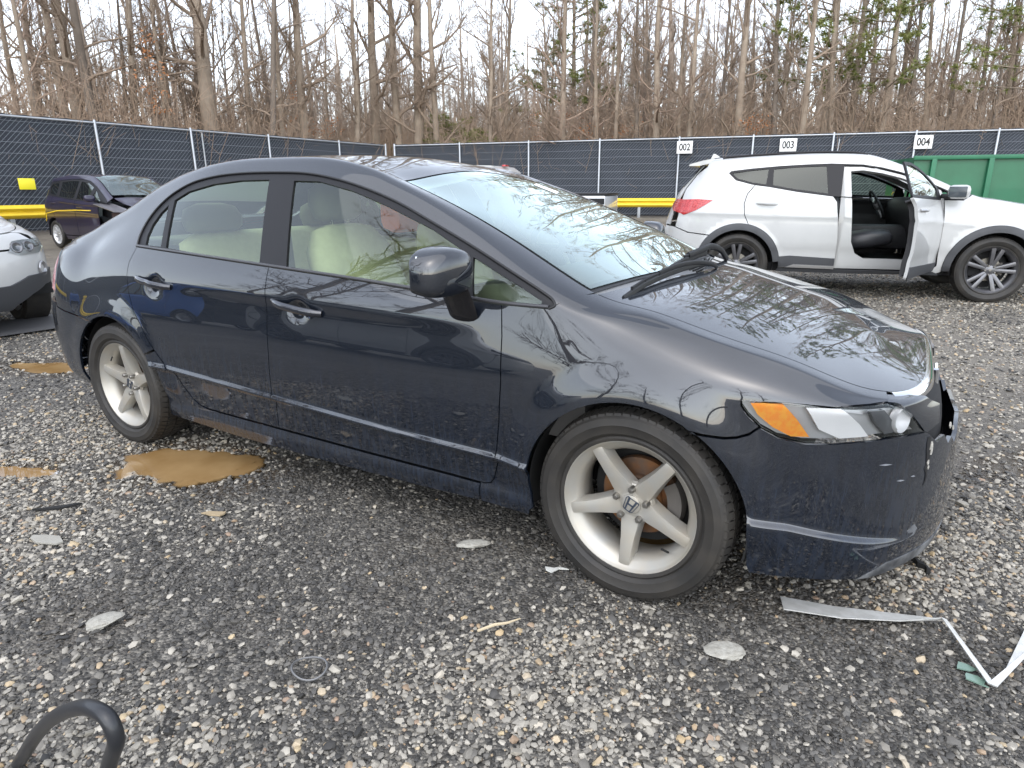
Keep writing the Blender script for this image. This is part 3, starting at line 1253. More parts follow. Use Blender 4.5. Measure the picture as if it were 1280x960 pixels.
def beech(x, y, H, seed, col, label, n=420):
    rn = random.Random(seed)
    root = empty('leafy_sapling', (x, y, .25))
    tag(root, label, 'sapling', 'saplings holding dead leaves')
    V, Fc, NV, NF = [], [], [], []
    limb(V, Fc, [(0, 0, -.1), (.05, .05, H * .5), (0, .1, H)], .03, .008, 5)
    for k in range(16):
        f = rn.uniform(.25, .98)
        a = rn.uniform(0, 6.28)
        ln = rn.uniform(.4, 1.5) * (1.15 - f * .7)
        d = np.array([math.cos(a), math.sin(a), rn.uniform(.1, .6)])
        p = np.array([.03, .05, f * H])
        limb(V, Fc, [p, p + d * ln * .5, p + d * ln], .010, .003, 3)
        for c in range(n // 16):
            g = rn.uniform(.15, 1.05)
            cp = p + d * ln * g + np.array([rn.gauss(0, .10), rn.gauss(0, .10), rn.gauss(-.03, .08)])
            u = np.array([rn.gauss(0, 1), rn.gauss(0, 1), rn.gauss(-.4, .6)])
            u /= np.linalg.norm(u)
            w = np.cross(u, [rn.gauss(0, 1), rn.gauss(0, 1), rn.gauss(0, 1)])
            w /= np.linalg.norm(w) + 1e-9
            s = rn.uniform(.03, .055)
            o = len(NV)
            NV += [cp, cp + u * s + w * s * .5, cp + u * s * 2, cp + u * s - w * s * .5]
            NF.append((o, o + 1, o + 2, o + 3))
    link(bpy.data.objects.new('stem', mk('stem', (V, Fc), twigm)), root)
    link(bpy.data.objects.new('leaves', mk('leaves', (NV, NF), col)), root)


dead = mat('dead_orange_leaves', (.42, .17, .055), .8, noise=(1.5, (.30, .135, .06), .25))
for i, (x, y, H) in enumerate([(-21.0, 17.3, 5.2), (-20.4, 17.9, 4.6), (-21.5, 16.6, 3.8), (-10.9, 22.9, 3.6), (-9.5, 23.2, 3.7), (-10.2, 24.0, 4.3), (-12.2, 23.5, 4.2), (-13.8, 23.3, 4.6), (-5.0, 24.0, 3.5), (-4.5, 24.6, 3.6), (-20.2, 10.6, 5.5), (-23.4, 12.6, 6.5)]):
    beech(x, y, H, 50 + i, dead, 'young beech still holding orange dead leaves behind the fence')

# ---------- brush and the far wood, too thick to count
rn = random.Random(4)
V, Fc = [], []
for k in range(7500):
    if rn.random() < .4:
        x, y = -18.6 - abs(rn.gauss(0, 3.5)), rn.uniform(0, 30)
    else:
        p = FEN_O + FEN_D * rn.uniform(-2, 36) + FEN_N * (.5 + abs(rn.gauss(0, 4)))
        x, y = p
    h = rn.uniform(1.6, 4.6)
    a, l = rn.uniform(0, 6.28), rn.uniform(0, .5)
    d = np.array([math.cos(a) * l, math.sin(a) * l, 1.0])
    b = np.array([x, y, .2])
    limb(V, Fc, [b, b + d * h * .5, b + d * h + np.array([rn.gauss(0, .15), rn.gauss(0, .15), 0])], .011, .004, 3)
    for _ in range(4):
        f = rn.uniform(.3, .95)
        e = np.array([rn.gauss(0, .4), rn.gauss(0, .4), rn.uniform(.1, .6)])
        limb(V, Fc, [b + d * h * f, b + d * h * f + e * .6, b + d * h * f + e * 1.2], .006, .003, 3)
br = link(bpy.data.objects.new('undergrowth', mk('undergrowth', (V, Fc), mat('brush_tan', (.29, .215, .150), .9, noise=(.3, (.36, .255, .175), .2)))))
tag(br, 'tangle of thin tan stems filling the foot of the wood', 'brush', kind='stuff')
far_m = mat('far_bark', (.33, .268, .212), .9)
far_col = bpy.data.collections.new('far_tree_shapes')
for tm, bmh, r0, H_ in PROTO:
    bm = bmesh.new()
    bm.from_mesh(tm)
    bm.from_mesh(bmh)
    me = bpy.data.meshes.new('far_tree_shape')
    bm.to_mesh(me)
    bm.free()
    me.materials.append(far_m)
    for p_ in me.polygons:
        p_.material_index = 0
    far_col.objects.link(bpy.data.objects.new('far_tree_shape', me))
fx_, fy_, fs_ = [], [], []
while len(fx_) < 820:
    if rn.random() < .4:
        x, y = -18.1 - rn.uniform(10, 60), rn.uniform(-5, 75)
    else:
        x, y = FEN_O + FEN_D * rn.uniform(-20, 45) + FEN_N * rn.uniform(10, 60)
    fx_.append(x)
    fy_.append(y)
    fs_.append(rn.uniform(.62, .95))
fm_ = bpy.data.meshes.new('distant_wood')
fm_.vertices.add(len(fx_))
fm_.vertices.foreach_set('co', np.stack([fx_, fy_, np.full(len(fx_), .2)], -1).reshape(-1))
at_ = fm_.attributes.new('scl', 'FLOAT', 'POINT')
at_.data.foreach_set('value', np.array(fs_, np.float32))
at_ = fm_.attributes.new('rot', 'FLOAT_VECTOR', 'POINT')
at_.data.foreach_set('vector', np.array([(rn.gauss(0, .05), rn.gauss(0, .05), rn.uniform(0, 6.28)) for _ in fx_], np.float32).reshape(-1))
fm_.materials.append(far_m)
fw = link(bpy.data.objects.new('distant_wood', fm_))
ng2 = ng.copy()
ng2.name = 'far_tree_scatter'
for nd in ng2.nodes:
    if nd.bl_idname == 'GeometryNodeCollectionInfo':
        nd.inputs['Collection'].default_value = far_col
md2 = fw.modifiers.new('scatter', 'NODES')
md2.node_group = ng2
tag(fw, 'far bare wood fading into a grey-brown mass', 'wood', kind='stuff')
# ------------------------------------------------------------------ car body surfaces
class Hull:
    """Half car skin: tensor cubic B-spline over curves running tail centre -> side -> nose centre (u),
    stacked from sill to centre line (v). Half width is stored as +y; panels mirror it."""

    def __init__(s, curves, xs, ntail=8, nnose=9, disp=None):
        xs = np.array(xs, float)
        J = len(curves)
        K = ntail + len(xs) + nnose
        Q = np.zeros((K, J, 3))
        for j, c in enumerate(curves):
            sx, sy, sz = zip(*c['side'])
            w = pchip(sx, sy, xs)
            z = pchip(sx, sz, xs)
            Q[ntail:ntail + len(xs), j] = np.stack([xs, w, z], 1)
            for end, cnt in (('tail', ntail), ('nose', nnose)):
                xe, n, zt = c[end]
                x0 = xs[0] if end == 'tail' else xs[-1]
                w0 = w[0] if end == 'tail' else w[-1]
                z0 = z[0] if end == 'tail' else z[-1]
                zt = [(x0, z0)] + list(zt)
                if zt[-1][0] < zt[0][0]:
                    zt = zt[::-1]
                zx, zz = zip(*zt)
                for i in range(1, cnt + 1):
                    th = (i / cnt) * math.pi / 2
                    sn, cs = math.sin(th), max(math.cos(th), 0)
                    r = (sn ** n + cs ** n) ** (-1 / n)
                    x = x0 + (xe - x0) * sn * r
                    y = w0 * cs * r if i < cnt else 0.0
                    k = ntail - i if end == 'tail' else ntail + len(xs) - 1 + i
                    Q[k, j] = (x, y, pchip(zx, zz, x))
        s.K, s.J, s.Q, s.disp = K, J, Q, disp
        C = Q.copy()
        for _ in range(4):
            s.C = C
            S = s.raw(*np.meshgrid(np.arange(K), np.arange(J), indexing='ij'))
            C = C + .8 * (Q - S)
            C[0, :, 1] = 0
            C[-1, :, 1] = 0
            C[:, -1, 1] = 0
        s.C = C
        s.nu, s.nv = 360, 200
        s.gu, s.gv = np.meshgrid(np.linspace(0, K - 1, s.nu), np.linspace(0, J - 1, s.nv), indexing='ij')
        s.gP = s.P(s.gu, s.gv).reshape(-1, 3)
        s.guf, s.gvf = s.gu.ravel(), s.gv.ravel()

    def raw(s, u, v):
        C = s.C
        M = np.array([1, -1, 1.])
        E = np.concatenate([C[1:2] * M, C, C[-2:-1] * M], 0)
        E = np.concatenate([2 * E[:, :1] - E[:, 1:2], E, E[:, -2:-1] * M], 1)
        u = np.clip(np.asarray(u, float), 0, s.K - 1 - 1e-9)
        v = np.clip(np.asarray(v, float), 0, s.J - 1 - 1e-9)
        iu, iv = u.astype(int), v.astype(int)
        fu, fv = u - iu, v - iv

        def B(t):
            return ((1 - t) ** 3 / 6, (3 * t ** 3 - 6 * t * t + 4) / 6, (-3 * t ** 3 + 3 * t * t + 3 * t + 1) / 6, t ** 3 / 6)
        bu, bv = B(fu), B(fv)
        out = np.zeros(u.shape + (3,))
        for a in range(4):
            for b in range(4):
                out += (bu[a] * bv[b])[..., None] * E[iu + a, iv + b]
        return out

    def P(s, u, v):
        p = s.raw(u, v)
        return s.disp(p) if s.disp else p

    def jac(s, u, v, e=.02):
        u1, u0 = np.minimum(u + e, s.K - 1), np.maximum(u - e, 0)
        v1, v0 = np.minimum(v + e, s.J - 1), np.maximum(v - e, 0)
        a = (s.P(u1, v) - s.P(u0, v)) / (u1 - u0)[..., None]
        b = (s.P(u, v1) - s.P(u, v0)) / (v1 - v0)[..., None]
        return a, b

    def N(s, u, v):
        a, b = s.jac(u, v)
        n = np.cross(b, a)
        n /= np.linalg.norm(n, axis=-1)[..., None] + 1e-12
        return n

    def inv(s, pts, w=(1, 1, 1), umin=0, umax=1e9, vmin=0, vmax=1e9):
        """nearest (u,v) to points, with axis weights"""
        pts = np.atleast_2d(np.array(pts, float))
        w = np.array(w, float)
        ok = (s.guf >= umin) & (s.guf <= umax) & (s.gvf >= vmin) & (s.gvf <= vmax)
        G = s.gP[ok] * w
        gu, gv = s.guf[ok], s.gvf[ok]
        U, V = np.zeros(len(pts)), np.zeros(len(pts))
        for i, p in enumerate(pts):
            d = ((G - p * w) ** 2).sum(1)
            k = d.argmin()
            U[i], V[i] = gu[k], gv[k]
        for _ in range(6):
            P = s.P(U, V)
            a, b = s.jac(U, V)
            r = (pts - P) * w
            a, b = a * w, b * w
            aa, bb, ab = (a * a).sum(1) + 1e-9, (b * b).sum(1) + 1e-9, (a * b).sum(1)
            ra, rb = (r * a).sum(1), (r * b).sum(1)
            det = np.maximum(aa * bb - ab * ab, 1e-9)
            du, dv = (ra * bb - rb * ab) / det, (rb * aa - ra * ab) / det
            U = np.clip(U + np.clip(du, -.5, .5), max(0, umin), min(s.K - 1, umax))
            V = np.clip(V + np.clip(dv, -.5, .5), max(0, vmin), min(s.J - 1, vmax))
        return np.stack([U, V], 1)

    def ux(s, x, v):
        u = np.linspace(0, s.K - 1, 2000)
        return float(np.interp(x, s.P(u, np.full_like(u, v))[:, 0], u))

    def vl(s, v, xa, xb, n=30):
        return [(a, v) for a in np.linspace(s.ux(xa, v), s.ux(xb, v), n)]

    def diag(s, xa, va, xb, vb, n=14):
        return [(a, b) for a, b in zip(np.linspace(s.ux(xa, va), s.ux(xb, vb), n), np.linspace(va, vb, n))]

    def S(s, pts, step=.03, vmax=7.6, **k):
        return [tuple(q) for q in s.xz(pts, step=step, vmax=vmax, **k)]

    def xz(s, pts, step=.03, closed=False, **k):
        d = dense([(p[0], 0, p[1]) for p in pts], step, closed)
        return s.inv(d, (1, 0, 1), **k)

    def xy(s, pts, step=.03, closed=False, vmin=6, **k):
        d = dense([(p[0], p[1], 0) for p in pts], step, closed)
        return s.inv(d, (1, 1, 0), vmin=vmin, **k)

    def xyz(s, pts, step=.03, closed=False, **k):
        return s.inv(dense(pts, step, closed), (1, 1, 1), **k)

    def inset(s, uv, d):
        """move a closed outline inwards by d metres on the surface"""
        uv = np.array(uv)
        a, b = s.jac(uv[:, 0], uv[:, 1])
        sa, sb = np.maximum(np.linalg.norm(a, axis=1), .02), np.maximum(np.linalg.norm(b, axis=1), .02)
        nx, pv = np.roll(uv, -1, 0), np.roll(uv, 1, 0)
        area = 0.5 * np.sum(uv[:, 0] * nx[:, 1] - nx[:, 0] * uv[:, 1])
        sg = 1 if area > 0 else -1
        e1 = (uv - pv) * np.stack([sa, sb], 1)
        e2 = (nx - uv) * np.stack([sa, sb], 1)
        e1 /= np.linalg.norm(e1, axis=1)[:, None] + 1e-12
        e2 /= np.linalg.norm(e2, axis=1)[:, None] + 1e-12
        n = np.stack([-(e1 + e2)[:, 1], (e1 + e2)[:, 0]], 1) * sg
        n /= np.linalg.norm(n, axis=1)[:, None] + 1e-12
        out = uv + n * d / np.stack([sa, sb], 1)
        out[:, 0] = np.clip(out[:, 0], 0, s.K - 1)
        out[:, 1] = np.clip(out[:, 1], 0, s.J - 1)
        # points on the centre line stay on it (the mirrored half continues the panel there)
        for k, lim in ((0, 0), (0, s.K - 1), (1, s.J - 1)):
            m = np.abs(uv[:, k] - lim) < 1e-3
            out[m, k] = lim
        return out


def ring(*segs):
    out = []
    for s_ in segs:
        for q in s_:
            if not out or (abs(out[-1][0] - q[0]) + abs(out[-1][1] - q[1])) > 2e-3:
                out.append((float(q[0]), float(q[1])))
    if abs(out[0][0] - out[-1][0]) + abs(out[0][1] - out[-1][1]) < 2e-3:
        out.pop()
    return out


def arc2(cx, cz, r, a0, a1, n=22):
    return [(cx + r * math.cos(R(a)), cz + r * math.sin(R(a))) for a in np.linspace(a0, a1, n)]


def dense(pts, step, closed=False):
    P = np.array(pts, float)
    if closed:
        P = np.vstack([P, P[:1]])
    out = []
    for a, b in zip(P[:-1], P[1:]):
        n = max(1, int(np.ceil(np.linalg.norm(b - a) / step)))
        for i in range(n):
            out.append(a + (b - a) * i / n)
    if not closed:
        out.append(P[-1])
    return np.array(out)


def inside(poly, q):
    x, y = q[:, 0], q[:, 1]
    r = np.zeros(len(q), bool)
    P = np.array(poly)
    a, b = P, np.roll(P, 1, 0)
    for (x1, y1), (x2, y2) in zip(a, b):
        c = (y1 > y) != (y2 > y)
        if c.any():
            r ^= c & (x < (x2 - x1) * (y - y1) / (y2 - y1 + 1e-30) + x1)
    return r


def tri_region(outer, holes, du, dv, lines=()):
    """constrained triangulation of a (u,v) region with an inner grid"""
    outer = np.array(outer)
    scale = np.array([1 / du, 1 / dv])
    lo, hi = outer.min(0), outer.max(0)
    gu = np.arange(lo[0] + du * .5, hi[0], du)
    gv = np.arange(lo[1] + dv * .5, hi[1], dv)
    G = np.stack(np.meshgrid(gu, gv, indexing='ij'), -1).reshape(-1, 2) if len(gu) and len(gv) else np.zeros((0, 2))
    rings = [outer] + [np.array(h) for h in holes]
    feats, fedges = [], []
    for ln in lines:
        ln = np.array(ln)
        ok = inside(outer, ln)
        for h in rings[1:]:
            ok &= ~inside(h, ln)
        Bs = np.vstack(rings) * scale
        for i in range(len(ln)):
            if ok[i] and ((ln[i] * scale - Bs) ** 2).sum(1).min() < .02:
                ok[i] = False
        if ok.any():
            feats.append(ln[ok])
            idx = np.where(ok)[0]
            fedges.append([(i, i + 1) for i in range(len(idx) - 1) if idx[i + 1] == idx[i] + 1])
    if len(G):
        ok = inside(outer, G)
        for h in rings[1:]:
            ok &= ~inside(h, G)
        G = G[ok]
        # keep the grid off the border
        B = np.vstack(rings + feats) * scale
        if len(G):
            Gs = G * scale
            keep = np.ones(len(Gs), bool)
            for i in range(0, len(Gs), 400):
                d = ((Gs[i:i + 400, None] - B[None]) ** 2).sum(2).min(1)
                keep[i:i + 400] = d > .16
            G = G[keep]
    V, E = [], []
    for r in rings:
        o = len(V)
        V += [tuple(p) for p in r * scale]
        E += [(o + i, o + (i + 1) % len(r)) for i in range(len(r))]
    for ft, fe in zip(feats, fedges):
        o = len(V)
        V += [tuple(p) for p in ft * scale]
        E += [(o + a, o + b) for a, b in fe]
    V += [tuple(p) for p in G * scale]
    res = delaunay_2d_cdt([Vector(p) for p in V], E, [], 0, 1e-7)
    vo = np.array([tuple(p) for p in res[0]]) / scale
    T = np.array([f for f in res[2] if len(f) == 3])
    cen = vo[T].mean(1)
    ok = inside(outer, cen)
    for h in rings[1:]:
        ok &= ~inside(h, cen)
    T = T[ok]
    return vo, T


def panel(H, outer, holes=(), step=.03, off=0.0, lip=.012, gap=.002, mirror=True, sides=(1,), mb=None, lines=()):
    """skin panel on the hull. sides: -1 right, +1 left; a panel with sides=(-1,1) spans the centre line."""
    mb = mb or MB()
    outer = H.inset(outer, gap) if gap else np.array(outer)
    holes = [H.inset(h, -gap) if gap else np.array(h) for h in holes]
    a, b = H.jac(outer[:, 0], outer[:, 1])
    du = step / max(np.percentile(np.linalg.norm(a, axis=1), 75), 1e-3)
    dv = step / max(np.percentile(np.linalg.norm(b, axis=1), 75), 1e-3)
    uv, T = tri_region(outer, holes, du, dv, lines)
    P = H.P(uv[:, 0], uv[:, 1])
    N = H.N(uv[:, 0], uv[:, 1])
    P = P + N * off
    # border edges
    cnt = {}
    for t in T:
        for i in range(3):
            e = (t[i], t[(i + 1) % 3])
            cnt.setdefault((min(e), max(e)), []).append(e)
    border = [v[0] for v in cnt.values() if len(v) == 1]
    border = [e for e in border if not (abs(P[e[0], 1]) < 1e-4 and abs(P[e[1], 1]) < 1e-4)]
    for sd in sides:
        M = np.array([1, sd, 1.])
        p, n = P * M, N * M
        # orient so that the face normal agrees with the surface normal
        t0 = T
        fn = np.cross(p[T[:, 1]] - p[T[:, 0]], p[T[:, 2]] - p[T[:, 0]])
        flip = (fn * n[T[:, 0]]).sum(1) < 0
        t0 = np.where(flip[:, None], T[:, ::-1], T)
        mb.add(p, t0, n)
        if lip:
            bi = sorted({i for e in border for i in e})
            ix = {k: i for i, k in enumerate(bi)}
            pb = p[bi]
            nb = n[bi]
            k = len(bi)
            nn = np.zeros((2 * k, 3))
            mb.add(np.vstack([pb - nb * 1e-4, pb - nb * lip]), [(ix[e[0]], ix[e[1]], k + ix[e[1]], k + ix[e[0]]) for e in border], nn)
    return mb


# ------------------------------------------------------------------ wheels (axis along y, outer face towards -y)
def tyre_mb(Ro, W, Rr, n=72, blocks=True, rnd=None):
    rnd = rnd or random.Random(3)
    h = W / 2
    mb = MB()
    sh = Ro - .012
    prof = [(Rr - .012, -h * .80), (Rr - .002, -h * .93), (Rr + .006, -h * .95), (Rr + .012, -h * .90), (Rr + .25 * (Ro - Rr), -h * 1.02), (Rr + .5 * (Ro - Rr), -h * 1.06),
            (Rr + .53 * (Ro - Rr), -h * 1.075), (Rr + .58 * (Ro - Rr), -h * 1.06), (Rr + .75 * (Ro - Rr), -h * 1.03), (sh - .004, -h * .95), (sh + .004, -h * .86), (Ro - .008, -h * .72),
            (Ro - .008, h * .72), (sh, h * .9), (Rr + .5 * (Ro - Rr), h * 1.05), (Rr, h * .9), (Rr - .012, h * .8)]
    mb.lathe(prof, n)
    if blocks:
        # tread: shoulder lugs and two ribs cut by sipes
        m = 70
        for row, (y0, y1, top) in enumerate([(-h * .98, -h * .60, 0), (-h * .54, -h * .12, 1), (-h * .06, h * .34, 1), (h * .40, h * .92, 0)]):
            for i in range(m):
                a = 2 * math.pi * (i + .5 * (row % 2)) / m
                da = 2 * math.pi / m * .40
                sk = .02 * (1 if row % 2 else -1)
                P = []
                for yy, aa in ((y0, -1), (y0, 1), (y1, 1), (y1, -1)):
                    edge = abs(yy) > h * .9
                    rb, rt = (Ro - .022, Ro - .010) if edge else (Ro - .010, Ro)
                    t = a + aa * da + sk * (1 if yy == y1 else 0)
                    P.append((rb * math.cos(t), yy, rb * math.sin(t)))
                    P.append((rt * math.cos(t), yy * (.96 if edge else 1), rt * math.sin(t)))
                mb.add(P, [(1, 3, 5, 7), (0, 2, 3, 1), (2, 4, 5, 3), (4, 6, 7, 5), (6, 0, 1, 7)])
    return mb


def spoke(mb, ang, prof, n=10):
    """prof: list of (radius, half width, y front, y back) from hub to rim, for a spoke at angle ang"""
    ca, sa = math.cos(ang), math.sin(ang)
    V, Fc = [], []
    for r, w, yf, yb in prof:
        sec = [(-w * 1.22, yb), (-w * 1.04, yf + .008), (-w * .93, yf + .0015), (-w * .5, yf), (0, yf - .0006), (w * .5, yf), (w * .93, yf + .0015), (w * 1.04, yf + .008), (w * 1.22, yb)]
        for t, y in sec:
            V.append((r * ca - t * sa, y, r * sa + t * ca))
    k = 9
    for i in range(len(prof) - 1):
        for j in range(k - 1):
            Fc.append((i * k + j, i * k + j + 1, (i + 1) * k + j + 1, (i + 1) * k + j))
    mb.add(V, Fc)


def make_wheel(name, parent, M, Ro=.316, W=.205, Rr=.2215, style='five', phase=0.0, steer=0.0, side=-1, loc=(0, 0, 0), nuts=True, cap=None, detail=True):
    """side -1: outer face to -y."""
    root = empty(name, loc, 0, parent)
    root.rotation_euler = (0, 0, steer + (0 if side < 0 else math.pi))
    h = W / 2
    tyre_mb(Ro, W, Rr, 72 if detail else 40, detail).build('tyre', M['tyre'], root, sharp=35)
    face = -h * .86
    rim = MB()
    rim.lathe([(Rr - .006, h * .9), (Rr - .012, h * .8), (Rr - .030, h * .6), (Rr - .045, .0), (Rr - .046, face + .062), (Rr - .044, face + .046), (Rr - .030, face + .020), (Rr - .014, face + .008),
               (Rr - .010, face + .002), (Rr - .006, face - .004), (Rr - .001, face - .0045), (Rr + .003, face - .001), (Rr + .002, face + .008)], 72)
    if style == 'five':
        for i in range(5):
            a = phase + 2 * math.pi * i / 5
            spoke(rim, a, [(.030, .030, face + .032, face + .075), (.055, .031, face + .030, face + .075), (.075, .0285, face + .026, face + .07), (.11, .0235, face + .020, face + .066),
                           (.15, .0205, face + .013, face + .062), (Rr - .036, .0195, face + .010, face + .06), (Rr - .020, .0195, face + .0095, face + .05), (Rr - .012, .019, face + .012, face + .04)])
            # fillet web between two spokes at the hub
            b = a + math.pi / 5
            spoke(rim, b, [(.02, .03, face + .034, face + .075), (.05, .026, face + .034, face + .075), (.066, .016, face + .040, face + .075), (.072, .008, face + .05, face + .075)])
        rim.lathe([(.0, face + .030), (.03, face + .030), (.045, face + .0315), (.06, face + .036)], 30)
    elif style == 'twin':
        for i in range(5):
            a = phase + 2 * math.pi * i / 5
            for sgn in (-1, 1):
                b = a + sgn * .085
                e = a + sgn * .25
                # a spoke that splays outwards: build straight along the mean angle
                spoke(rim, a + sgn * .19, [(.035, .020, face + .034, face + .07), (.08, .0185, face + .026, face + .065), (.14, .020, face + .016, face + .055), (Rr - .045, .0215, face + .011, face + .05), (Rr - .014, .024, face + .010, face + .035)])
        rim.lathe([(.0, face + .028), (.04, face + .028), (.06, face + .034), (.062, face + .07)], 30)
    elif style == 'ten':
        for i in range(10):
            a = phase + 2 * math.pi * i / 10
            spoke(rim, a, [(.03, .012, face + .034, face + .06), (.1, .010, face + .02, face + .055), (Rr - .014, .013, face + .012, face + .04)])
        rim.lathe([(.0, face + .028), (.04, face + .028), (.06, face + .034), (.062, face + .07)], 30)
    rim.build('rim', M['rim'], root, sharp=30)
    # brake disc and drum behind the spokes
    disc = MB().lathe([(.0, face + .085), (.070, face + .082), (.075, face + .088), (.075, face + .105), (.128, face + .106), (.131, face + .112), (.131, face + .125), (.0, face + .13)], 40)
    disc.build('brake_disc', M['disc'], root)
    inner = MB().lathe([(.0, h * .55), (Rr - .05, h * .55)], 40)
    inner.build('backing_plate', M['dark'], root)
    if detail:
        cal = MB()
        cal.lathe([(.10, face + .078), (.145, face + .075), (.15, face + .11), (.10, face + .13), (.10, face + .078)], 10, a0=R(-25), a1=R(35))
        cal.build('brake_caliper', M['caliper'], root)
    if nuts:
        for i in range(5):
            a = phase + math.pi / 5 + 2 * math.pi * i / 5
            mb = MB().lathe([(.0, face + .012), (.007, face + .0125), (.0105, face + .018), (.0115, face + .045), (.014, face + .046)], 12, c=(.0515 * math.cos(a), 0, .0515 * math.sin(a)))
            mb.build('lug_nut', M['nut'], root)
        if detail:
            va = phase + 2 * math.pi / 5 * .65
            MB().tube([((Rr - .04) * math.cos(va), face + .03, (Rr - .04) * math.sin(va)), ((Rr - .062) * math.cos(va), face + .012, (Rr - .062) * math.sin(va))], .0035, 8).build('tyre_valve', M['dark'], root)
    cp = MB().lathe([(.0, face + .0235), (.024, face + .024), (.0305, face + .0265), (.0325, face + .031)], 32).build('centre_cap', M['rim'], root)
    if cap == 'H':
        # rounded square outline with the widening H bars
        bd = MB()

        def bar(x0, z0, x1, z1, w0, w1):
            d = Vector((x1 - x0, z1 - z0))
            d.normalize()
            nrm = Vector((-d.y, d.x))
            pts = [(x0 + nrm.x * w0, z0 + nrm.y * w0), (x1 + nrm.x * w1, z1 + nrm.y * w1), (x1 - nrm.x * w1, z1 - nrm.y * w1), (x0 - nrm.x * w0, z0 - nrm.y * w0)]
            bd.prism(pts, 'y', face + .0215, face + .0255)
        s = .0235
        ring = [(-.8, .9), (.8, .9), (.95, .7), (.72, -.75), (.5, -.95), (-.5, -.95), (-.72, -.75), (-.95, .7)]
        for (a, b), (c, d) in zip(ring, ring[1:] + ring[:1]):
            bar(a * s, b * s, c * s, d * s, .0011, .0011)
        bar(-.55 * s, .85 * s, -.36 * s, -.85 * s, .0034, .0022)
        bar(.55 * s, .85 * s, .36 * s, -.85 * s, .0034, .0022)
        bar(-.45 * s, 0, .45 * s, 0, .0026, .0026)
        bo = bd.build('emblem', M['badge'], cp)
        bo.rotation_euler = (0, phase * 0 + R(25), 0)
    elif cap == 'oval':
        MB().lathe([(.0, face + .021), (.014, face + .0215), (.016, face + .024)], 24).build('emblem', M['nut'], cp)
    return root
# ------------------------------------------------------------------ the dark blue-black sedan
def sstep(t):
    t = np.clip(t, 0, 1)
    return t * t * (3 - 2 * t)


def civic_disp(p):
    x, y, z = p[..., 0], p[..., 1], p[..., 2]
    out = p.copy()
    side = sstep((y - .70) / .06)
    # character ridge above the sill
    zr = np.interp(x, [-2.36, -1.57, -.94, -.47, -.36, .0], [.452, .418, .389, .378, .371, .36])
    fade = sstep((x + 2.62) / .2) * (1 - sstep((x + .30) / .12))
    d = z - zr
    up = np.where(d >= 0, .012 * (1 - sstep(d / .030)) ** 1.5, 0)
    dn = np.where(d < 0, .012 - .028 * sstep(-d / .018), 0) * sstep((z - .22) / .06)
    out[..., 1] += side * fade * (up + dn)
    # finger scoops behind the door handles
    for hx, hz in ((-1.372, .806), (-2.318, .836)):
        out[..., 1] -= side * .024 * np.exp(-((x - hx) / .040) ** 2 - ((z - hz) / .032) ** 2)
    # flared arch lips
    for cx, rr in ((0.0, .345), (-2.712, .352)):
        r = np.hypot(x - cx, z - .305)
        fl = .016 * (1 - sstep((r - rr) / .13)) * sstep((z - .24) / .1)
        out[..., 1] += side * fl
    # bumper chin: the skirt stands proud below a ledge
    zl = np.interp(x, [.3, .44, .54, .64, .72], [.352, .333, .308, .282, .262])
    fb = sstep((x - .22) / .08) * (1 - sstep((x - .62) / .16))
    low = .016 * (1 - sstep((z - zl) / .016)) * fb
    nrm = np.stack([np.maximum(x, 0) / .74, y / .757], -1)
    nrm /= np.linalg.norm(nrm, axis=-1)[..., None] + 1e-9
    out[..., 0] += low * nrm[..., 0]
    out[..., 1] += low * nrm[..., 1]
    return out


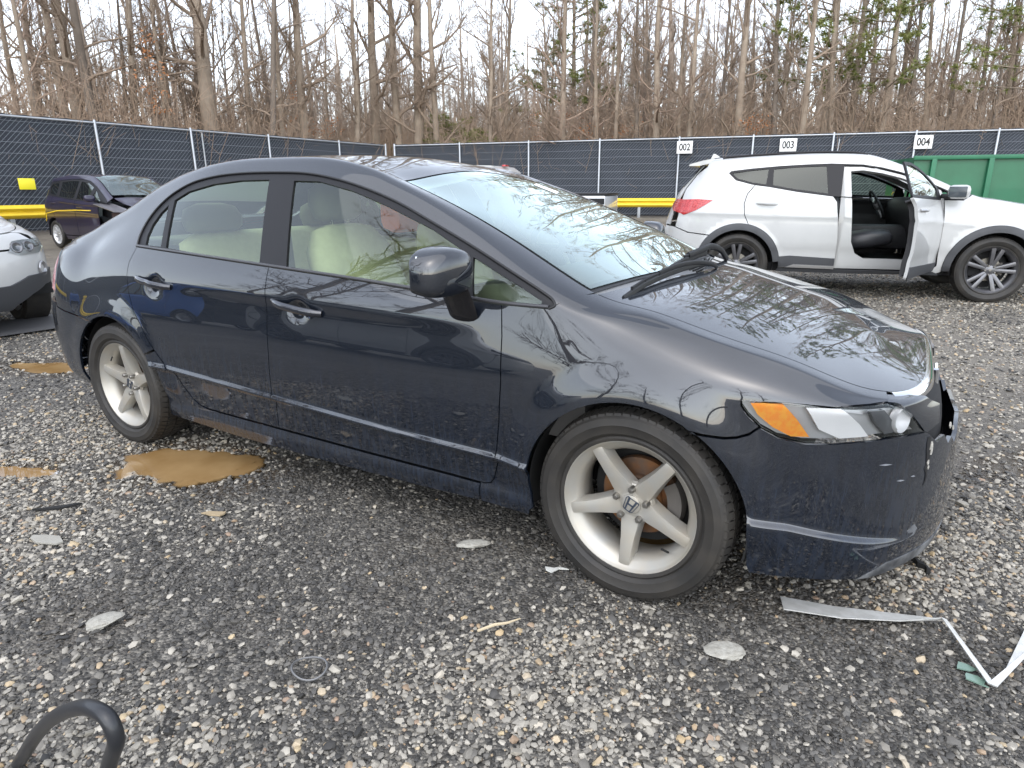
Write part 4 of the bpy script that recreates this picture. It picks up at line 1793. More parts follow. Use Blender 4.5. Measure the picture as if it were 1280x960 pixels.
CXS = [-3.0, -2.88, -2.76, -2.64, -2.52, -2.40, -2.25, -2.1, -1.95, -1.8, -1.65, -1.5, -1.35, -1.2, -1.1, -1.0, -.9, -.8, -.7, -.6, -.5, -.4, -.3, -.2, -.1, 0.0]
CIVIC_CURVES = [
    dict(side=[(-3.0, .80, .215), (-2.5, .82, .195), (-1.6, .822, .162), (-.5, .822, .172), (0, .826, .172)], tail=(-3.58, 3.2, [(-3.3, .24), (-3.7, .30)]), nose=(.848, 2.5, [(.4, .172), (.62, .160), (.9, .16)])),
    dict(side=[(-3.0, .84, .28), (-2.5, .846, .27), (-1.6, .846, .262), (-.5, .846, .262), (0, .846, .262)], tail=(-3.64, 3.2, [(-3.7, .33)]), nose=(.862, 2.5, [(.9, .25)])),
    dict(side=[(-3.0, .858, .42), (-2.5, .866, .42), (-1.6, .866, .42), (-.5, .866, .42), (0, .862, .42)], tail=(-3.67, 3.2, [(-3.7, .46)]), nose=(.858, 2.5, [(.9, .40)])),
    dict(side=[(-3.0, .862, .56), (-2.5, .872, .56), (-1.6, .876, .56), (-.5, .876, .55), (0, .870, .55)], tail=(-3.67, 3.2, [(-3.7, .60)]), nose=(.852, 2.55, [(.3, .545), (.9, .52)])),
    dict(side=[(-3.0, .850, .70), (-2.5, .866, .70), (-1.6, .872, .70), (-.5, .872, .68), (0, .866, .68)], tail=(-3.64, 3.2, [(-3.7, .74)]), nose=(.828, 2.7, [(.3, .665), (.6, .635), (.9, .62)])),
    dict(side=[(-3.0, .822, .83), (-2.5, .846, .83), (-1.6, .856, .82), (-.5, .856, .79), (0, .845, .78)], tail=(-3.62, 3.2, [(-3.7, .85)]), nose=(.79, 3.15, [(.3, .735), (.45, .705), (.62, .675), (.9, .66)])),
    dict(side=[(-3.0, .768, .935), (-2.75, .785, .958), (-2.5, .800, .965), (-1.6, .828, .94), (-.7, .836, .895), (-.28, .832, .885), (0, .800, .852)], tail=(-3.60, 3.2, [(-3.3, .945), (-3.7, .935)]), nose=(.770, 3.7, [(.25, .79), (.42, .745), (.6, .694), (.9, .680)])),
    dict(side=[(-3.0, .706, 1.012), (-2.75, .690, 1.100), (-2.5, .652, 1.210), (-2.25, .632, 1.288), (-2.0, .622, 1.320), (-1.6, .620, 1.322), (-1.35, .628, 1.300), (-1.0, .670, 1.212), (-.64, .742, 1.075), (-.30, .808, .938), (-.2, .798, .905), (0, .757, .876)],
         tail=(-3.59, 3.4, [(-3.3, .982), (-3.7, .955)]), nose=(.752, 3.95, [(.13, .850), (.3, .805), (.42, .772), (.52, .733), (.63, .697), (.9, .692)])),
    dict(side=[(-3.0, .630, 1.108), (-2.8, .602, 1.182), (-2.6, .566, 1.272), (-2.4, .534, 1.336), (-2.2, .518, 1.366), (-1.9, .512, 1.382), (-1.5, .515, 1.372), (-1.25, .530, 1.335), (-1.05, .556, 1.275), (-.75, .600, 1.172), (-.5, .645, 1.070), (-.28, .690, .972), (-.15, .708, .921), (0, .700, .893)],
         tail=(-3.58, 3.4, [(-3.12, 1.064), (-3.35, 1.012), (-3.7, .972)]), nose=(.733, 4.2, [(.13, .858), (.3, .815), (.42, .783), (.52, .745), (.63, .702), (.9, .696)])),
    dict(side=[(-3.0, .36, 1.118), (-2.8, .34, 1.205), (-2.6, .32, 1.298), (-2.4, .31, 1.362), (-2.2, .30, 1.392), (-1.9, .30, 1.404), (-1.5, .30, 1.393), (-1.25, .31, 1.355), (-1.1, .32, 1.312), (-.75, .35, 1.183), (-.5, .38, 1.085), (-.22, .40, .970), (-.10, .41, .935), (0, .41, .912)],
         tail=(-3.50, 3.0, [(-3.12, 1.070), (-3.35, 1.022), (-3.7, .985)]), nose=(.655, 3.4, [(.13, .882), (.3, .835), (.42, .801), (.52, .765), (.68, .712)])),
    dict(side=[(-3.0, 0, 1.122), (-2.8, 0, 1.212), (-2.6, 0, 1.306), (-2.4, 0, 1.372), (-2.2, 0, 1.402), (-1.9, 0, 1.414), (-1.5, 0, 1.402), (-1.25, 0, 1.365), (-1.1, 0, 1.325), (-.75, 0, 1.190), (-.5, 0, 1.092), (-.2, 0, .972), (-.08, 0, .940), (0, 0, .918)],
         tail=(-3.42, 3.0, [(-3.12, 1.074), (-3.35, 1.028), (-3.7, .99)]), nose=(.56, 2.6, [(.13, .888), (.3, .842), (.42, .810), (.60, .752)])),
]


def sedan_paint():
    m = mat('sedan_paint', (0.0030, 0.0052, 0.0100), 0.45, 0.0, 1.0, 0.2, coat_rough=0.015)
    t = m.node_tree
    b = t.nodes['Principled BSDF']
    b.inputs['Coat IOR'].default_value = 1.8
    co = t.nodes.new('ShaderNodeTexCoord')
    # road film: runs and splashes, densest on the lower doors
    mp = t.nodes.new('ShaderNodeMapping')
    mp.inputs['Scale'].default_value = (20, 20, 3.0)
    n1 = t.nodes.new('ShaderNodeTexNoise')
    n1.inputs['Scale'].default_value = 3.0
    n1.inputs['Detail'].default_value = 9
    n1.inputs['Roughness'].default_value = .65
    t.links.new(co.outputs['Object'], mp.inputs[0])
    t.links.new(mp.outputs[0], n1.inputs['Vector'])
    sp = t.nodes.new('ShaderNodeSeparateXYZ')
    t.links.new(co.outputs['Object'], sp.inputs[0])
    hz = t.nodes.new('ShaderNodeMapRange')
    hz.inputs['From Min'].default_value = .78
    hz.inputs['From Max'].default_value = .22
    hz.inputs['To Min'].default_value = 0
    hz.inputs['To Max'].default_value = 1
    t.links.new(sp.outputs['Z'], hz.inputs['Value'])
    th = t.nodes.new('ShaderNodeMapRange')
    th.inputs['From Min'].default_value = .40
    th.inputs['From Max'].default_value = .72
    t.links.new(n1.outputs['Fac'], th.inputs['Value'])
    mu = t.nodes.new('ShaderNodeMath')
    mu.operation = 'MULTIPLY'
    t.links.new(hz.outputs[0], mu.inputs[0])
    t.links.new(th.outputs[0], mu.inputs[1])
    mx = t.nodes.new('ShaderNodeMix')
    mx.data_type = 'RGBA'
    mx.inputs[6].default_value = (0.0030, 0.0052, 0.0100, 1)
    mx.inputs[7].default_value = (0.012, 0.019, 0.034, 1)
    t.links.new(mu.outputs[0], mx.inputs[0])
    t.links.new(mx.outputs[2], b.inputs['Base Color'])
    cr = t.nodes.new('ShaderNodeMapRange')
    cr.inputs['To Min'].default_value = .012
    cr.inputs['To Max'].default_value = .14
    t.links.new(mu.outputs[0], cr.inputs['Value'])
    t.links.new(cr.outputs[0], b.inputs['Coat Roughness'])
    return m


def build_civic():
    H = Hull(CIVIC_CURVES, CXS, disp=civic_disp)
    car = empty('parked_sedan', (0, 0, 0))
    tag(car, 'dark blue-black four door sedan with torn front bumper and silver five spoke wheels', 'car')
    paint = sedan_paint()
    satin = mat('satin_black_trim', (0.010, 0.010, 0.012), 0.48, 0, 0, .3, bump=(400, .1, .0005))
    rubber = mat('window_rubber', (0.008, 0.008, 0.009), 0.5)
    plastic = mat('grey_black_plastic', (0.025, 0.026, 0.028), 0.55, bump=(900, .15, .0004))
    inner = mat('car_shell_dark', (0.006, 0.006, 0.007), 0.85)
    chrome = mat('chrome', (0.75, 0.76, 0.78), 0.08, 1.0)
    glass = glass_mat('green_tint_glass', (0.82, 0.96, 0.76), 1.7, dirt=.015)
    wglass = glass_mat('windscreen_glass', (0.74, 0.92, 0.88), 2.1, dirt=.12, mirror=(.86, 1.0, .98))
    top = H.J - 1

    def ux(x, v):
        u = np.linspace(0, H.K - 1, 3000)
        xx = H.P(u, np.full_like(u, v))[:, 0]
        return float(np.interp(x, xx, u))

    def vline(v, xa, xb, n=40):
        ua, ub = ux(xa, v), ux(xb, v)
        return [(a, v) for a in np.linspace(ua, ub, n)]

    def uline(u, va, vb, n=10):
        return [(u, a) for a in np.linspace(va, vb, n)]

    def cat(*segs):
        out = []
        for s_ in segs:
            for q in s_:
                if not out or (abs(out[-1][0] - q[0]) + abs(out[-1][1] - q[1])) > 2e-3:
                    out.append((float(q[0]), float(q[1])))
        if abs(out[0][0] - out[-1][0]) + abs(out[0][1] - out[-1][1]) < 2e-3:
            out.pop()
        return out

    # ---------- lines traced on the side (x, z)
    dlo_top = [(-2.518, .996), (-2.530, 1.04), (-2.524, 1.09), (-2.490, 1.152), (-2.408, 1.220), (-2.266, 1.280), (-2.1, 1.310), (-1.918, 1.322), (-1.677, 1.322), (-1.508, 1.315), (-1.358, 1.295),
               (-1.19, 1.260), (-.998, 1.206), (-.816, 1.140), (-.643, 1.075), (-.46, 1.002), (-.320, .943), (-.280, .921), (-.272, .907), (-.290, .897)]
    belt = [(-.290, .897), (-.456, .897), (-.678, .909), (-1.1, .934), (-1.556, .956), (-2.0, .976), (-2.35, .990), (-2.518, .996)]
    bgap = [(-1.556, .956), (-1.551, .893), (-1.545, .80), (-1.545, .614), (-1.566, .398), (-1.586, .276)]
    dfront = [(-.456, .897), (-.444, .80), (-.438, .646), (-.446, .515), (-.470, .36), (-.492, .290), (-.508, .268), (-.535, .261)]
    dbot = [(-.535, .261), (-.70, .264), (-1.09, .266), (-1.586, .272), (-1.84, .275), (-2.06, .279)]
    rrear = [(-2.06, .279), (-2.115, .288), (-2.16, .312), (-2.215, .375), (-2.262, .440), (-2.384, .575), (-2.434, .646), (-2.485, .70), (-2.525, .79), (-2.545, .87), (-2.545, .93), (-2.518, .996)]

    def arc(cx, r, a0, a1, n=26, cz=.305, sq=1.0):
        return [(cx + r * math.cos(R(a)), cz + sq * r * math.sin(R(a))) for a in np.linspace(a0, a1, n)]
    xz = H.xz
    VS = dict(vmax=7.6)
    S = lambda pts: [tuple(q) for q in xz(pts, vmax=7.6)]

    bodyp = paint

    def ridge_lines(x0, x1):
        zr = lambda q: np.interp(q, [-2.36, -1.57, -.94, -.47, -.36, .0], [.452, .418, .389, .378, .371, .36])
        qs = np.arange(x0, x1, .016)
        return [xz([(q, zr(q) + o) for q in qs], vmax=7.6, step=1) for o in (.045, .03, .022, .015, .008, .0, -.006, -.012, -.018, -.03)]

    def cup_pts(hx, hz):
        out_ = []
        for r_, n_ in ((.0, 1), (.25, 8), (.5, 12), (.75, 16), (1.0, 20), (1.3, 24), (1.7, 24), (2.1, 24)):
            out_.append(xz([(hx + .040 * r_ * math.cos(2 * math.pi * k / n_), hz + .032 * r_ * math.sin(2 * math.pi * k / n_)) for k in range(n_)] + [(hx + .04 * r_, hz)], vmax=7.6, step=1)[:-1])
        return out_
    lines_of = {'front_door': ridge_lines(-1.6, -.43) + cup_pts(-1.372, .806), 'rear_door': ridge_lines(-2.42, -1.5) + cup_pts(-2.318, .836)}
    parts = {}
    # ---------- doors
    for nm, out_ in (('front_door', cat(S(bgap), S(dbot[::-1][2:][:0] or [(-1.586, .276), (-1.586, .272), (-1.09, .266), (-.70, .264), (-.535, .261)]), S(dfront[::-1]), S(belt[1:5]))),
                     ('rear_door', cat(S(rrear), S([(-2.518, .996), (-2.35, .990), (-2.0, .976), (-1.556, .956)]), S(bgap), S([(-1.586, .272), (-1.84, .275), (-2.06, .279)])))):
        parts[nm] = out_
        for sd in (-1, 1):
            panel(H, out_, step=.022, sides=(sd,), lines=lines_of[nm]).build(nm, bodyp, car)
    # ---------- fender
    farch = arc(0.0, .347, 199, 59, 34)
    hl_top = [(.300, .85, .703), (.41, .83, .706), (.52, .775, .700), (.60, .69, .697), (.640, .640, .699)]
    seam = [(.178, .603), (.214, .598), (.269, .596), (.300, .600), (.330, .612), (.352, .633)]
    hl_back = [(.352, .633), (.322, .660), (.302, .686), (.300, .703)]
    hood_line = vline(8, .632, -.19, 50)
    fen = cat(S([(-.456, .897), (-.290, .897)]), S([(-.290, .897), (-.272, .907)]), H.xyz([tuple(H.P(*H.xz([(-.272, .907)], vmax=7.6)[0]))] + [tuple(H.P(np.array(ux(-.19, 8)), np.array(8.0)))], step=.02), hood_line[::-1],
              H.xyz(hl_top[::-1]), S(hl_back[::-1]), S(seam[::-1]), S(arc(0.0, .347, 59, 195, 34)), S([(-.352, .205), (-.360, .180), (-.45, .183), (-.555, .185), (-.550, .262)]), S(dfront[::-1]))
    for sd in (-1, 1):
        panel(H, fen, step=.022, sides=(sd,), lines=ridge_lines(-.45, -.2)).build('front_fender', bodyp, car)
    # ---------- rocker
    rock = cat(S([(-.557, .185), (-.552, .256), (-.70, .2585), (-1.09, .2605), (-1.586, .2665), (-1.84, .270), (-2.06, .274), (-2.115, .283), (-2.16, .307), (-2.215, .370), (-2.262, .435), (-2.345, .530)]),
               S(arc(-2.712, .354, 34, -14, 14)), S([(-2.385, .190), (-1.9, .173), (-1.25, .171), (-.86, .176), (-.557, .185)]))
    for sd in (-1, 1):
        panel(H, rock, step=.022, sides=(sd,), lines=ridge_lines(-2.42, -2.2)).build('side_sill', bodyp, car)
    # ---------- quarter panel with roof rail and A pillar
    ut = ux(-3.50, 8)
    qa = vline(8, -.195, -3.50, 110)
    tl_u = ux(-3.33, 5)
    quarter = cat(qa, uline(ut, 8, 6.35, 8), H.xz([(-3.36, .925)], vmax=6.6), S([(-3.30, .90), (-3.285, .80), (-3.27, .70), (-3.245, .662), (-3.167, .649), (-3.037, .635), (-2.87, .622)]),
                  S(arc(-2.712, .354, 116, 35, 22)), S([(-2.350, .537), (-2.384, .575), (-2.434, .646), (-2.485, .70), (-2.525, .79), (-2.545, .87), (-2.545, .93), (-2.518, .996)]), S(dlo_top[1:-3]),
                  S([(-.280, .921), (-.272, .907)]))
    for sd in (-1, 1):
        panel(H, quarter, step=.022, sides=(sd,), gap=.0018).build('quarter_panel', bodyp, car)
    # ---------- hood, roof, trunk lid
    u0 = ux(-.06, 10)
    u8 = ux(-.185, 8)
    u1 = H.K - 1
    cowl_edge = [(a, b) for a, b in zip(np.linspace(u8, u0, 20) + .0, np.linspace(8, 10, 20))]
    hood = cat(cowl_edge[::-1], vline(8, -.185, .632, 50), [(a, 8) for a in np.linspace(ux(.632, 8), u1, 30)], uline(u1, 8, 10, 8), [(a, 10) for a in np.linspace(u1, u0, 40)])
    panel(H, hood, step=.03, sides=(-1, 1)).build('hood', bodyp, car)
    ru0, ru1 = ux(-2.36, 9), ux(-1.085, 9)
    roof = cat([(a, 8) for a in np.linspace(ux(-2.44, 8), ux(-1.06, 8), 50)], [(a, b) for a, b in zip(np.linspace(ux(-1.06, 8), ux(-1.115, 10), 14), np.linspace(8, 10, 14))],
               [(a, 10) for a in np.linspace(ux(-1.115, 10), ux(-2.36, 10), 40)], [(a, b) for a, b in zip(np.linspace(ux(-2.36, 10), ux(-2.44, 8), 14), np.linspace(10, 8, 14))])
    panel(H, roof, step=.03, sides=(-1, 1), gap=.003).build('roof', bodyp, car)
    trunk = cat([(a, 8) for a in np.linspace(ux(-3.05, 8), 0, 50)], uline(0, 8, 10, 8), [(a, 10) for a in np.linspace(0, ux(-3.03, 10), 30)], [(a, b) for a, b in zip(np.linspace(ux(-3.03, 10), ux(-3.05, 8), 14), np.linspace(10, 8, 14))])
    panel(H, trunk, step=.03, sides=(-1, 1)).build('trunk_lid', bodyp, car)
    tface = cat(uline(ut, 6.35, 8, 8), [(a, 8) for a in np.linspace(ut, 0, 20)], uline(0, 8, 4.2, 10), [(a, 4.2) for a in np.linspace(0, ux(-3.59, 4.2) * .6, 10)], uline(ux(-3.59, 4.2) * .6, 4.2, 6.35, 8), [(a, 6.35) for a in np.linspace(ux(-3.59, 4.2) * .6, ut, 8)])
    panel(H, tface, step=.035, sides=(-1, 1), gap=.001).build('trunk_face', bodyp, car)
    # ---------- tail lamps
    ta = ux(-3.59, 4.2) * .6
    tl = cat(H.xz([(-3.36, .925)], vmax=6.6), [(a, 6.35) for a in np.linspace(ux(-3.40, 6.35), ta, 12)], uline(ta, 6.35, 4.2, 10), [(a, 4.2) for a in np.linspace(ta, ux(-3.28, 4.2), 14)], S([(-3.27, .72), (-3.285, .80), (-3.30, .90)]))
    tm = mat('red_tail_lens', (0.30, 0.008, 0.010), 0.08, 0, .6, noise=(60, (0.5, .05, .05), .1))
    for sd in (-1, 1):
        panel(H, tl, step=.035, sides=(sd,), gap=.002).build('tail_lamp', tm, car)
    # ---------- bumpers
    ub = ux(-3.245, 4)
    rb = cat(S([(-2.87, .619), (-3.037, .632), (-3.167, .646), (-3.245, .659)]), [(a, 3.75) for a in np.linspace(ux(-3.27, 3.75), 0, 26)], uline(0, 3.75, 0, 12), [(a, 0) for a in np.linspace(0, ux(-3.06, 0), 30)], S([(-3.055, .24)]), S(arc(-2.712, .354, 192, 117, 20)))
    panel(H, rb, step=.03, sides=(-1, 1)).build('rear_bumper', bodyp, car)
    # front bumper: from arch to nose, with the torn edge by the grille
    hl_bot = [(.352, .830, .630), (.40, .815, .605), (.466, .79, .592), (.53, .755, .592), (.58, .72, .595), (.65, .65, .598), (.70, .59, .596), (.742, .535, .594)]
    hlb = H.xyz(hl_bot)
    utip, vtip = hlb[-1]
    seam_b = [(.352, .629), (.330, .608), (.300, .596), (.269, .592), (.214, .594), (.182, .598)]
    # lower and upper grille mouth borders
    um = utip + (u1 - utip) * .22
    torn = [(utip, vtip), (utip + .10, vtip - .05), (um * .6 + utip * .4, vtip - .42), (um, vtip - .30), (um + .25, vtip - .62), (um + .45, vtip - .50), (um + .75, vtip - .78), (um + 1.0, vtip - .60), (u1, vtip - .66)]
    fbump = cat(hlb, torn[1:], uline(u1, vtip - .66, 0, 14), [(a, 0) for a in np.linspace(u1, ux(.36, 0), 60)], S([(.352, .203), (.350, .26)]), S(arc(0.0, .349, -6, 57.5, 18)), S(seam_b[::-1]))
    qs = np.arange(.30, .76, .012)
    zl = lambda q: np.interp(q, [.3, .44, .54, .64, .72], [.352, .333, .308, .282, .262])
    fl = [H.xz([(q, zl(q) + o) for q in qs], vmax=5, step=1) for o in (.026, .016, .012, .008, .004, 0, -.010)]
    panel(H, fbump, step=.022, sides=(-1, 1), lines=fl).build('front_bumper', bodyp, car)
    # fascia between lamp, hood edge and the torn mouth
    hlin_uv = H.xyz([(.640, .640, .699), (.69, .585, .655), (.742, .535, .594)], vmax=7.7)
    fasc = cat(hlin_uv, [(utip + .10, vtip - .05), (utip + .55, vtip + .10), (utip + .75, vtip + .9), (utip + .35, vtip + 1.8), (utip + .15, 6.2), (utip - .15, 7.2), (utip - .45, 7.85)], [(a, 7.9) for a in np.linspace(utip - .6, ux(.634, 7.9), 6)])
    for sd in (-1, 1):
        panel(H, fasc, step=.02, sides=(sd,), gap=.0015, off=-.002).build('nose_fascia', bodyp, car)
    # dark crumpled backing behind the torn edge and the grille mouth
    mouth = cat(uline(utip + .05, 1.2, 6.0, 10), [(a, 6.0) for a in np.linspace(utip + .05, u1, 16)], uline(u1, 6.0, 1.2, 10), [(a, 1.2) for a in np.linspace(u1, utip + .05, 16)])
    panel(H, mouth, step=.04, off=-.05, sides=(-1, 1), gap=0, lip=0).build('bumper_core', inner, car)
    # chrome grille bar: a bowed bar standing on the hood's leading edge
    un = np.linspace(ux(.640, 8), u1, 24)
    P0 = H.P(un, np.full_like(un, 7.95))
    P0n = H.N(un, np.full_like(un, 7.0))
    gb = MB()
    V, Fc = [], []
    hh = np.linspace(.030, .050, 24)
    full = [(p, n, h_, -1) for p, n, h_ in zip(P0, P0n, hh)] + [(p, n, h_, 1) for p, n, h_ in list(zip(P0, P0n, hh))[::-1][1:]]
    for p, n, h_, sd in full:
        p = np.array([p[0], p[1] * sd, p[2]])
        n2 = np.array([n[0], n[1] * sd, 0])
        n2 /= np.linalg.norm(n2) + 1e-9
        for o, dz in ((-.02, .001), (.004, .004), (.016, -.006), (.021, -h_ * .55), (.012, -h_), (-.03, -h_)):
            V.append(p + n2 * o + np.array([0, 0, dz - .002]))
    k = 6
    for i in range(len(full) - 1):
        for j in range(k):
            j2 = (j + 1) % k
            Fc.append((i * k + j, i * k + j2, (i + 1) * k + j2, (i + 1) * k + j))
    Fc += [tuple(range(k)), tuple((len(full) - 1) * k + j for j in range(k))]
    gb.add(V, Fc)
    grille = gb.build('grille_bar', chrome, car, sharp=60)
    em = MB()
    for a, b, w in (((-.045, .035), (-.03, -.035), .011), ((.045, .035), (.03, -.035), .011), ((-.04, 0), (.04, 0), .009)):
        em.tube([(.764, a[0], .632 + a[1] * .9), (.770, b[0], .632 + b[1] * .9)], w * .8, 8)
    em.build('emblem', chrome, grille)
    # ---------- headlamps
    hl_in = [(.640, .640, .699), (.69, .585, .655), (.742, .535, .594)]
    hl = cat(H.xyz(hl_top, vmax=7.7), H.xyz(hl_in[1:], vmax=7.7), H.xyz(hl_bot[::-1], vmax=7.7), S(hl_back))
    lens = glass_mat('headlamp_lens', (0.98, 0.98, 0.98), 1.0, dirt=.02)
    hdark = mat('headlamp_shell', (0.42, 0.43, 0.44), 0.3, 0.3)
    refl = mat('headlamp_reflector', (0.92, 0.93, 0.94), 0.35, 0.0, .4)
    amber = mat('amber_lens', (1.0, 0.30, 0.012), 0.18, 0, .8, noise=(70, (1.0, .40, .025), .1))
    for sd in (-1, 1):
        lo = panel(H, hl, step=.02, off=-.004, sides=(sd,), gap=.004, lip=.006).build('headlamp', lens, car)
        panel(H, hl, step=.03, off=-.036, sides=(sd,), gap=.003, lip=0).build('lamp_housing', hdark, lo)
        am = cat(H.xyz([(.325, .838, .694), (.36, .83, .698), (.405, .82, .700), (.445, .80, .652), (.475, .782, .607), (.43, .80, .607), (.385, .82, .630), (.345, .83, .662)], closed=True))
        panel(H, am, step=.015, off=-.014, sides=(sd,), gap=0, lip=.03).build('turn_indicator', amber, lo)
        lb = cat(H.xyz([(.462, .795, .690), (.54, .745, .690), (.585, .705, .640), (.61, .685, .604), (.545, .74, .602), (.495, .77, .628)], closed=True))
        panel(H, lb, step=.02, off=-.016, sides=(sd,), gap=0, lip=.02).build('low_beam_reflector', refl, lo)
        db = cat(H.xyz([(.600, .695, .690), (.628, .665, .690), (.668, .630, .640), (.690, .612, .606), (.655, .648, .604), (.626, .674, .640)], closed=True))
        panel(H, db, step=.02, off=-.020, sides=(sd,), gap=0, lip=.015).build('lamp_divider', mat('lamp_divider_grey', (.10, .105, .115), .3, .3), lo)
        # round high beam bowl
        c = H.P(*H.xyz([(.690, .600, .640)])[0])
        n = H.N(*H.xyz([(.690, .600, .640)])[0])
        bw = MB().lathe([(.001, -.018), (.012, -.017), (.024, -.012), (.032, -.004), (.035, .0), (.037, -.004), (.037, -.02)], 28, axis='z')
        o = bw.build('high_beam_reflector', refl, lo)
        o.location = (c[0] - n[0] * .014, sd * (c[1] - n[1] * .014), c[2] - n[2] * .014 - .004)
        o.rotation_euler = Vector((n[0] + .2, sd * n[1], n[2] * .5)).to_track_quat('Z', 'Y').to_euler()
    # ---------- side windows: black frame with openings
    frame_o = cat(S(dlo_top[:-1]), S(belt))
    fgl = [(-1.568, 1.288), (-1.425, 1.284), (-1.234, 1.247), (-1.041, 1.193), (-.809, 1.118), (-.668, 1.058), (-.664, 1.03), (-.640, .918), (-.742, .924), (-1.1, .945), (-1.462, .964)]
    rgl = [(-2.345, 1.210), (-2.255, 1.248), (-2.083, 1.279), (-1.905, 1.293), (-1.721, 1.294), (-1.622, .972), (-2.0, .988), (-2.283, 1.004)]
    tri = [(-.606, 1.034), (-.572, .912), (-.40, .908), (-.318, .908), (-.318, .917), (-.40, .955)]
    qgl = [(-2.382, 1.188), (-2.429, 1.150), (-2.462, 1.10), (-2.470, 1.05), (-2.458, 1.010), (-2.325, 1.006)]
    openings = [S(dense([(a, b, 0) for a, b in g], .02, True)[:, :2]) for g in (fgl, rgl, tri, qgl)]
    openings = [o[:-1] if np.hypot(o[0][0] - o[-1][0], o[0][1] - o[-1][1]) < 1e-4 else o for o in openings]
    for sd in (-1, 1):
        panel(H, frame_o, openings, step=.025, off=-.004, sides=(sd,), gap=.001, lip=.012).build('window_frame', satin, car)
        for g, nm in zip(openings, ('front_window', 'rear_window', 'front_quarter_window', 'rear_quarter_window')):
            panel(H, g, step=.03, off=-.010, sides=(sd,), gap=-.006, lip=0).build(nm, glass, car)
        # bright rubber strip under the windows
        bl = crom(belt, 6)[:, :2]
        uvb = xz([tuple(q) for q in bl], vmax=7.6)
        st = MB()
        pb = H.P(uvb[:, 0], uvb[:, 1]) * np.array([1, sd, 1])
        nb = H.N(uvb[:, 0], uvb[:, 1]) * np.array([1, sd, 1])
        st.tube(pb + nb * .001 + np.array([0, 0, .006]), .0055, 8, flat=1.1)
        st.build('belt_moulding', mat('belt_rubber', (.05, .05, .055), .3), car)
        tl_ = crom(dlo_top, 4)[:, :2]
        uvb = xz([tuple(q) for q in tl_], vmax=7.6)
        pb = H.P(uvb[:, 0], uvb[:, 1]) * np.array([1, sd, 1])
        st = MB()
        st.tube(pb, .0045, 8)
        st.build('drip_moulding', rubber, car)
    # ---------- windscreen and rear glass
    wsc = cat([(a, 8.06) for a in np.linspace(ux(-.215, 8), ux(-1.05, 8), 40)], [(a, b) for a, b in zip(np.linspace(ux(-1.055, 8), ux(-1.11, 10), 14), np.linspace(8.06, 10, 14))],
              [(a, 10) for a in np.linspace(ux(-1.11, 10), ux(-.13, 10), 30)], [(a, b) for a, b in zip(np.linspace(ux(-.13, 10), ux(-.215, 8), 14), np.linspace(10, 8.06, 14))])
    panel(H, wsc, step=.04, off=-.001, sides=(-1, 1), gap=.002, lip=0).build('windscreen', wglass, car)
    # black ceramic border of the windscreen
    ring_o = H.inset(wsc, -.004)
    ring_i = H.inset(wsc, .022)
    rgc = cat([(a, 8.02) for a in np.linspace(ux(-.20, 8), ux(-1.06, 8), 40)], [(a, b) for a, b in zip(np.linspace(ux(-1.06, 8), ux(-1.12, 10), 14), np.linspace(8.02, 10, 14))],
              [(a, b) for a, b in zip(np.linspace(ux(-1.105, 10), ux(-1.045, 8), 14), np.linspace(10, 8.16, 14))], [(a, 8.16) for a in np.linspace(ux(-1.045, 8), ux(-.23, 8), 40)],
              [(a, b) for a, b in zip(np.linspace(ux(-.235, 8), ux(-.165, 10), 14), np.linspace(8.16, 10, 14))], [(a, b) for a, b in zip(np.linspace(ux(-.12, 10), ux(-.20, 8), 14), np.linspace(10, 8.02, 14))])
    panel(H, rgc, step=.03, off=-.005, sides=(-1, 1), gap=0, lip=0).build('windscreen_border', rubber, car)
    rgl2 = cat([(a, 8.04) for a in np.linspace(ux(-3.03, 8), ux(-2.46, 8), 30)], [(a, b) for a, b in zip(np.linspace(ux(-2.46, 8), ux(-2.38, 10), 14), np.linspace(8.04, 10, 14))],
               [(a, 10) for a in np.linspace(ux(-2.38, 10), ux(-3.01, 10), 30)], [(a, b) for a, b in zip(np.linspace(ux(-3.01, 10), ux(-3.03, 8), 14), np.linspace(10, 8.04, 14))])
    panel(H, rgl2, step=.04, off=-.003, sides=(-1, 1), gap=.003, lip=0).build('rear_screen', glass, car)
    # ---------- cowl between windscreen and hood
    cowl = cat([(a, b) for a, b in zip(np.linspace(ux(-.225, 8), ux(-.15, 10), 16), np.linspace(8.1, 10, 16))], [(a, b) for a, b in zip(np.linspace(ux(-.045, 10), ux(-.17, 8), 16), np.linspace(10, 8.02, 16))])
    grey = mat('cowl_grey_plastic', (.16, .165, .17), .42, bump=(700, .1, .0004))
    cw = panel(H, cowl, step=.03, off=-.009, sides=(-1, 1), gap=0, lip=.03).build('cowl', grey, car)
    vents = MB()
    for i in range(30):
        for row in range(5):
            y = .02 + .018 * i
            x = -.105 + .014 * row - .10 * (y / .7) ** 2
            uvp = H.inv([(x, y, 0)], (1, 1, 0), vmin=7.9)[0]
            q = H.P(*uvp)
            vents.box((q[0], q[1], q[2] - .006), (.005, .012, .006))
    vents.build('vent_slots', rubber, cw)
    for yy in (-.28, .30):
        uvp = H.inv([(-.12, yy, 0)], (1, 1, 0), vmin=7.9)[0]
        q = H.P(*uvp)
        nz = MB().lathe([(.0, .014), (.006, .013), (.010, .004), (.012, -.006)], 12, axis='z')
        o = nz.build('washer_nozzle', rubber, cw)
        o.location = (q[0], q[1], q[2])
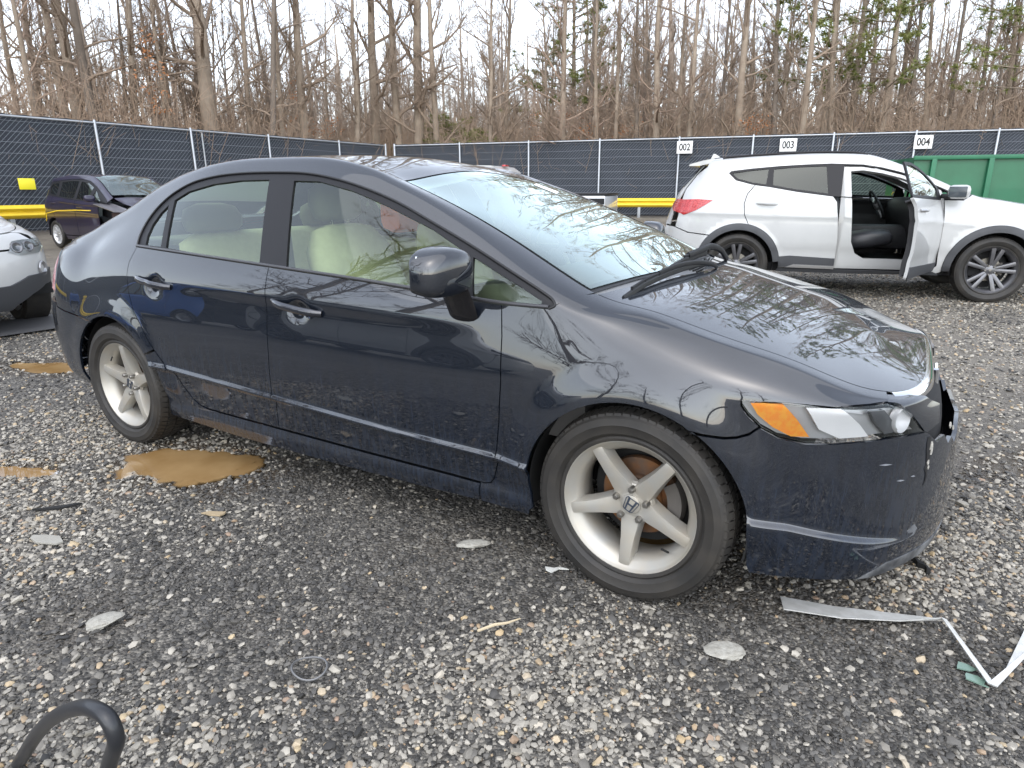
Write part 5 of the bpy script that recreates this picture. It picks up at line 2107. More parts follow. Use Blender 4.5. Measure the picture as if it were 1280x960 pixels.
    # wipers
    def wiper(pts_blade, pts_arm, rr):
        w = empty('wiper', (0, 0, 0), 0, car)
        b = np.array(pts_blade)
        MB().tube(b, .006, 6, flat=2.0).build('wiper_blade', rubber, w)
        fr = MB()
        m = b + np.array([0, 0, .016])
        fr.tube(m[1:-1], .005, 6)
        for i in range(1, len(b) - 1):
            fr.tube([b[i], m[i]], .004, 5)
        fr.build('blade_frame', satin, w)
        MB().tube(crom(pts_arm, 8), rr, 8, flat=1.5).build('wiper_arm', satin, w)
    bl = [(-.118, -.655, .916), (-.112, -.60, .928), (-.105, -.5, .944), (-.10, -.38, .952), (-.094, -.25, .958), (-.085, -.12, .962), (-.075, .02, .962), (-.066, .10, .958)]
    wiper(bl, [(-.10, -.38, .968), (-.088, -.2, .978), (-.07, 0, .972), (-.05, .14, .952), (-.045, .2, .936)], .006)
    bl2 = [(-.155, -.08, .952), (-.14, .05, .972), (-.135, .2, .977), (-.14, .34, .975), (-.16, .46, .965)]
    wiper(bl2, [(-.14, .1, .985), (-.125, .3, 1.0), (-.13, .42, 1.0), (-.115, .54, .975), (-.10, .60, .93)], .010)
    # ---------- door mirrors
    for sd in (-1, 1):
        mr_ = empty('door_mirror', (0, 0, 0), 0, car)
        V, Fc = [], []
        # housing: rounded block; rows along the lateral axis from inner to outer
        rows = [(.875, .60, .030, .040, .0), (.885, .95, .058, .050, .004), (.905, 1.0, .068, .058, .006), (.95, 1.0, .075, .064, .006), (1.0, 1.0, .074, .064, .003), (1.04, .97, .066, .056, -.004), (1.062, .90, .050, .042, -.010), (1.070, .6, .028, .022, -.014)]
        nn = 20
        for yy, e, hz_, hx_, dz in rows:
            for j in range(nn):
                t = 2 * math.pi * j / nn
                cx_, sz_ = math.cos(t), math.sin(t)
                cc = math.copysign(abs(cx_) ** .62, cx_)
                ss = math.copysign(abs(sz_) ** .62, sz_)
                if cc < 0:
                    cc = max(cc, -.45)
                xx = -.585 - (yy - .87) * .16 + hx_ * cc * 1.25
                zz = 1.003 + dz + hz_ * ss - .25 * (xx + .585) * (1 if ss < 0 else .35) * 0.6
                V.append((xx, sd * yy, zz))
        for i in range(len(rows) - 1):
            for j in range(nn):
                j2 = (j + 1) % nn
                Fc.append((i * nn + j, i * nn + j2, (i + 1) * nn + j2, (i + 1) * nn + j))
        Fc.append(tuple(range(nn)))
        Fc.append(tuple((len(rows) - 1) * nn + j for j in range(nn)))
        ho = MB().add(V, Fc).build('mirror_housing', bodyp, mr_, sharp=60)
        md = ho.modifiers.new('round', 'SUBSURF')
        md.levels = md.render_levels = 2
        ft = MB()
        rings = [((-.590, .915, .955), .060, .040), ((-.590, .893, .925), .058, .040), ((-.592, .870, .890), .058, .040), ((-.593, .850, .850), .056, .034), ((-.595, .836, .822), .040, .018)]
        V, Fc = [], []
        for (cx_, cy_, cz_), a_, b_ in rings:
            for j in range(12):
                t = 2 * math.pi * j / 12
                V.append((cx_ + a_ * math.cos(t), sd * (cy_ + b_ * .6 * math.sin(t)), cz_ + .25 * b_ * math.sin(t)))
        for i in range(len(rings) - 1):
            for j in range(12):
                j2 = (j + 1) % 12
                Fc.append((i * 12 + j, i * 12 + j2, (i + 1) * 12 + j2, (i + 1) * 12 + j))
        Fc += [tuple(range(12)), tuple(48 + j for j in range(12))]
        ft.add(V, Fc).build('mirror_foot', mat('gloss_black', (.008, .008, .010), .12, 0, .5), mr_, sharp=50)
        MB().box((-.618, sd * .975, 1.006), (.004, .155, .105), bevel=.02).build('mirror_glass', mat('mirror_silver', (.8, .82, .82), .02, 1), mr_)
    # ---------- door handles
    for sd in (-1, 1):
        for hx, hz, par in ((-1.372, .815, 'front'), (-2.318, .850, 'rear')):
            yb = H.P(*H.xz([(hx - .13, hz)], vmax=7)[0])[1]
            hm = MB()
            pts = []
            for t in np.linspace(-1, 1, 15):
                xx = hx + .135 * t
                yy = H.P(*H.xz([(hx + (.135 if t > 0 else -.135), hz)], vmax=7)[0])[1] + .030 * (1 - abs(t) ** 3) + .002
                pts.append((xx, sd * yy, hz - .014 * t))
            hm.tube(pts, [.0085] * 2 + [.0115] * 11 + [.0095] * 2, 10, flat=1.35)
            hm.build('door_handle', mat('handle_paint', (.02, .022, .03), .12, .3, 1.0), car, sharp=60)
    # ---------- closed dark shell: floor, wheel wells, firewall
    MB().box((-1.35, 0, .24), (1.95, 1.50, .10)).build('floor_pan', inner, car)
    MB().box((.05, 0, .32), (.70, 1.02, .22)).build('engine_bay', inner, car)
    MB().box((-2.85, 0, .34), (.9, 1.06, .20)).build('trunk_floor', inner, car)
    for cx_, sgn in ((0.0, 1), (-2.712, 1)):
        for sd in (-1, 1):
            wl = MB()
            wl.lathe([(.40, sd * .46), (.365, sd * .50), (.362, sd * .80), (.352, sd * .838)], 30, c=(cx_, 0, .305), a0=R(-14), a1=R(194))
            wl.lathe([(.005, sd * .46), (.40, sd * .46)], 30, c=(cx_, 0, .305), a0=R(-14), a1=R(194))
            wl.build('wheel_well', mat('liner_black', (.010, .010, .010), .8), car)
    # ---------- cabin
    beige = mat('beige_cloth', (.66, .61, .47), .9, noise=(30, (.60, .55, .42), .2), bump=(300, .3, .001))
    beige2 = mat('beige_trim', (.66, .62, .50), .65)
    headc = mat('headrest_grey', (.20, .185, .145), .9, bump=(300, .3, .001))
    ceil_in = cat([(a, 7.55) for a in np.linspace(ux(-2.5, 7.6), ux(-1.0, 7.6), 30)], [(ux(-1.10, 10), 10), (ux(-2.45, 10), 10)])
    panel(H, ceil_in, step=.08, off=-.03, sides=(-1, 1), gap=0, lip=0).build('headliner', beige2, car)
    for sd in (-1, 1):
        for nm in ('front_door', 'rear_door'):
            panel(H, parts[nm], step=.07, off=-.075, sides=(sd,), gap=.02, lip=-.05).build('door_trim', beige2, car)

    def seat_shape(name, rows, mat_, parent):
        """rows of (x, z, half width, thickness dir x, z, thickness)"""
        V, Fc = [], []
        nn = 16
        for (x, y, z, hw, th, ax, az) in rows:
            for j in range(nn):
                t = 2 * math.pi * j / nn
                c_, s_ = math.cos(t), math.sin(t)
                cc = math.copysign(abs(c_) ** .5, c_)
                ss = math.copysign(abs(s_) ** .7, s_)
                V.append((x + ax * th * ss, y + hw * cc, z + az * th * ss))
        for i in range(len(rows) - 1):
            for j in range(nn):
                j2 = (j + 1) % nn
                Fc.append((i * nn + j, i * nn + j2, (i + 1) * nn + j2, (i + 1) * nn + j))
        Fc += [tuple(range(nn)), tuple((len(rows) - 1) * nn + j for j in range(nn))]
        return MB().add(V, Fc).build(name, mat_, parent, sharp=70)
    for yy in (-.37, .37):
        st = empty('front_seat', (0, 0, 0), 0, car)
        seat_shape('seat_cushion', [(-1.40, yy, .50, .20, .06, 0, 1), (-1.36, yy, .50, .25, .08, 0, 1), (-1.1, yy, .52, .255, .085, 0, 1), (-.92, yy, .54, .25, .08, 0, 1), (-.88, yy, .53, .2, .05, 0, 1)], beige, st)
        seat_shape('seat_back', [(-1.36, yy, .52, .20, .05, .95, .3), (-1.38, yy, .56, .25, .085, .95, .3), (-1.47, yy, .80, .265, .085, .95, .3), (-1.55, yy, 1.00, .235, .065, .95, .3), (-1.585, yy, 1.08, .18, .045, .95, .3), (-1.59, yy, 1.10, .1, .02, .95, .3)], beige, st)
        hr = seat_shape('headrest', [(-1.60, yy, 1.12, .09, .03, .95, .3), (-1.605, yy, 1.14, .13, .05, .95, .3), (-1.62, yy, 1.20, .14, .055, .95, .3), (-1.635, yy, 1.26, .12, .045, .95, .3), (-1.64, yy, 1.28, .07, .02, .95, .3)], headc, st)
        for dy in (-.05, .05):
            MB().tube([(-1.585, yy + dy, 1.05), (-1.603, yy + dy, 1.14)], .006, 8).build('headrest_post', chrome, hr)
    rs = empty('rear_bench', (0, 0, 0), 0, car)
    seat_shape('seat_cushion', [(-2.32, 0, .52, .60, .05, 0, 1), (-2.28, 0, .53, .66, .08, 0, 1), (-1.95, 0, .55, .66, .085, 0, 1), (-1.84, 0, .55, .62, .05, 0, 1)], beige, rs)
    seat_shape('seat_back', [(-2.24, 0, .55, .62, .05, .93, .35), (-2.27, 0, .60, .66, .08, .93, .35), (-2.40, 0, .86, .64, .075, .93, .35), (-2.47, 0, 1.0, .60, .06, .93, .35), (-2.50, 0, 1.04, .5, .03, .93, .35)], beige, rs)
    for yy in (-.38, .38):
        seat_shape('headrest', [(-2.47, yy, 1.045, .12, .03, .95, .3), (-2.48, yy, 1.065, .155, .055, .95, .3), (-2.49, yy, 1.115, .165, .06, .95, .3), (-2.505, yy, 1.165, .14, .05, .95, .3), (-2.51, yy, 1.185, .08, .02, .95, .3)], headc, rs)
    MB().box((-2.75, 0, 1.0), (.5, 1.2, .02), bevel=.008).build('parcel_shelf', mat('shelf_grey', (.2, .19, .17), .9), car)
    dash = MB().prism([(-.20, .90), (-.30, .935), (-.50, .95), (-.66, .93), (-.72, .88), (-.74, .78), (-.66, .62), (-.62, .45), (-.2, .45)], 'y', -.74, .74).build('dashboard', mat('dash_grey', (.13, .125, .12), .75, bump=(500, .2, .0006)), car, sharp=50)
    MB().box((-.70, -.37, .80), (.05, .40, .14), bevel=.02).build('glovebox', beige2, dash)
    sw = empty('steering_wheel', (-.88, .37, .90), 0, car)
    sw.rotation_euler = (0, R(65), 0)
    ringp = [(.185 * math.cos(t), .185 * math.sin(t), 0) for t in np.linspace(0, 2 * math.pi, 33)]
    MB().tube(ringp, .015, 8).build('wheel_rim', satin, sw)
    hub = MB().lathe([(.0, .03), (.05, .028), (.07, .01), (.06, -.03), (.0, -.04)], 16, axis='z')
    for a in (0, 120, 240):
        hub.tube([(0, 0, 0), (.18 * math.cos(R(a)), .18 * math.sin(R(a)), 0)], .018, 6)
    hub.build('wheel_hub', satin, sw)
    # far-side belt, paper on the windscreen
    MB().tube([(-1.62, -.66, 1.16), (-1.60, -.665, .9), (-1.58, -.67, .6)], .022, 6, flat=.12).build('seat_belt', mat('belt_web', (.30, .28, .23), .8), car)
    uvp = H.inv([(-1.01, .40, 0), (-.90, .43, 0), (-.86, .33, 0), (-.97, .30, 0)], (1, 1, 0), vmin=8)
    q = H.P(uvp[:, 0], uvp[:, 1]) + H.N(uvp[:, 0], uvp[:, 1]) * .002
    lab = MB().add([tuple(a) for a in q] + [tuple(a - np.array([0, 0, .0008])) for a in q], [(0, 1, 2, 3), (7, 6, 5, 4), (0, 4, 5, 1), (1, 5, 6, 2), (2, 6, 7, 3), (3, 7, 4, 0)])
    lab.build('paper_label', mat('white_paper', (.8, .8, .8), .8), car)
    # torn edge of the bumper skin: a ragged split with pale raw plastic, and the scuffed lip below
    raw = mat('raw_plastic', (.50, .48, .42), .7, noise=(90, (.25, .24, .22), .2))

    def decal(name, pts, m, off=.0022, th=.002):
        uvp = H.inv(pts)
        q = (H.P(uvp[:, 0], uvp[:, 1]) + H.N(uvp[:, 0], uvp[:, 1]) * off) * np.array([1, -1, 1])
        nb = H.N(uvp[:, 0], uvp[:, 1]) * np.array([1, -1, 1])
        k_ = len(q)
        MB().add([tuple(a) for a in q] + [tuple(a) for a in q - nb * th], [tuple(range(k_)), tuple(range(2 * k_ - 1, k_ - 1, -1))] + [(a, k_ + a, k_ + (a + 1) % k_, (a + 1) % k_) for a in range(k_)]).build(name, m, car, smooth=False)
    rk = random.Random(8)
    prev = None
    zs_ = np.linspace(.575, .425, 12)
    xs_ = [.748 + rk.uniform(-.006, .006) for _ in zs_]
    ys_ = [.515 - .02 * k_ / 11 + rk.uniform(-.006, .006) for k_ in range(12)]
    ws_ = [.007, .010, .014, .016, .012, .009, .008, .006, .005, .004, .003, .001]
    for a in range(11):
        decal('bumper_crack', [(xs_[a], ys_[a] + ws_[a], zs_[a]), (xs_[a], ys_[a] - ws_[a], zs_[a]), (xs_[a + 1], ys_[a + 1] - ws_[a + 1], zs_[a + 1]), (xs_[a + 1], ys_[a + 1] + ws_[a + 1], zs_[a + 1])], rubber, .0016)
    for cx_, cy_, cz_, r_ in ((.752, .500, .545, .011), (.754, .496, .530, .009), (.755, .506, .497, .008), (.756, .50, .482, .006), (.80, .375, .575, .010), (.812, .345, .560, .008)):
        decal('torn_edge', [(cx_, cy_ + r_ * rk.uniform(.4, 1) * math.cos(t), cz_ + r_ * 1.3 * rk.uniform(.5, 1.2) * math.sin(t)) for t in np.linspace(0, 2 * math.pi, 8)[:-1]], raw, .0035, .003)
    for cx_, cy_, cz_, l_ in ((.70, .60, .462, .020), (.73, .56, .466, .012), (.66, .655, .52, .03)):
        decal('paint_scratch', [(cx_, cy_ + l_, cz_ + .002), (cx_, cy_, cz_ + .004), (cx_, cy_ - l_, cz_), (cx_, cy_, cz_ - .001)], mat('scratch_grey', (.22, .23, .25), .6), .0012, .001)
    lipr = cat([(a, .0) for a in np.linspace(ux(.63, 0), u1, 24)], uline(u1, 0, .5, 4), [(a, .5) for a in np.linspace(u1, ux(.70, .5), 20)], [(ux(.66, .25), .22)])
    panel(H, lipr, step=.03, off=.0025, sides=(-1, 1), gap=0, lip=.004).build('scuffed_lip', mat('scuffed_lip_grey', (.17, .175, .18), .5, noise=(14, (.03, .032, .036), .12)), car)
    return car, H
# ------------------------------------------------------------------ the white SUV with its door open
SXS = [-2.9, -2.75, -2.6, -2.4, -2.2, -2.0, -1.8, -1.6, -1.4, -1.25, -1.1, -.95, -.8, -.65, -.5, -.35, -.2, -.1, 0.0]
SUV_CURVES = [
    dict(side=[(-2.9, .86, .30), (-1.6, .885, .28), (0, .88, .29)], tail=(-3.52, 3.5, [(-3.7, .36)]), nose=(.84, 2.8, [(.9, .26)])),
    dict(side=[(-2.9, .895, .38), (-1.6, .915, .36), (0, .91, .37)], tail=(-3.58, 3.5, [(-3.7, .44)]), nose=(.88, 2.8, [(.9, .36)])),
    dict(side=[(-2.9, .912, .52), (-1.6, .925, .50), (0, .925, .52)], tail=(-3.62, 3.5, [(-3.7, .56)]), nose=(.92, 2.8, [(.9, .5)])),
    dict(side=[(-2.9, .925, .72), (-1.6, .934, .70), (0, .934, .72)], tail=(-3.62, 3.5, [(-3.7, .75)]), nose=(.93, 2.8, [(.9, .7)])),
    dict(side=[(-2.9, .922, .92), (-1.6, .932, .90), (0, .925, .88)], tail=(-3.58, 3.5, [(-3.7, .95)]), nose=(.93, 2.9, [(.9, .82)])),
    dict(side=[(-2.9, .905, 1.10), (-1.6, .915, 1.05), (0, .895, .99)], tail=(-3.52, 3.5, [(-3.7, 1.08)]), nose=(.90, 3.0, [(.9, .86)])),
    dict(side=[(-2.9, .835, 1.31), (-2.4, .840, 1.275), (-1.7, .872, 1.162), (-.8, .880, 1.125), (-.35, .860, 1.115), (0, .845, 1.06)], tail=(-3.45, 3.5, [(-3.6, 1.22)]), nose=(.88, 3.2, [(.9, .90)])),
    dict(side=[(-2.9, .745, 1.47), (-2.6, .735, 1.50), (-2.3, .722, 1.520), (-1.74, .715, 1.530), (-1.4, .722, 1.512), (-1.0, .760, 1.418), (-.6, .815, 1.27), (-.35, .845, 1.165), (0, .80, 1.09)], tail=(-3.27, 3.8, [(-3.4, 1.42)]), nose=(.86, 3.4, [(.9, .92)])),
    dict(side=[(-2.9, .635, 1.598), (-2.5, .620, 1.622), (-1.9, .605, 1.640), (-1.4, .615, 1.622), (-1.15, .640, 1.560), (-.8, .690, 1.415), (-.5, .735, 1.275), (-.3, .760, 1.185), (-.15, .75, 1.135), (0, .73, 1.115)], tail=(-3.19, 3.8, [(-3.3, 1.555)]), nose=(.84, 3.6, [(.9, .94)])),
    dict(side=[(-2.9, .36, 1.630), (-2.5, .36, 1.660), (-1.9, .35, 1.675), (-1.4, .35, 1.655), (-1.15, .36, 1.590), (-.8, .38, 1.440), (-.5, .40, 1.305), (-.25, .41, 1.20), (-.1, .42, 1.15), (0, .42, 1.135)], tail=(-3.16, 3.5, [(-3.3, 1.58)]), nose=(.76, 3.2, [(.9, .98)])),
    dict(side=[(-2.9, 0, 1.638), (-2.5, 0, 1.668), (-1.9, 0, 1.684), (-1.4, 0, 1.664), (-1.15, 0, 1.60), (-.8, 0, 1.450), (-.5, 0, 1.315), (-.25, 0, 1.21), (-.1, 0, 1.155), (0, 0, 1.14)], tail=(-3.12, 3.0, [(-3.3, 1.59)]), nose=(.68, 3.0, [(.9, 1.0)])),
]


def suv_disp(p):
    x, y, z = p[..., 0], p[..., 1], p[..., 2]
    out = p.copy()
    side = sstep((y - .76) / .06)
    for cx in (0.0, -2.7):
        r = np.hypot(x - cx, z - .36)
        out[..., 1] += side * .022 * (1 - sstep((r - .44) / .10)) * sstep((z - .3) / .1)
    # a pressed line that rises along the flank
    zl = np.interp(x, [-3.4, -1.5, -.2], [.98, .93, .86])
    out[..., 1] += side * .008 * np.exp(-((z - zl) / .03) ** 2)
    out[..., 1] -= side * .012 * sstep((.62 - z) / .12) * sstep((x + 2.4) / .2) * (1 - sstep((x + .5) / .2))
    return out


def build_suv(loc, rz, label, open_door=True, cheap=False):
    H = Hull(SUV_CURVES, SXS, disp=suv_disp)
    car = empty('sport_utility_vehicle', loc, rz)
    tag(car, label, 'car')
    paint = mat('white_paint', (.47, .475, .47), .35, 0, .8, noise=(4, (.43, .435, .43), .2), coat_rough=.03)
    clad = mat('cladding_grey', (.045, .047, .052), .55, bump=(600, .15, .0006))
    satin = mat('satin_black_trim')
    dark = mat('car_shell_dark')
    liner = mat('liner_black')
    glass = glass_mat('privacy_glass', (.08, .10, .11), 1.0)
    clear = glass_mat('green_tint_glass', ())
    silver = mat('silver_trim', (.5, .5, .5), .35, .8)
    S, st = H.S, .05
    belt = [(-.38, 1.115), (-.8, 1.125), (-1.2, 1.140), (-1.70, 1.160), (-2.1, 1.215), (-2.40, 1.270), (-2.60, 1.300), (-2.78, 1.348)]
    dlo = [(-2.78, 1.348), (-2.865, 1.430), (-2.84, 1.452), (-2.6, 1.478), (-2.3, 1.502), (-2.0, 1.516), (-1.74, 1.522), (-1.4, 1.506), (-1.2, 1.470), (-1.0, 1.415), (-.8, 1.335), (-.6, 1.245), (-.42, 1.155), (-.37, 1.125), (-.38, 1.115)]
    rw = .505
    fr_line = [(-.565, 1.118), (-.555, .95), (-.555, .75), (-.555, .55), (-.545, .40), (-.60, .335)]
    b_line = [(-1.70, 1.160), (-1.655, 1.10), (-1.625, .90), (-1.605, .70), (-1.60, .45), (-1.60, .335)]
    rr_line = [(-2.56, 1.292), (-2.64, 1.19), (-2.668, 1.08), (-2.655, .95), (-2.60, .84)]
    P = {}
    P['rear_door'] = ring(S(rr_line[::1]), S(arc2(-2.7, .36, .49, 76, 14, 16)), S([(-2.22, .335), (-1.60, .335)]), S(b_line[::-1]), S([(-1.70, 1.160), (-2.1, 1.215), (-2.40, 1.270), (-2.56, 1.292)]))
    P['front_door'] = ring(S(b_line), S([(-1.60, .335), (-.60, .335)]), S(fr_line[::-1]), S([(-.565, 1.118), (-.8, 1.125), (-1.2, 1.140), (-1.70, 1.160)]))
    P['front_fender'] = ring(S(fr_line), S([(-.60, .335), (-.53, .31), (-.485, .33)]), S(arc2(0, .36, .49, 178, 10, 26)), S([(.55, .45), (.62, .60), (.66, .80)]), [tuple(q) for q in H.xyz([(.66, .80, .90), (.60, .80, .97)])][1:], H.vl(8, .55, -.27, 26), S([(-.37, 1.125), (-.38, 1.115)]))
    P['quarter_panel'] = ring(H.vl(8, -.29, -2.9, 50), H.vl(8, -2.9, -3.10, 6)[1:], [(H.ux(-3.10, 8), 7.4), (H.ux(-3.22, 7), 7.0), (H.ux(-3.36, 6), 6.0)], S([(-3.40, 1.12), (-3.43, .95), (-3.46, .80), (-3.30, .74), (-3.05, .71)]), S(arc2(-2.7, .36, .49, 134, 78, 14)), S(rr_line[::-1]), S([(-2.56, 1.292), (-2.60, 1.300), (-2.78, 1.348)]), S(dlo[:-1]))
    P['hood'] = ring(H.diag(-.27, 8, -.12, 10)[::-1], H.vl(8, -.27, .70, 30), [(a, 8) for a in np.linspace(H.ux(.70, 8), H.K - 1, 20)], [(H.K - 1, a) for a in np.linspace(8, 10, 6)], [(a, 10) for a in np.linspace(H.K - 1, H.ux(-.12, 10), 26)])
    P['roof'] = ring(H.vl(8, -3.10, -1.15, 40), H.diag(-1.15, 8, -1.19, 10), H.vl(10, -1.19, -3.05, 30), H.diag(-3.05, 10, -3.10, 8))
    P['rear_bumper'] = ring(S([(-3.05, .705), (-3.30, .735), (-3.46, .795)]), [(a, 3.3) for a in np.linspace(H.ux(-3.50, 3.3), 0, 16)], [(0, a) for a in np.linspace(3.3, 0, 8)], [(a, 0) for a in np.linspace(0, H.ux(-3.15, 0), 18)], S(arc2(-2.7, .36, .49, 186, 135, 12)))
    P['front_bumper'] = ring(S([(.49, .40), (.55, .445), (.62, .595), (.66, .79)]), [(a, 4.2) for a in np.linspace(H.ux(.70, 4.2), H.K - 1, 14)], [(H.K - 1, a) for a in np.linspace(4.2, 0, 8)], [(a, 0) for a in np.linspace(H.K - 1, H.ux(.47, 0), 18)])
    P['tailgate'] = ring([(a, 7.9) for a in np.linspace(H.ux(-3.13, 7.9), 0, 14)], [(0, a) for a in np.linspace(7.9, 3.35, 12)], [(a, 3.35) for a in np.linspace(0, H.ux(-3.53, 3.35), 16)], [(H.ux(-3.50, 4.5), 4.5), (H.ux(-3.42, 5.5), 5.5), (H.ux(-3.36, 6.2), 6.2), (H.ux(-3.24, 7.1), 7.1)])
    grill = ring([(H.ux(.72, 4.3), 4.3), (H.ux(.70, 6.5), 6.5), (H.ux(.78, 7.9), 7.9)], [(a, 7.9) for a in np.linspace(H.ux(.80, 7.9), H.K - 1, 12)], [(H.K - 1, a) for a in np.linspace(7.9, 4.3, 8)], [(a, 4.3) for a in np.linspace(H.K - 1, H.ux(.74, 4.3), 12)])
    for nm in ('rear_door', 'front_fender', 'quarter_panel'):
        for sd in (-1, 1):
            panel(H, P[nm], step=st, sides=(sd,), gap=.004).build(nm, paint, car)
    for nm in ('hood', 'roof', 'rear_bumper', 'front_bumper', 'tailgate'):
        panel(H, P[nm], step=st, sides=(-1, 1), gap=.004).build(nm, paint, car)
    panel(H, grill, step=.06, sides=(-1, 1), off=-.01).build('grille', satin, car)
    # ---- door that stands open on the right, closed twin on the left
    trim = mat('black_trim_inner', (.02, .02, .022), .6)
    dl = empty('front_door', (0, 0, 0), 0, car)
    for sd in (-1, 1):
        hinge = (-.575, sd * .90)
        if sd > 0:
            root = dl
            shift = (0, 0)
        else:
            root = empty('front_door', (hinge[0], hinge[1], 0), 0, car)
            shift = hinge
        sk = panel(H, P['front_door'], step=st, sides=(sd,), gap=.004, lip=.03)
        sk.v = [(a - shift[0], b - shift[1], c) for a, b, c in sk.v]
        sk.build('door_skin', paint, root)
        ins = panel(H, P['front_door'], step=.08, sides=(sd,), off=-.085, gap=.03, lip=-.06)
        ins.v = [(a - shift[0], b - shift[1], c) for a, b, c in ins.v]
        ins.build('door_trim', trim, root)
        cl = panel(H, ring(S([(-1.60, .34), (-.60, .34), (-.555, .44), (-1.60, .47)], step=.05)), step=.06, sides=(sd,), off=.012, gap=.006, lip=.02)
        cl.v = [(a - shift[0], b - shift[1], c) for a, b, c in cl.v]
        cl.build('door_cladding', clad, root)
        # window frame and pane
        fo = S([(-.565, 1.122), (-.8, 1.128), (-1.2, 1.143), (-1.69, 1.163), (-1.665, 1.30), (-1.625, 1.505), (-1.4, 1.500), (-1.2, 1.463), (-1.0, 1.408), (-.8, 1.328), (-.6, 1.238)])
        fi = S([(-.70, 1.150), (-1.2, 1.172), (-1.645, 1.190), (-1.625, 1.30), (-1.595, 1.470), (-1.4, 1.468), (-1.2, 1.432), (-1.0, 1.378), (-.8, 1.298), (-.69, 1.245)])
        fr = panel(H, fo, [fi], step=.05, sides=(sd,), off=-.004, gap=.001, lip=.02)
        fr.v = [(a - shift[0], b - shift[1], c) for a, b, c in fr.v]
        wf = fr.build('window_frame', satin, root)
        gp = panel(H, fi, step=.06, sides=(sd,), off=-.012, gap=-.01, lip=0)
        gp.v = [(a - shift[0], b - shift[1], c) for a, b, c in gp.v]
        gp.build('window_pane', clear, wf)
        ms = MB()
        ms.box((-.60 - shift[0], sd * 1.03 - shift[1], 1.205), (.11, .21, .145), bevel=.045)
        mo = ms.build('door_mirror', paint, root)
        MB().box((-.66 - shift[0], sd * 1.03 - shift[1], 1.205), (.012, .17, .11), bevel=.02).build('mirror_glass', mat('mirror_dark', (.06, .07, .08), .1), mo)
        MB().box((-.60 - shift[0], sd * .915 - shift[1], 1.16), (.08, .10, .05), bevel=.015).build('mirror_arm', satin, mo)
        hh = MB()
        yh = H.P(*H.xz([(-1.45, 1.02)], vmax=7)[0])[1] + .012
        hh.tube([(-1.55 - shift[0], sd * (yh - .01) - shift[1], 1.03), (-1.50 - shift[0], sd * (yh + .02) - shift[1], 1.03), (-1.40 - shift[0], sd * (yh + .02) - shift[1], 1.025), (-1.35 - shift[0], sd * (yh - .01) - shift[1], 1.02)], .014, 8)
        hh.build('door_handle', silver, root)
        if sd < 0 and open_door:
            # leaf swung out about its front hinge
            root.rotation_euler = (0, 0, R(62))
            ck = MB().tube([(-.10, .03, .62), (-.17, -.01, .62)], .012, 8)
            ck.build('door_check', dark, root)
    # ---- side windows
    frame_o = ring(S(dlo), S(belt))
    qwin = [(-2.44, 1.300), (-2.62, 1.330), (-2.765, 1.372), (-2.825, 1.430), (-2.6, 1.458), (-2.42, 1.474)]
    rwin = [(-1.755, 1.195), (-2.1, 1.242), (-2.36, 1.292), (-2.36, 1.470), (-2.1, 1.490), (-1.79, 1.498)]
    ap = [(-1.62, 1.163), (-1.60, 1.502), (-1.4, 1.498), (-1.2, 1.461), (-1.0, 1.406), (-.8, 1.326), (-.6, 1.236), (-.545, 1.205), (-.545, 1.121), (-.8, 1.128), (-1.2, 1.143)]
    tri = [(-.515, 1.135), (-.515, 1.185), (-.43, 1.135)]
    ops = [S(q, step=.04) for q in (qwin, rwin, ap, tri)]
    for sd in (-1, 1):
        panel(H, frame_o, ops, step=.05, sides=(sd,), off=-.004, gap=.002, lip=.02).build('window_frame', satin, car)
        panel(H, ops[0], step=.08, sides=(sd,), off=-.010, gap=-.008, lip=0).build('quarter_window', glass, car)
        panel(H, ops[1], step=.08, sides=(sd,), off=-.010, gap=-.008, lip=0).build('rear_door_window', glass, car)
        panel(H, ops[3], step=.05, sides=(sd,), off=-.010, gap=-.006, lip=0).build('front_quarter_window', clear, car)
        # white aperture rim seen behind the open leaf
        # claddings: arches, sill, lower rear door
        for cx, a0, a1, nm in ((-2.7, 188, 6, 'arch_cladding'), (0, 182, -2, 'arch_cladding')):
            arcp = ring(S(arc2(cx, .36, .49, a0, a1, 34)), S(arc2(cx, .36, .415, a1, a0, 34)))
            panel(H, arcp, step=.05, sides=(sd,), off=.010, gap=.001, lip=.025).build(nm, clad, car)
        panel(H, ring(S([(-1.605, .345), (-2.22, .345), (-2.235, .47), (-2.10, .485), (-1.605, .46)])), step=.06, sides=(sd,), off=.012, gap=.003, lip=.02).build('door_cladding', clad, car)
        panel(H, ring(S([(-1.605, .335), (-2.15, .345), (-2.05, .385), (-1.605, .375)])), step=.06, sides=(sd,), off=.020, gap=.003, lip=.01).build('sill_trim', silver, car)
        panel(H, ring(H.vl(0, -2.24, -.50, 20), S([(-.53, .325), (-1.0, .328), (-2.22, .328)])), step=.06, sides=(sd,), gap=.003).build('side_sill', clad, car)
        # door handle of the rear door
        yh = H.P(*H.xz([(-2.45, 1.08)], vmax=7)[0])[1]
        MB().tube([(-2.53, sd * (yh - .005), 1.085), (-2.47, sd * (yh + .03), 1.085), (-2.36, sd * (yh + .03), 1.08), (-2.30, sd * (yh - .005), 1.075)], .014, 8, flat=1.2).build('door_handle', paint, car)
        # tail lamp
        tl = ring([tuple(q) for q in H.xz([(-3.03, 1.118), (-3.2, 1.13), (-3.36, 1.125)], vmax=6.5)], [(H.ux(-3.46, 5.3), 5.3), (H.ux(-3.52, 4.9), 4.9), (H.ux(-3.50, 4.3), 4.3)], [tuple(q) for q in H.xz([(-3.36, .945), (-3.22, 1.0), (-3.12, 1.06)], vmax=6.5)])
        panel(H, tl, step=.05, sides=(sd,), off=.006, gap=.0, lip=.02).build('tail_lamp', mat('red_tail_lens'), car)
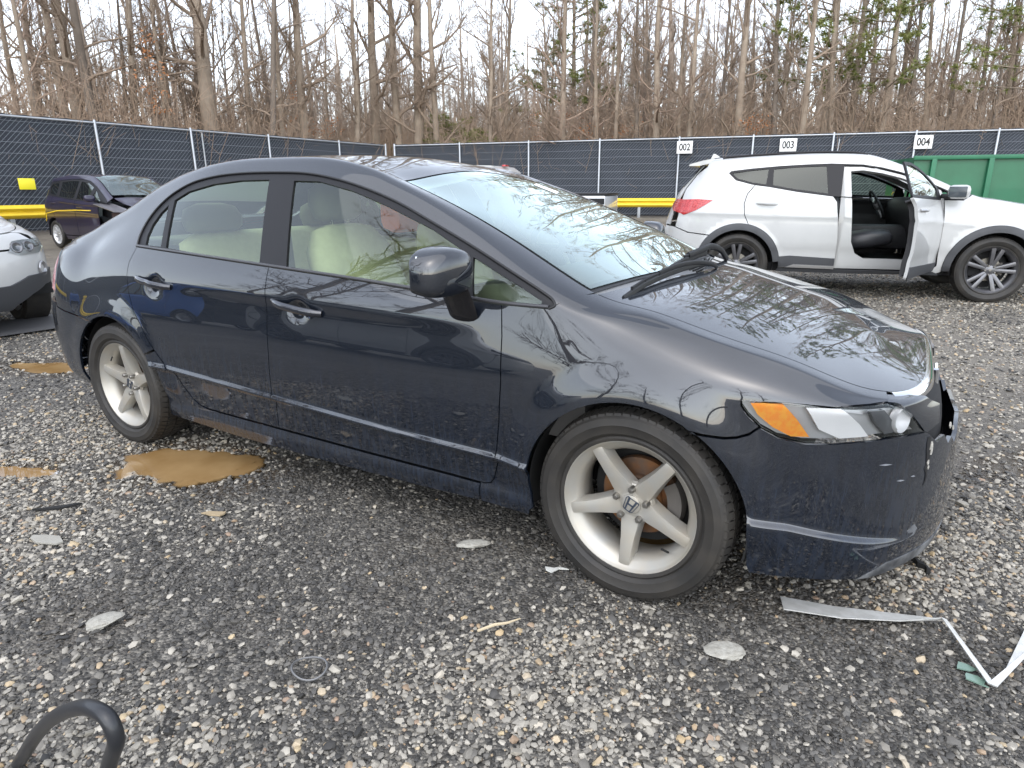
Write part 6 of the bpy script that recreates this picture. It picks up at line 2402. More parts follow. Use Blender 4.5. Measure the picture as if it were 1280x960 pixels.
        # head lamp
        hlp = ring([tuple(q) for q in H.xyz([(.35, .90, .985), (.55, .85, .96), (.70, .70, .93), (.74, .62, .85), (.66, .78, .86), (.52, .87, .90)], closed=True)])
        panel(H, hlp, step=.05, sides=(sd,), off=.004, gap=.0, lip=.02).build('headlamp', mat('lamp_grey', (.35, .35, .36), .1, .5), car)
        # roof rail
        uu = np.linspace(H.ux(-2.95, 8), H.ux(-1.35, 8), 14)
        pr = H.P(uu, np.full_like(uu, 8.12)) * np.array([1, sd, 1])
        pr[1:-1, 2] += .012
        MB().tube(pr, .014, 8).build('roof_rail', satin, car)
    # white body around the door aperture
    a_out = S([(-1.60, .335), (-.60, .335), (-.555, .40), (-.56, 1.12), (-.60, 1.232), (-.8, 1.322), (-1.0, 1.402), (-1.2, 1.457), (-1.4, 1.494), (-1.60, 1.498)])
    a_in = S([(-1.525, 1.445), (-1.4, 1.455), (-1.2, 1.420), (-1.0, 1.365), (-.8, 1.285), (-.68, 1.225), (-.66, 1.0), (-.66, .55), (-.72, .455), (-1.30, .462), (-1.40, .52), (-1.455, .65), (-1.495, 1.1)])
    panel(H, a_out, [a_in], step=.06, sides=(-1,), off=-.022, gap=.001, lip=.05).build('door_aperture', paint, car)
    # ---- glass front and rear
    ws = ring(H.vl(8.08, -.30, -1.14, 26), H.diag(-1.14, 8.08, -1.18, 10), H.vl(10, -1.18, -.18, 20), H.diag(-.18, 10, -.30, 8.08))
    panel(H, ws, step=.08, sides=(-1, 1), off=-.004, gap=.003, lip=0).build('windscreen', glass_mat('windscreen_glass', ()), car)
    rg = ring([(a, 7.8) for a in np.linspace(H.ux(-3.19, 7.8), 0, 10)], [(0, a) for a in np.linspace(7.8, 6.1, 8)], [(a, 6.1) for a in np.linspace(0, H.ux(-3.40, 6.1), 10)])
    panel(H, rg, step=.06, sides=(-1, 1), off=.004, gap=.02, lip=.01).build('rear_window', mat('rear_glass_black', (.012, .014, .016), .03), car)
    sp = MB()
    sp.prism([(-3.05, 1.610), (-3.18, 1.588), (-3.34, 1.545), (-3.35, 1.525), (-3.22, 1.525), (-3.05, 1.56)], 'y', -.60, .60)
    sp.build('rear_spoiler', paint, car, sharp=30)
    MB().prism([(-2.98, 1.645), (-3.10, 1.630), (-3.07, 1.69), (-3.05, 1.69)], 'y', -.02, .02).build('roof_antenna', paint, car)
    # ---- cabin
    MB().box((-1.3, 0, .34), (2.7, 1.62, .10)).build('floor_pan', dark, car)
    MB().box((.1, 0, .55), (.9, 1.1, .5)).build('engine_bay', dark, car)
    for cx in (0, -2.7):
        for sd in (-1, 1):
            wl = MB()
            wl.lathe([(.43, sd * .48), (.425, sd * .86), (.416, sd * .91)], 26, c=(cx, 0, .36), a0=R(-8), a1=R(188))
            wl.lathe([(.01, sd * .48), (.43, sd * .48)], 26, c=(cx, 0, .36), a0=R(-8), a1=R(188))
            wl.build('wheel_well', liner, car)
    lea = mat('black_leather', (.030, .031, .036), .42, bump=(160, .25, .001))
    for yy in (-.40, .40):
        sroot = empty('front_seat', (0, 0, 0), 0, car)
        soft_block(MB(), [(-1.50, yy, .62, .20, .06, 0, 1), (-1.46, yy, .62, .25, .10, 0, 1), (-1.2, yy, .66, .26, .11, 0, 1), (-1.0, yy, .68, .25, .09, 0, 1), (-.96, yy, .67, .2, .05, 0, 1)]).build('seat_cushion', lea, sroot, sharp=70)
        soft_block(MB(), [(-1.48, yy, .66, .2, .05, .95, .3), (-1.50, yy, .70, .25, .09, .95, .3), (-1.60, yy, .98, .26, .09, .95, .3), (-1.68, yy, 1.2, .22, .06, .95, .3), (-1.70, yy, 1.24, .12, .03, .95, .3)]).build('seat_back', lea, sroot, sharp=70)
        soft_block(MB(), [(-1.70, yy, 1.26, .09, .03, .95, .3), (-1.71, yy, 1.29, .13, .055, .95, .3), (-1.73, yy, 1.38, .13, .055, .95, .3), (-1.74, yy, 1.42, .07, .02, .95, .3)]).build('headrest', lea, sroot, sharp=70)
        MB().box((-1.25, yy - .24 * (1 if yy < 0 else -1) * -1, .52), (.42, .03, .12), bevel=.01).build('seat_side_trim', trim, sroot)
    soft_block(MB(), [(-2.42, 0, .66, .6, .05, .95, .3), (-2.46, 0, .75, .7, .09, .95, .3), (-2.58, 0, 1.05, .68, .08, .95, .3), (-2.64, 0, 1.2, .6, .04, .95, .3)]).build('rear_bench', lea, car, sharp=70)
    dash = MB().prism([(-.25, 1.10), (-.45, 1.14), (-.70, 1.13), (-.78, 1.06), (-.80, .92), (-.72, .74), (-.66, .5), (-.25, .5)], 'y', -.78, .78).build('dashboard', trim, car, sharp=50)
    MB().box((-.95, 0, .66), (.85, .20, .30), bevel=.05).build('centre_console', trim, car)
    sw = empty('steering_wheel', (-.98, .40, 1.04), 0, car)
    sw.rotation_euler = (0, R(62), 0)
    MB().tube([(.19 * math.cos(t), .19 * math.sin(t), 0) for t in np.linspace(0, 2 * math.pi, 29)], .016, 8).build('wheel_rim', trim, sw)
    hub = MB().lathe([(.0, .03), (.06, .028), (.08, .01), (.06, -.03), (.0, -.04)], 14, axis='z')
    for a in (0, 120, 240):
        hub.tube([(0, 0, 0), (.18 * math.cos(R(a)), .18 * math.sin(R(a)), 0)], .02, 6)
    hub.build('wheel_hub', silver, sw)
    MB().tube([(-1.66, -.70, 1.40), (-1.64, -.72, 1.0), (-1.62, -.73, .6)], .02, 6, flat=.15).build('seat_belt', trim, car)
    return car, H


def soft_block(mb, rows, nn=16):
    """cushion lofted through rows of (x, y, z, half width, thickness, ax, az)"""
    V, Fc = [], []
    for (x, y, z, hw, th, ax, az) in rows:
        for j in range(nn):
            t = 2 * math.pi * j / nn
            c_, s_ = math.cos(t), math.sin(t)
            cc = math.copysign(abs(c_) ** .5, c_)
            ss = math.copysign(abs(s_) ** .7, s_)
            V.append((x + ax * th * ss, y + hw * cc, z + az * th * ss))
    for i in range(len(rows) - 1):
        for j in range(nn):
            j2 = (j + 1) % nn
            Fc.append((i * nn + j, i * nn + j2, (i + 1) * nn + j2, (i + 1) * nn + j))
    Fc += [tuple(range(nn)), tuple((len(rows) - 1) * nn + j for j in range(nn))]
    return mb.add(V, Fc)
M_CIV = dict(tyre=mat('tyre_rubber', (.013, .0125, .012), .62, noise=(9, (.034, .030, .025), .2), bump=(180, .25, .001)), rim=mat('silver_rim', (.40, .395, .37), .42, .5, noise=(14, (.43, .39, .32), .22)),
             disc=mat('brake_iron', (.13, .085, .06), .5, .6, noise=(22, (.22, .10, .04), .12)), dark=mat('wheel_dark', (.01, .01, .01), .7), caliper=mat('caliper_grey', (.12, .11, .10), .6, .4), nut=mat('nut_steel', (.26, .25, .23), .35, .9), badge=mat('emblem_steel', (.09, .11, .15), .3, .7))
civic, HC = build_civic()
make_wheel('front_wheel', civic, M_CIV, phase=R(-92), side=-1, loc=(0, -.755, .305), steer=R(-1.9), cap='H')
make_wheel('rear_wheel', civic, M_CIV, phase=R(90), side=-1, loc=(-2.7, -.765, .305), cap='H')
make_wheel('front_wheel', civic, M_CIV, phase=R(30), side=1, loc=(0, .755, .305), steer=R(-1.9), cap='H', detail=False)
make_wheel('rear_wheel', civic, M_CIV, phase=R(70), side=1, loc=(-2.7, .765, .305), cap='H', detail=False)
SUV_LOC, SUV_RZ = (1.2233, 7.3338, 0), R(14.09)
suv, HS = build_suv(SUV_LOC, SUV_RZ, 'white sport utility vehicle with its front passenger door standing wide open')
M_SUV = dict(M_CIV)
M_SUV['rim'] = mat('grey_machined_rim', (.13, .13, .14), .30, .75, noise=(8, (.17, .17, .18), .2))
M_SUV['disc'] = mat('worn_disc', (.30, .28, .24), .45, .7)
for nm, x, ph, sd in (('front_wheel', 0, 80, -1), ('rear_wheel', -2.7, 92, -1), ('front_wheel', 0, 20, 1), ('rear_wheel', -2.7, 50, 1)):
    make_wheel(nm, suv, M_SUV, Ro=.368, W=.235, Rr=.2585, style='twin', phase=R(ph), side=sd, loc=(x, sd * .795, .362), cap='oval', detail=sd < 0)
# ------------------------------------------------------------------ other vehicles
def gen_curves(W, zc, zmid, belt, dlo, rail, mid, cen, xt, xn, tail_z, nose_z, nt=3.2, nn=2.7):
    """belt..cen: lists of (x, half width, z); xt/xn/tail_z/nose_z: 11 values each, sill to centre"""
    h = W / 2
    x0, x1 = belt[0][0], belt[-1][0]
    bz0, bz1 = belt[0][2], belt[-1][2]

    def flat(k, z0, z1):
        return [(x0, h * k, z0), ((x0 + x1) / 2, h * min(k * 1.01, 1), (z0 + z1) / 2), (x1, h * k, z1)]
    sides = [flat(.93, zc, zc), flat(.965, zc + .09, zc + .09), flat(.985, zc + .24, zc + .24), flat(.995, zmid, zmid), flat(.985, zmid + .5 * (bz0 - zmid), zmid + .5 * (bz1 - zmid)), flat(.965, zmid + .8 * (bz0 - zmid), zmid + .8 * (bz1 - zmid)), belt, dlo, rail, mid, cen]
    return [dict(side=s, tail=(xt[j], nt, [(xt[j] - .05, tail_z[j])]), nose=(xn[j], nn, [(xn[j] + .05, nose_z[j])])) for j, s in enumerate(sides)]


def simple_car(name, label, loc, rz, H, wb, paint, dlo, belt, wins, bl, wheel_r, wheel_w, rim_r, track, M, ws, rs, style='ten', hood_x=0.0, trunk=None, front=None, clad=None, fender=True, gap=.005, mirrors=True, chin=0.0):
    car = empty(name, loc, rz)
    tag(car, label, 'car')
    satin, dark, liner = MATS['satin_black_trim'], MATS['car_shell_dark'], MATS['liner_black']
    S = H.S
    ar = wheel_r + .045
    K1 = H.K - 1
    top = H.J - 1
    st = .06
    hw = wheel_r
    # doors split at the pillar bl; lower edge above the sill
    zs = H.Q[H.K // 2, 1, 2]
    fx, rx = -ar - .12, -wb + ar * .35
    fd = ring(S([(bl, bl_z(belt, bl)), (bl + .02, .6), (bl, zs)]), S([(bl, zs), (fx, zs)]), S([(fx, zs), (fx, .6), (fx, bl_z(belt, fx))]), S([(q, bl_z(belt, q)) for q in np.linspace(fx, bl, 6)]))
    rd = ring(S([(rx - .12, bl_z(belt, rx - .12)), (rx - .14, .85), (rx + .04, hw + ar * .72)]), S(arc2(-wb, hw, ar, 47, 12, 8)), S([(-wb + ar + .06, zs), (bl, zs)]), S([(bl, zs), (bl + .02, .6), (bl, bl_z(belt, bl))]), S([(q, bl_z(belt, q)) for q in np.linspace(bl, rx - .12, 6)]))
    u8 = H.ux(hood_x, 8)
    tipx = dlo[-1][0]
    fe = ring(S([(fx, bl_z(belt, fx)), (fx, .6), (fx, zs), (-ar - .02, zs)]), S(arc2(0, hw, ar, 172, 20, 18)), S([(ar + .06, .62), (ar + .10, .74)]), H.vl(8, min(ar + .25, H.C[-1, 8, 0] - .05), hood_x - .03, 16), S([(tipx, dlo[-1][1])]))
    xq = -wb - ar - .12
    qp = ring(H.vl(8, hood_x - .05, xs_tail(H, 8), 40), [(H.ux(xs_tail(H, 8), 8), 7.2), (H.ux(xs_tail(H, 6), 6), 6.0), (H.ux(xs_tail(H, 4), 4), 4.2)], S([(xq, .66)]), S(arc2(-wb, hw, ar, 128, 49, 12)), S([(rx + .04, hw + ar * .72), (rx - .14, .85), (rx - .12, bl_z(belt, rx - .12))]), S([(q, bl_z(belt, q)) for q in np.linspace(rx - .12, dlo[0][0], 4)]), S(dlo))
    for sd in (-1, 1):
        panel(H, fd, step=st, sides=(sd,), gap=gap).build('front_door', paint, car)
        panel(H, rd, step=st, sides=(sd,), gap=gap).build('rear_door', paint, car)
        if fender or sd > 0:
            panel(H, fe, step=st, sides=(sd,), gap=gap).build('front_fender', paint, car)
        panel(H, qp, step=st, sides=(sd,), gap=gap).build('quarter_panel', paint, car)
        fo = ring(S(dlo), S([(q, bl_z(belt, q)) for q in np.linspace(dlo[-1][0], dlo[0][0], 12)]))
        ops = [S(w, step=.04) for w in wins]
        panel(H, fo, ops, step=.06, sides=(sd,), off=-.004, gap=.002, lip=.015).build('window_frame', satin, car)
        for o in ops:
            panel(H, o, step=.08, sides=(sd,), off=-.010, gap=-.008, lip=0).build('side_window', glass_mat('green_tint_glass', ()), car)
        panel(H, ring(H.vl(0, -wb + ar + .05, -ar - .03, 16), S([(-ar - .03, zs - .01), (-wb + ar + .05, zs - .01)])), step=.08, sides=(sd,), gap=.003).build('side_sill', clad or paint, car)
        mx = fx
        mo = MB()
        mirrors and mo.box((mx - .02, sd * (H.Q[H.K // 2, 6, 1] + .14), bl_z(belt, mx) + .075), (.12, .20, .13), bevel=.045)
        mm = mirrors and mo.build('door_mirror', paint, car)
        mirrors and MB().box((mx - .02, sd * (H.Q[H.K // 2, 6, 1] + .03), bl_z(belt, mx) + .03), (.07, .10, .05), bevel=.015).build('mirror_arm', satin, mm)
        for hx in (bl + .22, rx - .02):
            yh = H.P(*H.xz([(hx, bl_z(belt, hx) - .13)], vmax=6.5)[0])[1]
            MB().tube([(hx - .11, sd * (yh - .004), bl_z(belt, hx) - .13), (hx - .06, sd * (yh + .025), bl_z(belt, hx) - .13), (hx + .06, sd * (yh + .025), bl_z(belt, hx) - .132), (hx + .11, sd * (yh - .004), bl_z(belt, hx) - .133)], .012, 6).build('door_handle', paint, car)
    c8 = hood_x
    hood = ring(H.diag(c8 - .03, 8, c8 + .10, 10)[::-1], H.vl(8, c8 - .03, H.C[-1, 8, 0] - .04, 22), [(a, 8) for a in np.linspace(H.ux(H.C[-1, 8, 0] - .04, 8), K1, 14)], [(K1, a) for a in np.linspace(8, 10, 6)], [(a, 10) for a in np.linspace(K1, H.ux(c8 + .10, 10), 20)])
    panel(H, hood, step=st, sides=(-1, 1), gap=gap).build('hood', paint, car)
    w0, w1 = ws
    r0_, r1_ = rs
    roof = ring(H.vl(8, r1_, w0, 26), H.diag(w0, 8, w0 - .05, 10), H.vl(10, w0 - .05, r1_ + .04, 22), H.diag(r1_ + .04, 10, r1_, 8))
    panel(H, roof, step=st, sides=(-1, 1), gap=gap).build('roof', paint, car)
    wsp = ring(H.vl(8.06, w1, w0, 22), H.diag(w0, 8.06, w0 - .05, 10), H.vl(10, w0 - .05, w1 + .11, 18), H.diag(w1 + .11, 10, w1, 8.06))
    panel(H, wsp, step=.08, sides=(-1, 1), off=-.003, gap=.004, lip=0).build('windscreen', glass_mat('windscreen_glass', ()), car)
    # tail: hatch from roof edge to bumper
    hatch = ring([(a, 8) for a in np.linspace(H.ux(r1_ - .01, 8), 0, 22)], [(0, a) for a in np.linspace(8, 10, 6)], [(a, 10) for a in np.linspace(0, H.ux(r1_ + .03, 10), 10)], H.diag(r1_ + .03, 10, r1_ - .01, 8))
    panel(H, hatch, step=st, sides=(-1, 1), gap=gap).build('tailgate_top', paint, car)
    hf = ring([(a, 7.9) for a in np.linspace(H.ux(xs_tail(H, 8), 7.9), 0, 14)], [(0, a) for a in np.linspace(7.9, 3.2, 10)], [(a, 3.2) for a in np.linspace(0, H.ux(xs_tail(H, 3), 3.2), 14)], [(H.ux(xs_tail(H, 4), 4.2), 4.2), (H.ux(xs_tail(H, 6), 6), 6.0)])
    panel(H, hf, step=st, sides=(-1, 1), gap=gap).build('tailgate', paint, car)
    rb = ring(S([(xq, .655)]), [(a, 3.1) for a in np.linspace(H.ux(xs_tail(H, 3), 3.1), 0, 14)], [(0, a) for a in np.linspace(3.1, 0, 6)], [(a, 0) for a in np.linspace(0, H.ux(-wb - ar - .03, 0), 14)], S(arc2(-wb, hw, ar, 185, 130, 10)))
    panel(H, rb, step=st, sides=(-1, 1), gap=gap).build('rear_bumper', clad or paint, car)
    if front != 'missing':
        fb = ring(S([(ar + .02, .45 if chin < 1 else .50), (ar + .06, .60), (ar + .10, .72)]), [(a, 4.6) for a in np.linspace(H.ux(ar + .16, 4.6), K1, 16)], [(K1, a) for a in np.linspace(4.6, chin, 8)], [(a, chin) for a in np.linspace(K1, H.ux(ar + .04, chin), 16)])
        panel(H, fb, step=st, sides=(-1, 1), gap=gap).build('front_bumper', paint, car)
        gr = ring([(H.ux(ar + .2, 4.7), 4.7), (H.ux(ar + .22, 7.9), 7.9)], [(a, 7.9) for a in np.linspace(H.ux(ar + .28, 7.9), K1, 12)], [(K1, a) for a in np.linspace(7.9, 4.7, 8)], [(a, 4.7) for a in np.linspace(K1, H.ux(ar + .22, 4.7), 12)])
        panel(H, gr, step=st, sides=(-1, 1), gap=gap, off=-.004).build('nose_panel', paint, car)
    # dark inside
    MB().box((-wb / 2, 0, zs), (wb - ar * 2, track * .98, .12)).build('floor_pan', dark, car)
    MB().box((.05, 0, .5), (.7, track * .66, .42)).build('engine_bay', dark, car)
    seatm = mat('grey_cloth', (.10, .10, .11), .9)
    for yy in (-.36, .36):
        soft_block(MB(), [(-wb * .50, yy, .60, .22, .08, 0, 1), (-wb * .34, yy, .62, .24, .08, 0, 1)]).build('seat_cushion', seatm, car)
        soft_block(MB(), [(-wb * .50, yy, .62, .22, .07, .95, .3), (-wb * .54, yy, .95, .23, .07, .95, .3), (-wb * .57, yy, 1.12, .16, .04, .95, .3), (-wb * .575, yy, 1.22, .13, .05, .95, .3), (-wb * .58, yy, 1.30, .08, .03, .95, .3)]).build('seat_back', seatm, car)
    MB().prism([(w1 + .1, belt[-1][2] - .02), (w1 - .35, belt[-1][2] + .04), (w1 - .45, .7), (w1 + .1, .6)], 'y', -track * .46, track * .46).build('dashboard', satin, car)
    for cx in (0, -wb):
        for sd in (-1, 1):
            wl = MB()
            wl.lathe([(ar + .02, sd * track * .30), (ar + .005, sd * (track / 2 + wheel_w * .5)), (ar - .005, sd * (track / 2 + wheel_w * .52))], 22, c=(cx, 0, hw), a0=R(-6), a1=R(186))
            wl.lathe([(.01, sd * track * .30), (ar + .02, sd * track * .30)], 22, c=(cx, 0, hw), a0=R(-6), a1=R(186))
            wl.build('wheel_well', liner, car)
            make_wheel('front_wheel' if cx == 0 else 'rear_wheel', car, M, Ro=wheel_r, W=wheel_w, Rr=rim_r, style=style, phase=R(20), side=sd, loc=(cx, sd * track / 2, wheel_r - .006), cap='oval', detail=False)
    return car


def xs_tail(H, v):
    """an x a little ahead of the tail end on curve v"""
    return float(H.Q[:, v, 0].min() + .10)


def bl_z(belt, x):
    q = sorted((a, c) for a, _, c in belt)
    return float(np.interp(x, [a for a, _ in q], [b for _, b in q])) + .012


# ---------- small purple hatchback with a missing front fender
FXS = [-2.6, -2.4, -2.2, -2.0, -1.8, -1.6, -1.4, -1.2, -1.0, -.8, -.6, -.4, -.2, -.1, 0.0]
f_belt = [(-2.6, .76, 1.08), (-1.6, .80, 1.0), (-.5, .80, .945), (-.05, .78, .93), (0, .76, .92)]
f_dlo = [(-2.6, .63, 1.38), (-1.8, .60, 1.42), (-1.1, .60, 1.40), (-.7, .64, 1.28), (-.3, .71, 1.08), (-.05, .74, .97), (0, .72, .95)]
f_rail = [(-2.6, .56, 1.455), (-1.8, .53, 1.50), (-1.1, .53, 1.47), (-.7, .57, 1.34), (-.3, .64, 1.14), (-.05, .67, 1.02), (0, .66, 1.0)]
f_mid = [(-2.6, .3, 1.475), (-1.8, .3, 1.52), (-1.1, .3, 1.495), (-.7, .32, 1.37), (-.3, .34, 1.175), (0, .36, 1.04)]
f_cen = [(-2.6, 0, 1.48), (-1.8, 0, 1.525), (-1.1, 0, 1.50), (-.7, 0, 1.38), (-.3, 0, 1.185), (0, 0, 1.05)]
HF = Hull(gen_curves(1.675, .20, .60, f_belt, f_dlo, f_rail, f_mid, f_cen, [-3.05, -3.09, -3.11, -3.12, -3.10, -3.07, -3.03, -2.92, -2.86, -2.83, -2.8], [.72, .76, .78, .79, .77, .74, .70, .68, .66, .58, .52], [.26, .34, .48, .64, .82, .95, 1.06, 1.33, 1.41, 1.43, 1.44], [.20, .28, .42, .58, .66, .72, .76, .78, .79, .84, .87]), FXS, ntail=7, nnose=7)
purple = mat('purple_black_paint', (.012, .009, .028), .4, .2, 1.0, .4, noise=(2, (.02, .014, .04), .2))
fdlo = [(-2.72, 1.135), (-2.76, 1.25), (-2.70, 1.36), (-2.3, 1.395), (-1.8, 1.412), (-1.3, 1.405), (-1.0, 1.365), (-.7, 1.255), (-.4, 1.105), (-.18, .985), (-.15, .962)]
M_FIT = dict(M_CIV)
M_FIT['rim'] = mat('hubcap_silver', (.62, .62, .62), .35, .5)
fit = simple_car('parked_hatchback', 'small purple-black hatchback with a torn off front fender beside the yellow guard rail', (-12.72, 5.52, .10), R(-3), HF, 2.45, purple, fdlo, f_belt, [[(-.95, 1.00), (-1.38, 1.025), (-1.36, 1.36), (-1.05, 1.33), (-.82, 1.245)], [(-1.50, 1.035), (-2.15, 1.075), (-2.18, 1.355), (-1.8, 1.378), (-1.46, 1.375)], [(-2.30, 1.10), (-2.60, 1.14), (-2.65, 1.26), (-2.56, 1.33), (-2.30, 1.355)], [(-.42, .985), (-.80, 1.0), (-.70, 1.19)]], -1.42, .295, .175, .205, 1.46, M_FIT, (-.98, -.20), (-2.9, -2.78), hood_x=-.06, front='missing', fender=False)
# the loose hood edge and bare strut tower where the fender is gone
MB().box((-.05, -.62, .62), (.5, .12, .34), bevel=.05).build('inner_fender', mat('rusty_primer', (.10, .05, .035), .7, noise=(8, (.03, .03, .035), .2)), fit)
flap = MB().add([(-.55, -.86, .93), (.45, -.98, .80), (.75, -.72, .78), (-.30, -.66, .96), (-.55, -.86, .92), (.45, -.98, .79), (.75, -.72, .77), (-.30, -.66, .95)], [(0, 1, 2, 3), (7, 6, 5, 4), (0, 4, 5, 1), (1, 5, 6, 2), (2, 6, 7, 3), (3, 7, 4, 0)])
flap.build('bent_fender_skin', mat('scuffed_grey_paint', (.17, .165, .18), .35, .2, .4), fit, smooth=False)
# yellow pinstripe outline
for sd in (-1,):
    uvs = HF.xz([(-3.02, .80), (-2.9, .70), (-2.6, .735), (-2.2, .78), (-1.4, .80), (-.75, .80)], vmax=6, step=.06)
    pp = HF.P(uvs[:, 0], uvs[:, 1]) * np.array([1, sd, 1])
    pp[:, 1] += sd * .004
    MB().tube(pp, .012, 6).build('yellow_stripe', MATS['yellow_paint'], fit)
    uvs = HF.xz([(-3.02, .62), (-2.86, .56), (-2.78, .60), (-2.74, .70)], vmax=6, step=.06)
    pp = HF.P(uvs[:, 0], uvs[:, 1]) * np.array([1, sd, 1])
    pp[:, 1] += sd * .004
    MB().tube(pp, .012, 6).build('yellow_stripe', MATS['yellow_paint'], fit)

# ---------- white crossover nose at the left
BXS = [-2.8, -2.6, -2.4, -2.2, -2.0, -1.8, -1.6, -1.4, -1.2, -1.0, -.8, -.6, -.4, -.2, -.1, 0.0]
b_belt = [(-2.8, .78, 1.04), (-1.8, .85, .99), (-.6, .86, .955), (-.1, .84, .94), (0, .82, .925)]
b_dlo = [(-2.8, .66, 1.36), (-2.0, .63, 1.42), (-1.3, .63, 1.41), (-.9, .67, 1.29), (-.5, .75, 1.11), (-.2, .80, .985), (0, .78, .95)]
b_rail = [(-2.8, .58, 1.46), (-2.0, .55, 1.51), (-1.3, .55, 1.48), (-.9, .60, 1.34), (-.5, .66, 1.16), (-.2, .71, 1.03), (0, .71, .995)]
b_mid = [(-2.8, .3, 1.49), (-2.0, .3, 1.535), (-1.3, .3, 1.51), (-.9, .33, 1.375), (-.5, .36, 1.195), (-.2, .38, 1.06), (0, .39, 1.02)]
b_cen = [(-2.8, 0, 1.495), (-2.0, 0, 1.545), (-1.3, 0, 1.52), (-.9, 0, 1.385), (-.5, 0, 1.205), (-.2, 0, 1.07), (0, 0, 1.03)]
HB = Hull(gen_curves(1.798, .24, .62, b_belt, b_dlo, b_rail, b_mid, b_cen, [-3.5, -3.55, -3.58, -3.58, -3.55, -3.5, -3.45, -3.3, -3.22, -3.18, -3.14], [.78, .82, .86, .87, .86, .84, .81, .79, .77, .68, .60], [.30, .38, .52, .68, .84, .94, 1.02, 1.33, 1.42, 1.45, 1.46], [.22, .30, .46, .60, .70, .78, .84, .87, .885, .94, .97], nn=3.0), BXS, ntail=7, nnose=8)
bdlo = [(-2.98, 1.08), (-3.02, 1.17), (-2.8, 1.31), (-2.4, 1.375), (-2.0, 1.40), (-1.4, 1.395), (-1.1, 1.335), (-.8, 1.22), (-.5, 1.09), (-.30, 1.0), (-.27, .975)]
whitep = MATS['white_paint']
BM_LOC, BM_RZ = (-7.02, -.20, 0), R(-5)
bmw = simple_car('parked_crossover', 'white crossover with grey plastic skirts facing the rear bumper of the dark sedan', BM_LOC, BM_RZ, HB, 2.76, whitep, bdlo, b_belt, [[(-1.0, 1.0), (-1.55, 1.03), (-1.55, 1.36), (-1.2, 1.335), (-.85, 1.20)], [(-1.68, 1.04), (-2.4, 1.075), (-2.4, 1.335), (-2.0, 1.365), (-1.68, 1.365)]], -1.62, .345, .225, .225, 1.53, M_FIT, (-1.16, -.24), (-3.2, -3.08), hood_x=-.08, clad=MATS['cladding_grey'], mirrors=False, chin=1.7)
cl = MATS['cladding_grey']
for sd in (-1, 1):
    # skirt with the upswept corner
    sk = ring([tuple(q) for q in HB.xz([(.44, .56), (.43, .47)], vmax=5)], [tuple(q) for q in HB.xyz([(.52, .80, .44), (.66, .72, .43), (.76, .58, .36), (.80, .45, .28)])], [(a, .35) for a in np.linspace(HB.inv([(.80, .40, .27)])[0][0], HB.K - 1, 10)], [(HB.K - 1, a) for a in np.linspace(.35, 1.9, 5)], [tuple(q) for q in HB.xyz([(.82, .40, .46), (.76, .56, .53), (.64, .74, .54)])])
    panel(HB, sk, step=.05, sides=(sd,), off=.018, gap=0, lip=.03).build('front_skirt', cl, bmw)
    lampo = ring([tuple(q) for q in HB.xyz([(.50, .80, .845), (.66, .68, .845), (.755, .50, .83), (.80, .44, .74), (.77, .52, .705), (.66, .71, .715), (.52, .80, .76)], closed=True)])
    lo = panel(HB, lampo, step=.04, sides=(sd,), off=.006, gap=0, lip=.02).build('headlamp', glass_mat('headlamp_lens', ()), bmw)
    panel(HB, lampo, step=.05, sides=(sd,), off=-.002, gap=.004, lip=0).build('lamp_housing', mat('lamp_silver', (.42, .43, .44), .25, .7), lo)
    for k, (px_, py_) in enumerate(((.70, .62), (.765, .52))):
        uvq = HB.xyz([(px_, py_, .775)])[0]
        c, n = HB.P(*uvq), HB.N(*uvq)
        o = MB().lathe([(.0, .002), (.03, .004), (.042, .012), (.050, .010), (.054, -.01)], 24, axis='z').build('lamp_ring', mat('lamp_ring_dark', (.20, .20, .21), .15, .6), lo)
        o.location = (c[0], sd * c[1], c[2])
        o.rotation_euler = Vector((n[0] + .4, sd * n[1], n[2])).to_track_quat('Z', 'Y').to_euler()
    uvq = HB.xyz([(.66, .71, .575)])[0]
    c, n = HB.P(*uvq), HB.N(*uvq)
    o = MB().lathe([(.0, -.01), (.04, -.008), (.05, .008), (.062, .012), (.068, .0)], 24, axis='z').build('fog_lamp', mat('lamp_grey'), bmw)
    o.location = (c[0] + n[0] * .004, sd * (c[1] + n[1] * .004), c[2])
    o.rotation_euler = Vector((n[0], sd * n[1], n[2])).to_track_quat('Z', 'Y').to_euler()
    # kidney grille
    kg = ring([tuple(q) for q in HB.xyz([(.85, .03, .82), (.84, .20, .80), (.86, .22, .70), (.87, .15, .60), (.88, .04, .60)], closed=True)])
    ko = panel(HB, kg, step=.04, sides=(sd,), off=.012, gap=0, lip=.02).build('kidney_grille', MATS['satin_black_trim'], bmw)
    kr = HB.inset(kg, -.012)
    pk = HB.P(kr[:, 0], kr[:, 1]) + HB.N(kr[:, 0], kr[:, 1]) * .014
    pk = np.vstack([pk, pk[:1]]) * np.array([1, sd, 1])
    MB().tube(pk, .012, 8).build('grille_surround', MATS['chrome'], ko)
# torn lower lip lying towards the ground
MB().prism([(.10, .05), (.72, .035), (.78, .02), (.10, .015)], 'y', .15, .95).build('torn_undertray', mat('undertray_grey', (.07, .07, .072), .6), bmw)

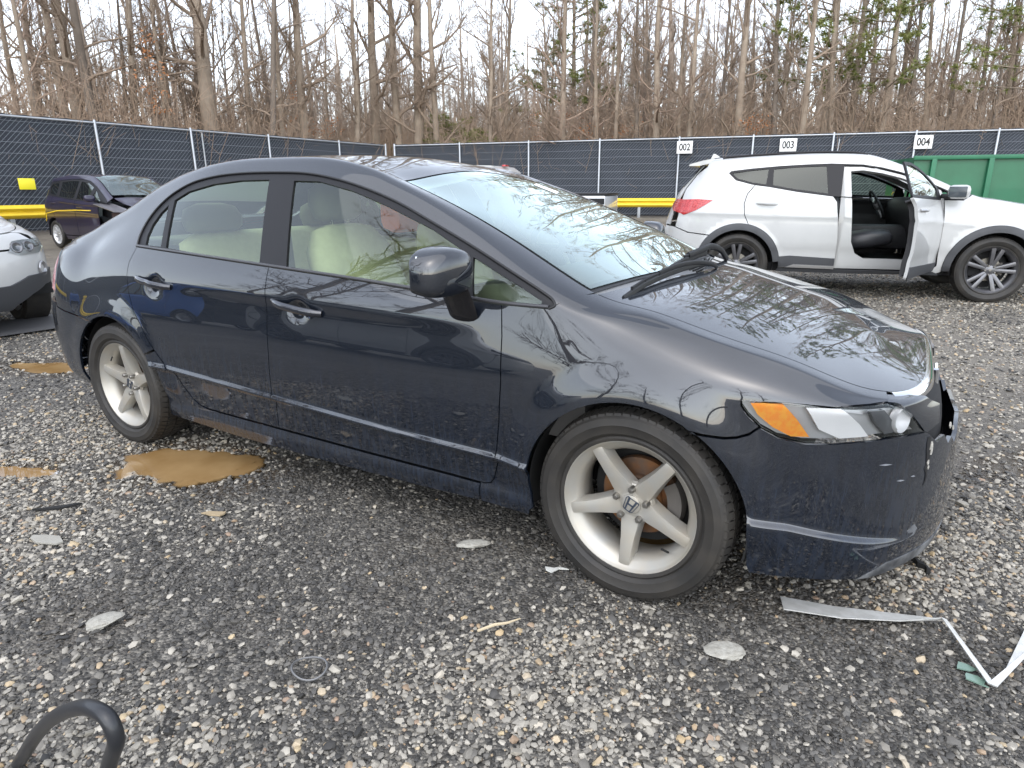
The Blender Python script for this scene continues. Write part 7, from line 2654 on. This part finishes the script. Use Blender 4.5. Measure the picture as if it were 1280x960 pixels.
# ---------- white pickup behind the windscreen
def pickup(loc, rz):
    root = empty('pickup_truck', loc, rz)
    tag(root, 'white pickup truck with black bed cover parked behind the sedan', 'truck')
    sil = mat('pickup_silver', (.52, .53, .54), .3, .2, .6)
    sat = MATS['satin_black_trim']
    prof = [(-1.5, 1.05), (-1.46, 1.12), (-1.28, 1.72), (-1.10, 1.84), (-.2, 1.87), (.35, 1.82), (1.0, 1.22), (1.95, 1.10), (2.05, .95), (2.08, .55), (1.9, .42), (-1.5, .42)]
    MB().prism(prof, 'y', -.92, .92).build('cab', whitep, root, sharp=30)
    MB().prism([(-1.475, 1.16), (-1.29, 1.69), (-1.30, 1.69), (-1.485, 1.16)], 'y', -.72, .72).build('rear_window', mat('rear_glass_black'), root)
    MB().box((-1.17, 0, 1.86), (.10, .34, .045), bevel=.012).build('high_brake_lamp', MATS['red_tail_lens'], root)
    for y in (-.89, .89):
        MB().box((-2.75, y, .80), (2.44, .10, .62), bevel=.03).build('bed_side', sil, root)
        MB().box((-2.75, y * 1.055, .98), (2.40, .012, .14)).build('side_stripe', sat, root)
        MB().box((-3.93, y * .96, .88), (.07, .12, .34), bevel=.015).build('tail_lamp', MATS['red_tail_lens'], root)
        MB().prism([(-.9, 1.12), (-.75, 1.70), (.30, 1.68), (.82, 1.20)], 'y', y * 1.02, y * 1.045).build('side_window', mat('rear_glass_black'), root)
    MB().box((-3.93, 0, .80), (.08, 1.66, .60), bevel=.02).build('tailgate', sil, root)
    MB().box((-2.72, 0, .52), (2.3, 1.6, .06)).build('bed_floor', sat, root)
    MB().box((-2.74, 0, 1.145), (2.48, 1.80, .05), bevel=.015).build('bed_cover', sat, root)
    MB().box((-4.04, 0, .52), (.16, 1.8, .2), bevel=.03).build('rear_bumper', MATS['chrome'], root)
    for x in (1.1, -2.7):
        for sd in (-1, 1):
            make_wheel('front_wheel' if x > 0 else 'rear_wheel', root, M_FIT, Ro=.38, W=.25, Rr=.235, style='ten', side=sd, loc=(x, sd * .80, .372), detail=False, cap='oval')


pickup((-9.85, 12.52, .0), R(193))
# ------------------------------------------------------------------ things lying on the gravel
alu = mat('scuffed_white_metal', (.72, .72, .70), .38, .25, noise=(30, (.55, .55, .52), .18))


def gz(x, y):
    return float(ground_h(x, y))


# bent trim strip: long leg, short leg, last leg out to the right
pts = [(.447, -.672), (.60, -.632), (.75, -.572), (.872, -.520), (.971, -.768), (1.10, -.44), (1.22, -.16)]
wid = [.085, .075, .055, .022, .022, .050, .060]
V, Fc = [], []
for i, ((x, y), w) in enumerate(zip(pts, wid)):
    a = np.array(pts[max(i - 1, 0)])
    b = np.array(pts[min(i + 1, len(pts) - 1)])
    d = (b - a) / np.linalg.norm(b - a)
    n = np.array([-d[1], d[0]])
    if i == 4:
        n = np.array([.9, .1])
    z = gz(x, y) + (.016 if i in (0, 1, 2, 6) else .024)
    for s, dz in ((-1, .012), (1, .0)):
        for th in (0, -.003):
            V.append((x + n[0] * w / 2 * s, y + n[1] * w / 2 * s, z + dz * (1 if i < 4 else .4) + th))
for i in range(len(pts) - 1):
    o = i * 4
    Fc += [(o, o + 2, o + 6, o + 4), (o + 1, o + 5, o + 7, o + 3), (o, o + 4, o + 5, o + 1), (o + 2, o + 3, o + 7, o + 6)]
Fc += [(0, 1, 3, 2), (len(V) - 4, len(V) - 2, len(V) - 1, len(V) - 3)]
st = MB().add(V, Fc).build('trim_strip', alu, None, smooth=False)
tag(st, 'bent silver-white metal trim strip lying on the gravel in front of the sedan bumper', 'metal strip')


def shard(name, outline, thick, m, label, cat_, lift=.012, tilt=0.0, group=None):
    rj = np.random.default_rng(int(abs(outline[0][0]) * 1e4))
    P = smooth_closed(outline, 1)
    P = P + rj.normal(0, .006, P.shape)
    outline = [tuple(q) for q in P]
    c = P.mean(0)
    z0 = max(gz(x, y) for x, y in outline) + lift
    V = [(x, y, z0 + tilt * (x - c[0])) for x, y in outline] + [(x, y, z0 + tilt * (x - c[0]) - thick) for x, y in outline]
    n = len(outline)
    o = MB().add(V, [tuple(range(n)), tuple(range(2 * n - 1, n - 1, -1))] + [(i, n + i, n + (i + 1) % n, (i + 1) % n) for i in range(n)]).build(name, m, None, smooth=False)
    tag(o, label, cat_, group)
    return o


greeng = mat('green_plastic', (.17, .26, .21), .25, 0, .2)
shard('plastic_shard', [(.895, -.70), (.930, -.688), (.945, -.715), (.915, -.722)], .004, greeng, 'small greenish shard by the corner of the bent strip, farther from its tip', 'shard', .014, .1)
shard('plastic_shard', [(.905, -.735), (.950, -.725), (.965, -.770), (.925, -.765)], .004, greeng, 'larger greenish shard touching the tip of the bent strip', 'shard', .014, -.1)
fl_ = mat('pale_slate', (.36, .35, .31), .75, noise=(7, (.26, .245, .21), .2), bump=(6, .35, .02))
for k, (x, y, sx, sy, sz, rz, lab) in enumerate([(.345, -.972, .115, .105, .055, .4, 'broad flat pale slab on the gravel ahead of the front tyre'), (-.578, -.845, .125, .075, .050, .5, 'flat grey slab beside the sedan near the front wheel'), (-1.285, -1.775, .115, .09, .055, 1.1, 'flat angular pale stone in the loose gravel near the wire ring')]):
    me = stone_mesh('flat_stone', 90 + k, 3)
    me.materials.append(fl_)
    o = link(bpy.data.objects.new('flat_stone', me))
    o.location = (x, y, gz(x, y) + .014)
    o.rotation_euler = (.05, -.06, rz)
    o.scale = (sx, sy * 1.2, sz)
    tag(o, lab, 'stone')
shard('plastic_chip', [(-1.655, -1.185), (-1.585, -1.135), (-1.555, -1.155), (-1.625, -1.205)], .006, mat('tan_plastic', (.38, .30, .19), .5), 'tan rectangular chip between the puddle and the open gravel', 'debris', .014)
shard('plastic_chip', [(-2.06, -1.63), (-1.98, -1.575), (-1.89, -1.60), (-1.95, -1.645)], .006, fl_, 'crumpled pale chip near the left muddy puddle', 'debris', .014)
shard('plastic_chip', [(-.292, -.85), (-.25, -.81), (-.21, -.805), (-.245, -.85)], .004, mat('white_scrap', (.6, .6, .56), .6), 'white scrap beside the front tyre', 'debris', .012)
shard('rubber_flap', [(-2.29, -1.53), (-2.20, -1.46), (-2.15, -1.38), (-2.19, -1.40), (-2.26, -1.49)], .008, mat('liner_black'), 'dark rubber sliver on the gravel by the rear wheel puddle', 'debris', .014)
shard('plastic_chip', [(.775, -.13), (.80, -.17), (.85, -.235), (.82, -.20), (.785, -.16)], .03, mat('liner_black'), 'dark broken clip under the sedan front bumper corner', 'debris', .02)
tw = MB().tube([(-.292, -1.25, gz(-.292, -1.25) + .016), (-.262, -1.205, gz(-.26, -1.2) + .020), (-.235, -1.18, gz(-.235, -1.18) + .022), (-.215, -1.135, gz(-.215, -1.135) + .018)], [.004, .005, .004, .002], 6).build('twig', mat('dry_twig', (.48, .40, .27), .8))
tag(tw, 'pale dry twig on the dark gravel beside the sedan', 'twig')
rg = [(-.592 + .05 * math.cos(t), -1.61 + .042 * math.sin(t), gz(-.592, -1.61) + .022 + .004 * math.sin(2 * t)) for t in np.linspace(0, 2 * math.pi, 33)]
o = MB().tube(rg, .0028, 6).build('wire_ring', mat('grey_wire', (.20, .20, .20), .4, .5))
tag(o, 'thin grey wire ring lying on the gravel', 'ring')
# black hose arching up from the ground close by
hp = crom([(-1.03, -2.15, -.12), (-.97, -2.15, -.03), (-.875, -2.15, .075), (-.78, -2.15, .172), (-.69, -2.15, .250), (-.60, -2.15, .312), (-.52, -2.15, .352), (-.465, -2.15, .355), (-.452, -2.15, .320), (-.485, -2.15, .26), (-.54, -2.15, .17), (-.60, -2.15, .07), (-.64, -2.16, .010), (-.70, -2.20, -.04)], 8)
o = MB().tube(hp, .0145, 14).build('rubber_hose', mat('hose_black', (.016, .017, .020), .42, 0, .2, bump=(120, .15, .001)))
tag(o, 'black rubber hose bending up in a loop over the gravel', 'hose')
# orange vest inside the cabin
vm = mat('orange_vest', (1.0, .14, .01), .8)
o = MB().box((-1.76, .34, 1.17), (.16, .40, .28), bevel=.06).build('vest_cloth', vm)
vest = empty('safety_vest', (0, 0, 0))
tag(vest, 'orange safety vest with yellow stripe hung over a front seat inside the sedan', 'vest')
o.parent = vest
MB().box((-1.76, .34, 1.20), (.166, .405, .05), bevel=.02).build('reflective_stripe', mat('vest_yellow', (.75, .80, .10), .5), vest)
# ------------------------------------------------------------------ what stands behind the photographer and shows in the paint
s2 = copy_tree(suv)
s2.location = (-4.2, -6.6, 0)
s2.rotation_euler = (0, 0, R(-6))
s2['label'] = 'white sport utility vehicle parked across the lane, mirrored in the sedan doors'
f2 = copy_tree(fit)
f2.location = (-9.6, -6.4, 0)
f2.rotation_euler = (0, 0, R(-8))
f2['label'] = 'blue hatchback parked across the lane, mirrored in the sedan rear door'
blue = mat('bright_blue_paint', (.03, .16, .55), .35, 0, .8)
for o in f2.children:
    for sl in o.material_slots:
        if sl.material and sl.material.name.startswith('purple'):
            sl.link = 'OBJECT'
            sl.material = blue
for i, (x, y, D) in enumerate([(-15, -19, .3), (-9, -22, .36), (-5, -20, .28), (-.5, -23, .4), (4, -19.5, .3), (8.5, -23, .34), (-20, -15, .36)]):
    t = plant_tree(500 + i, x, y, D, .0, [0, 2, 4, 1, 5][i % 5])
    del t['_k']
    t.scale = (t.scale[0], t.scale[1], t.scale[2] * .85)
    tag(t, 'bare tree across the lane behind the photographer', 'tree', 'bare trees across the lane')
for i, (x, y, D, k, zs) in enumerate([(-10.5, -8.6, .34, 0, 1.05), (-14.0, -12.5, .36, 2, 1.2), (-7.6, -9.5, .30, 3, 1.0)]):
    t = plant_tree(600 + i, x, y, D, .0, k)
    del t['_k']
    t.scale = (1, 1, zs)
    tag(t, 'bare tree beside the parked cars across the lane, mirrored in the sedan windows', 'tree', 'bare trees beside the cars across the lane')
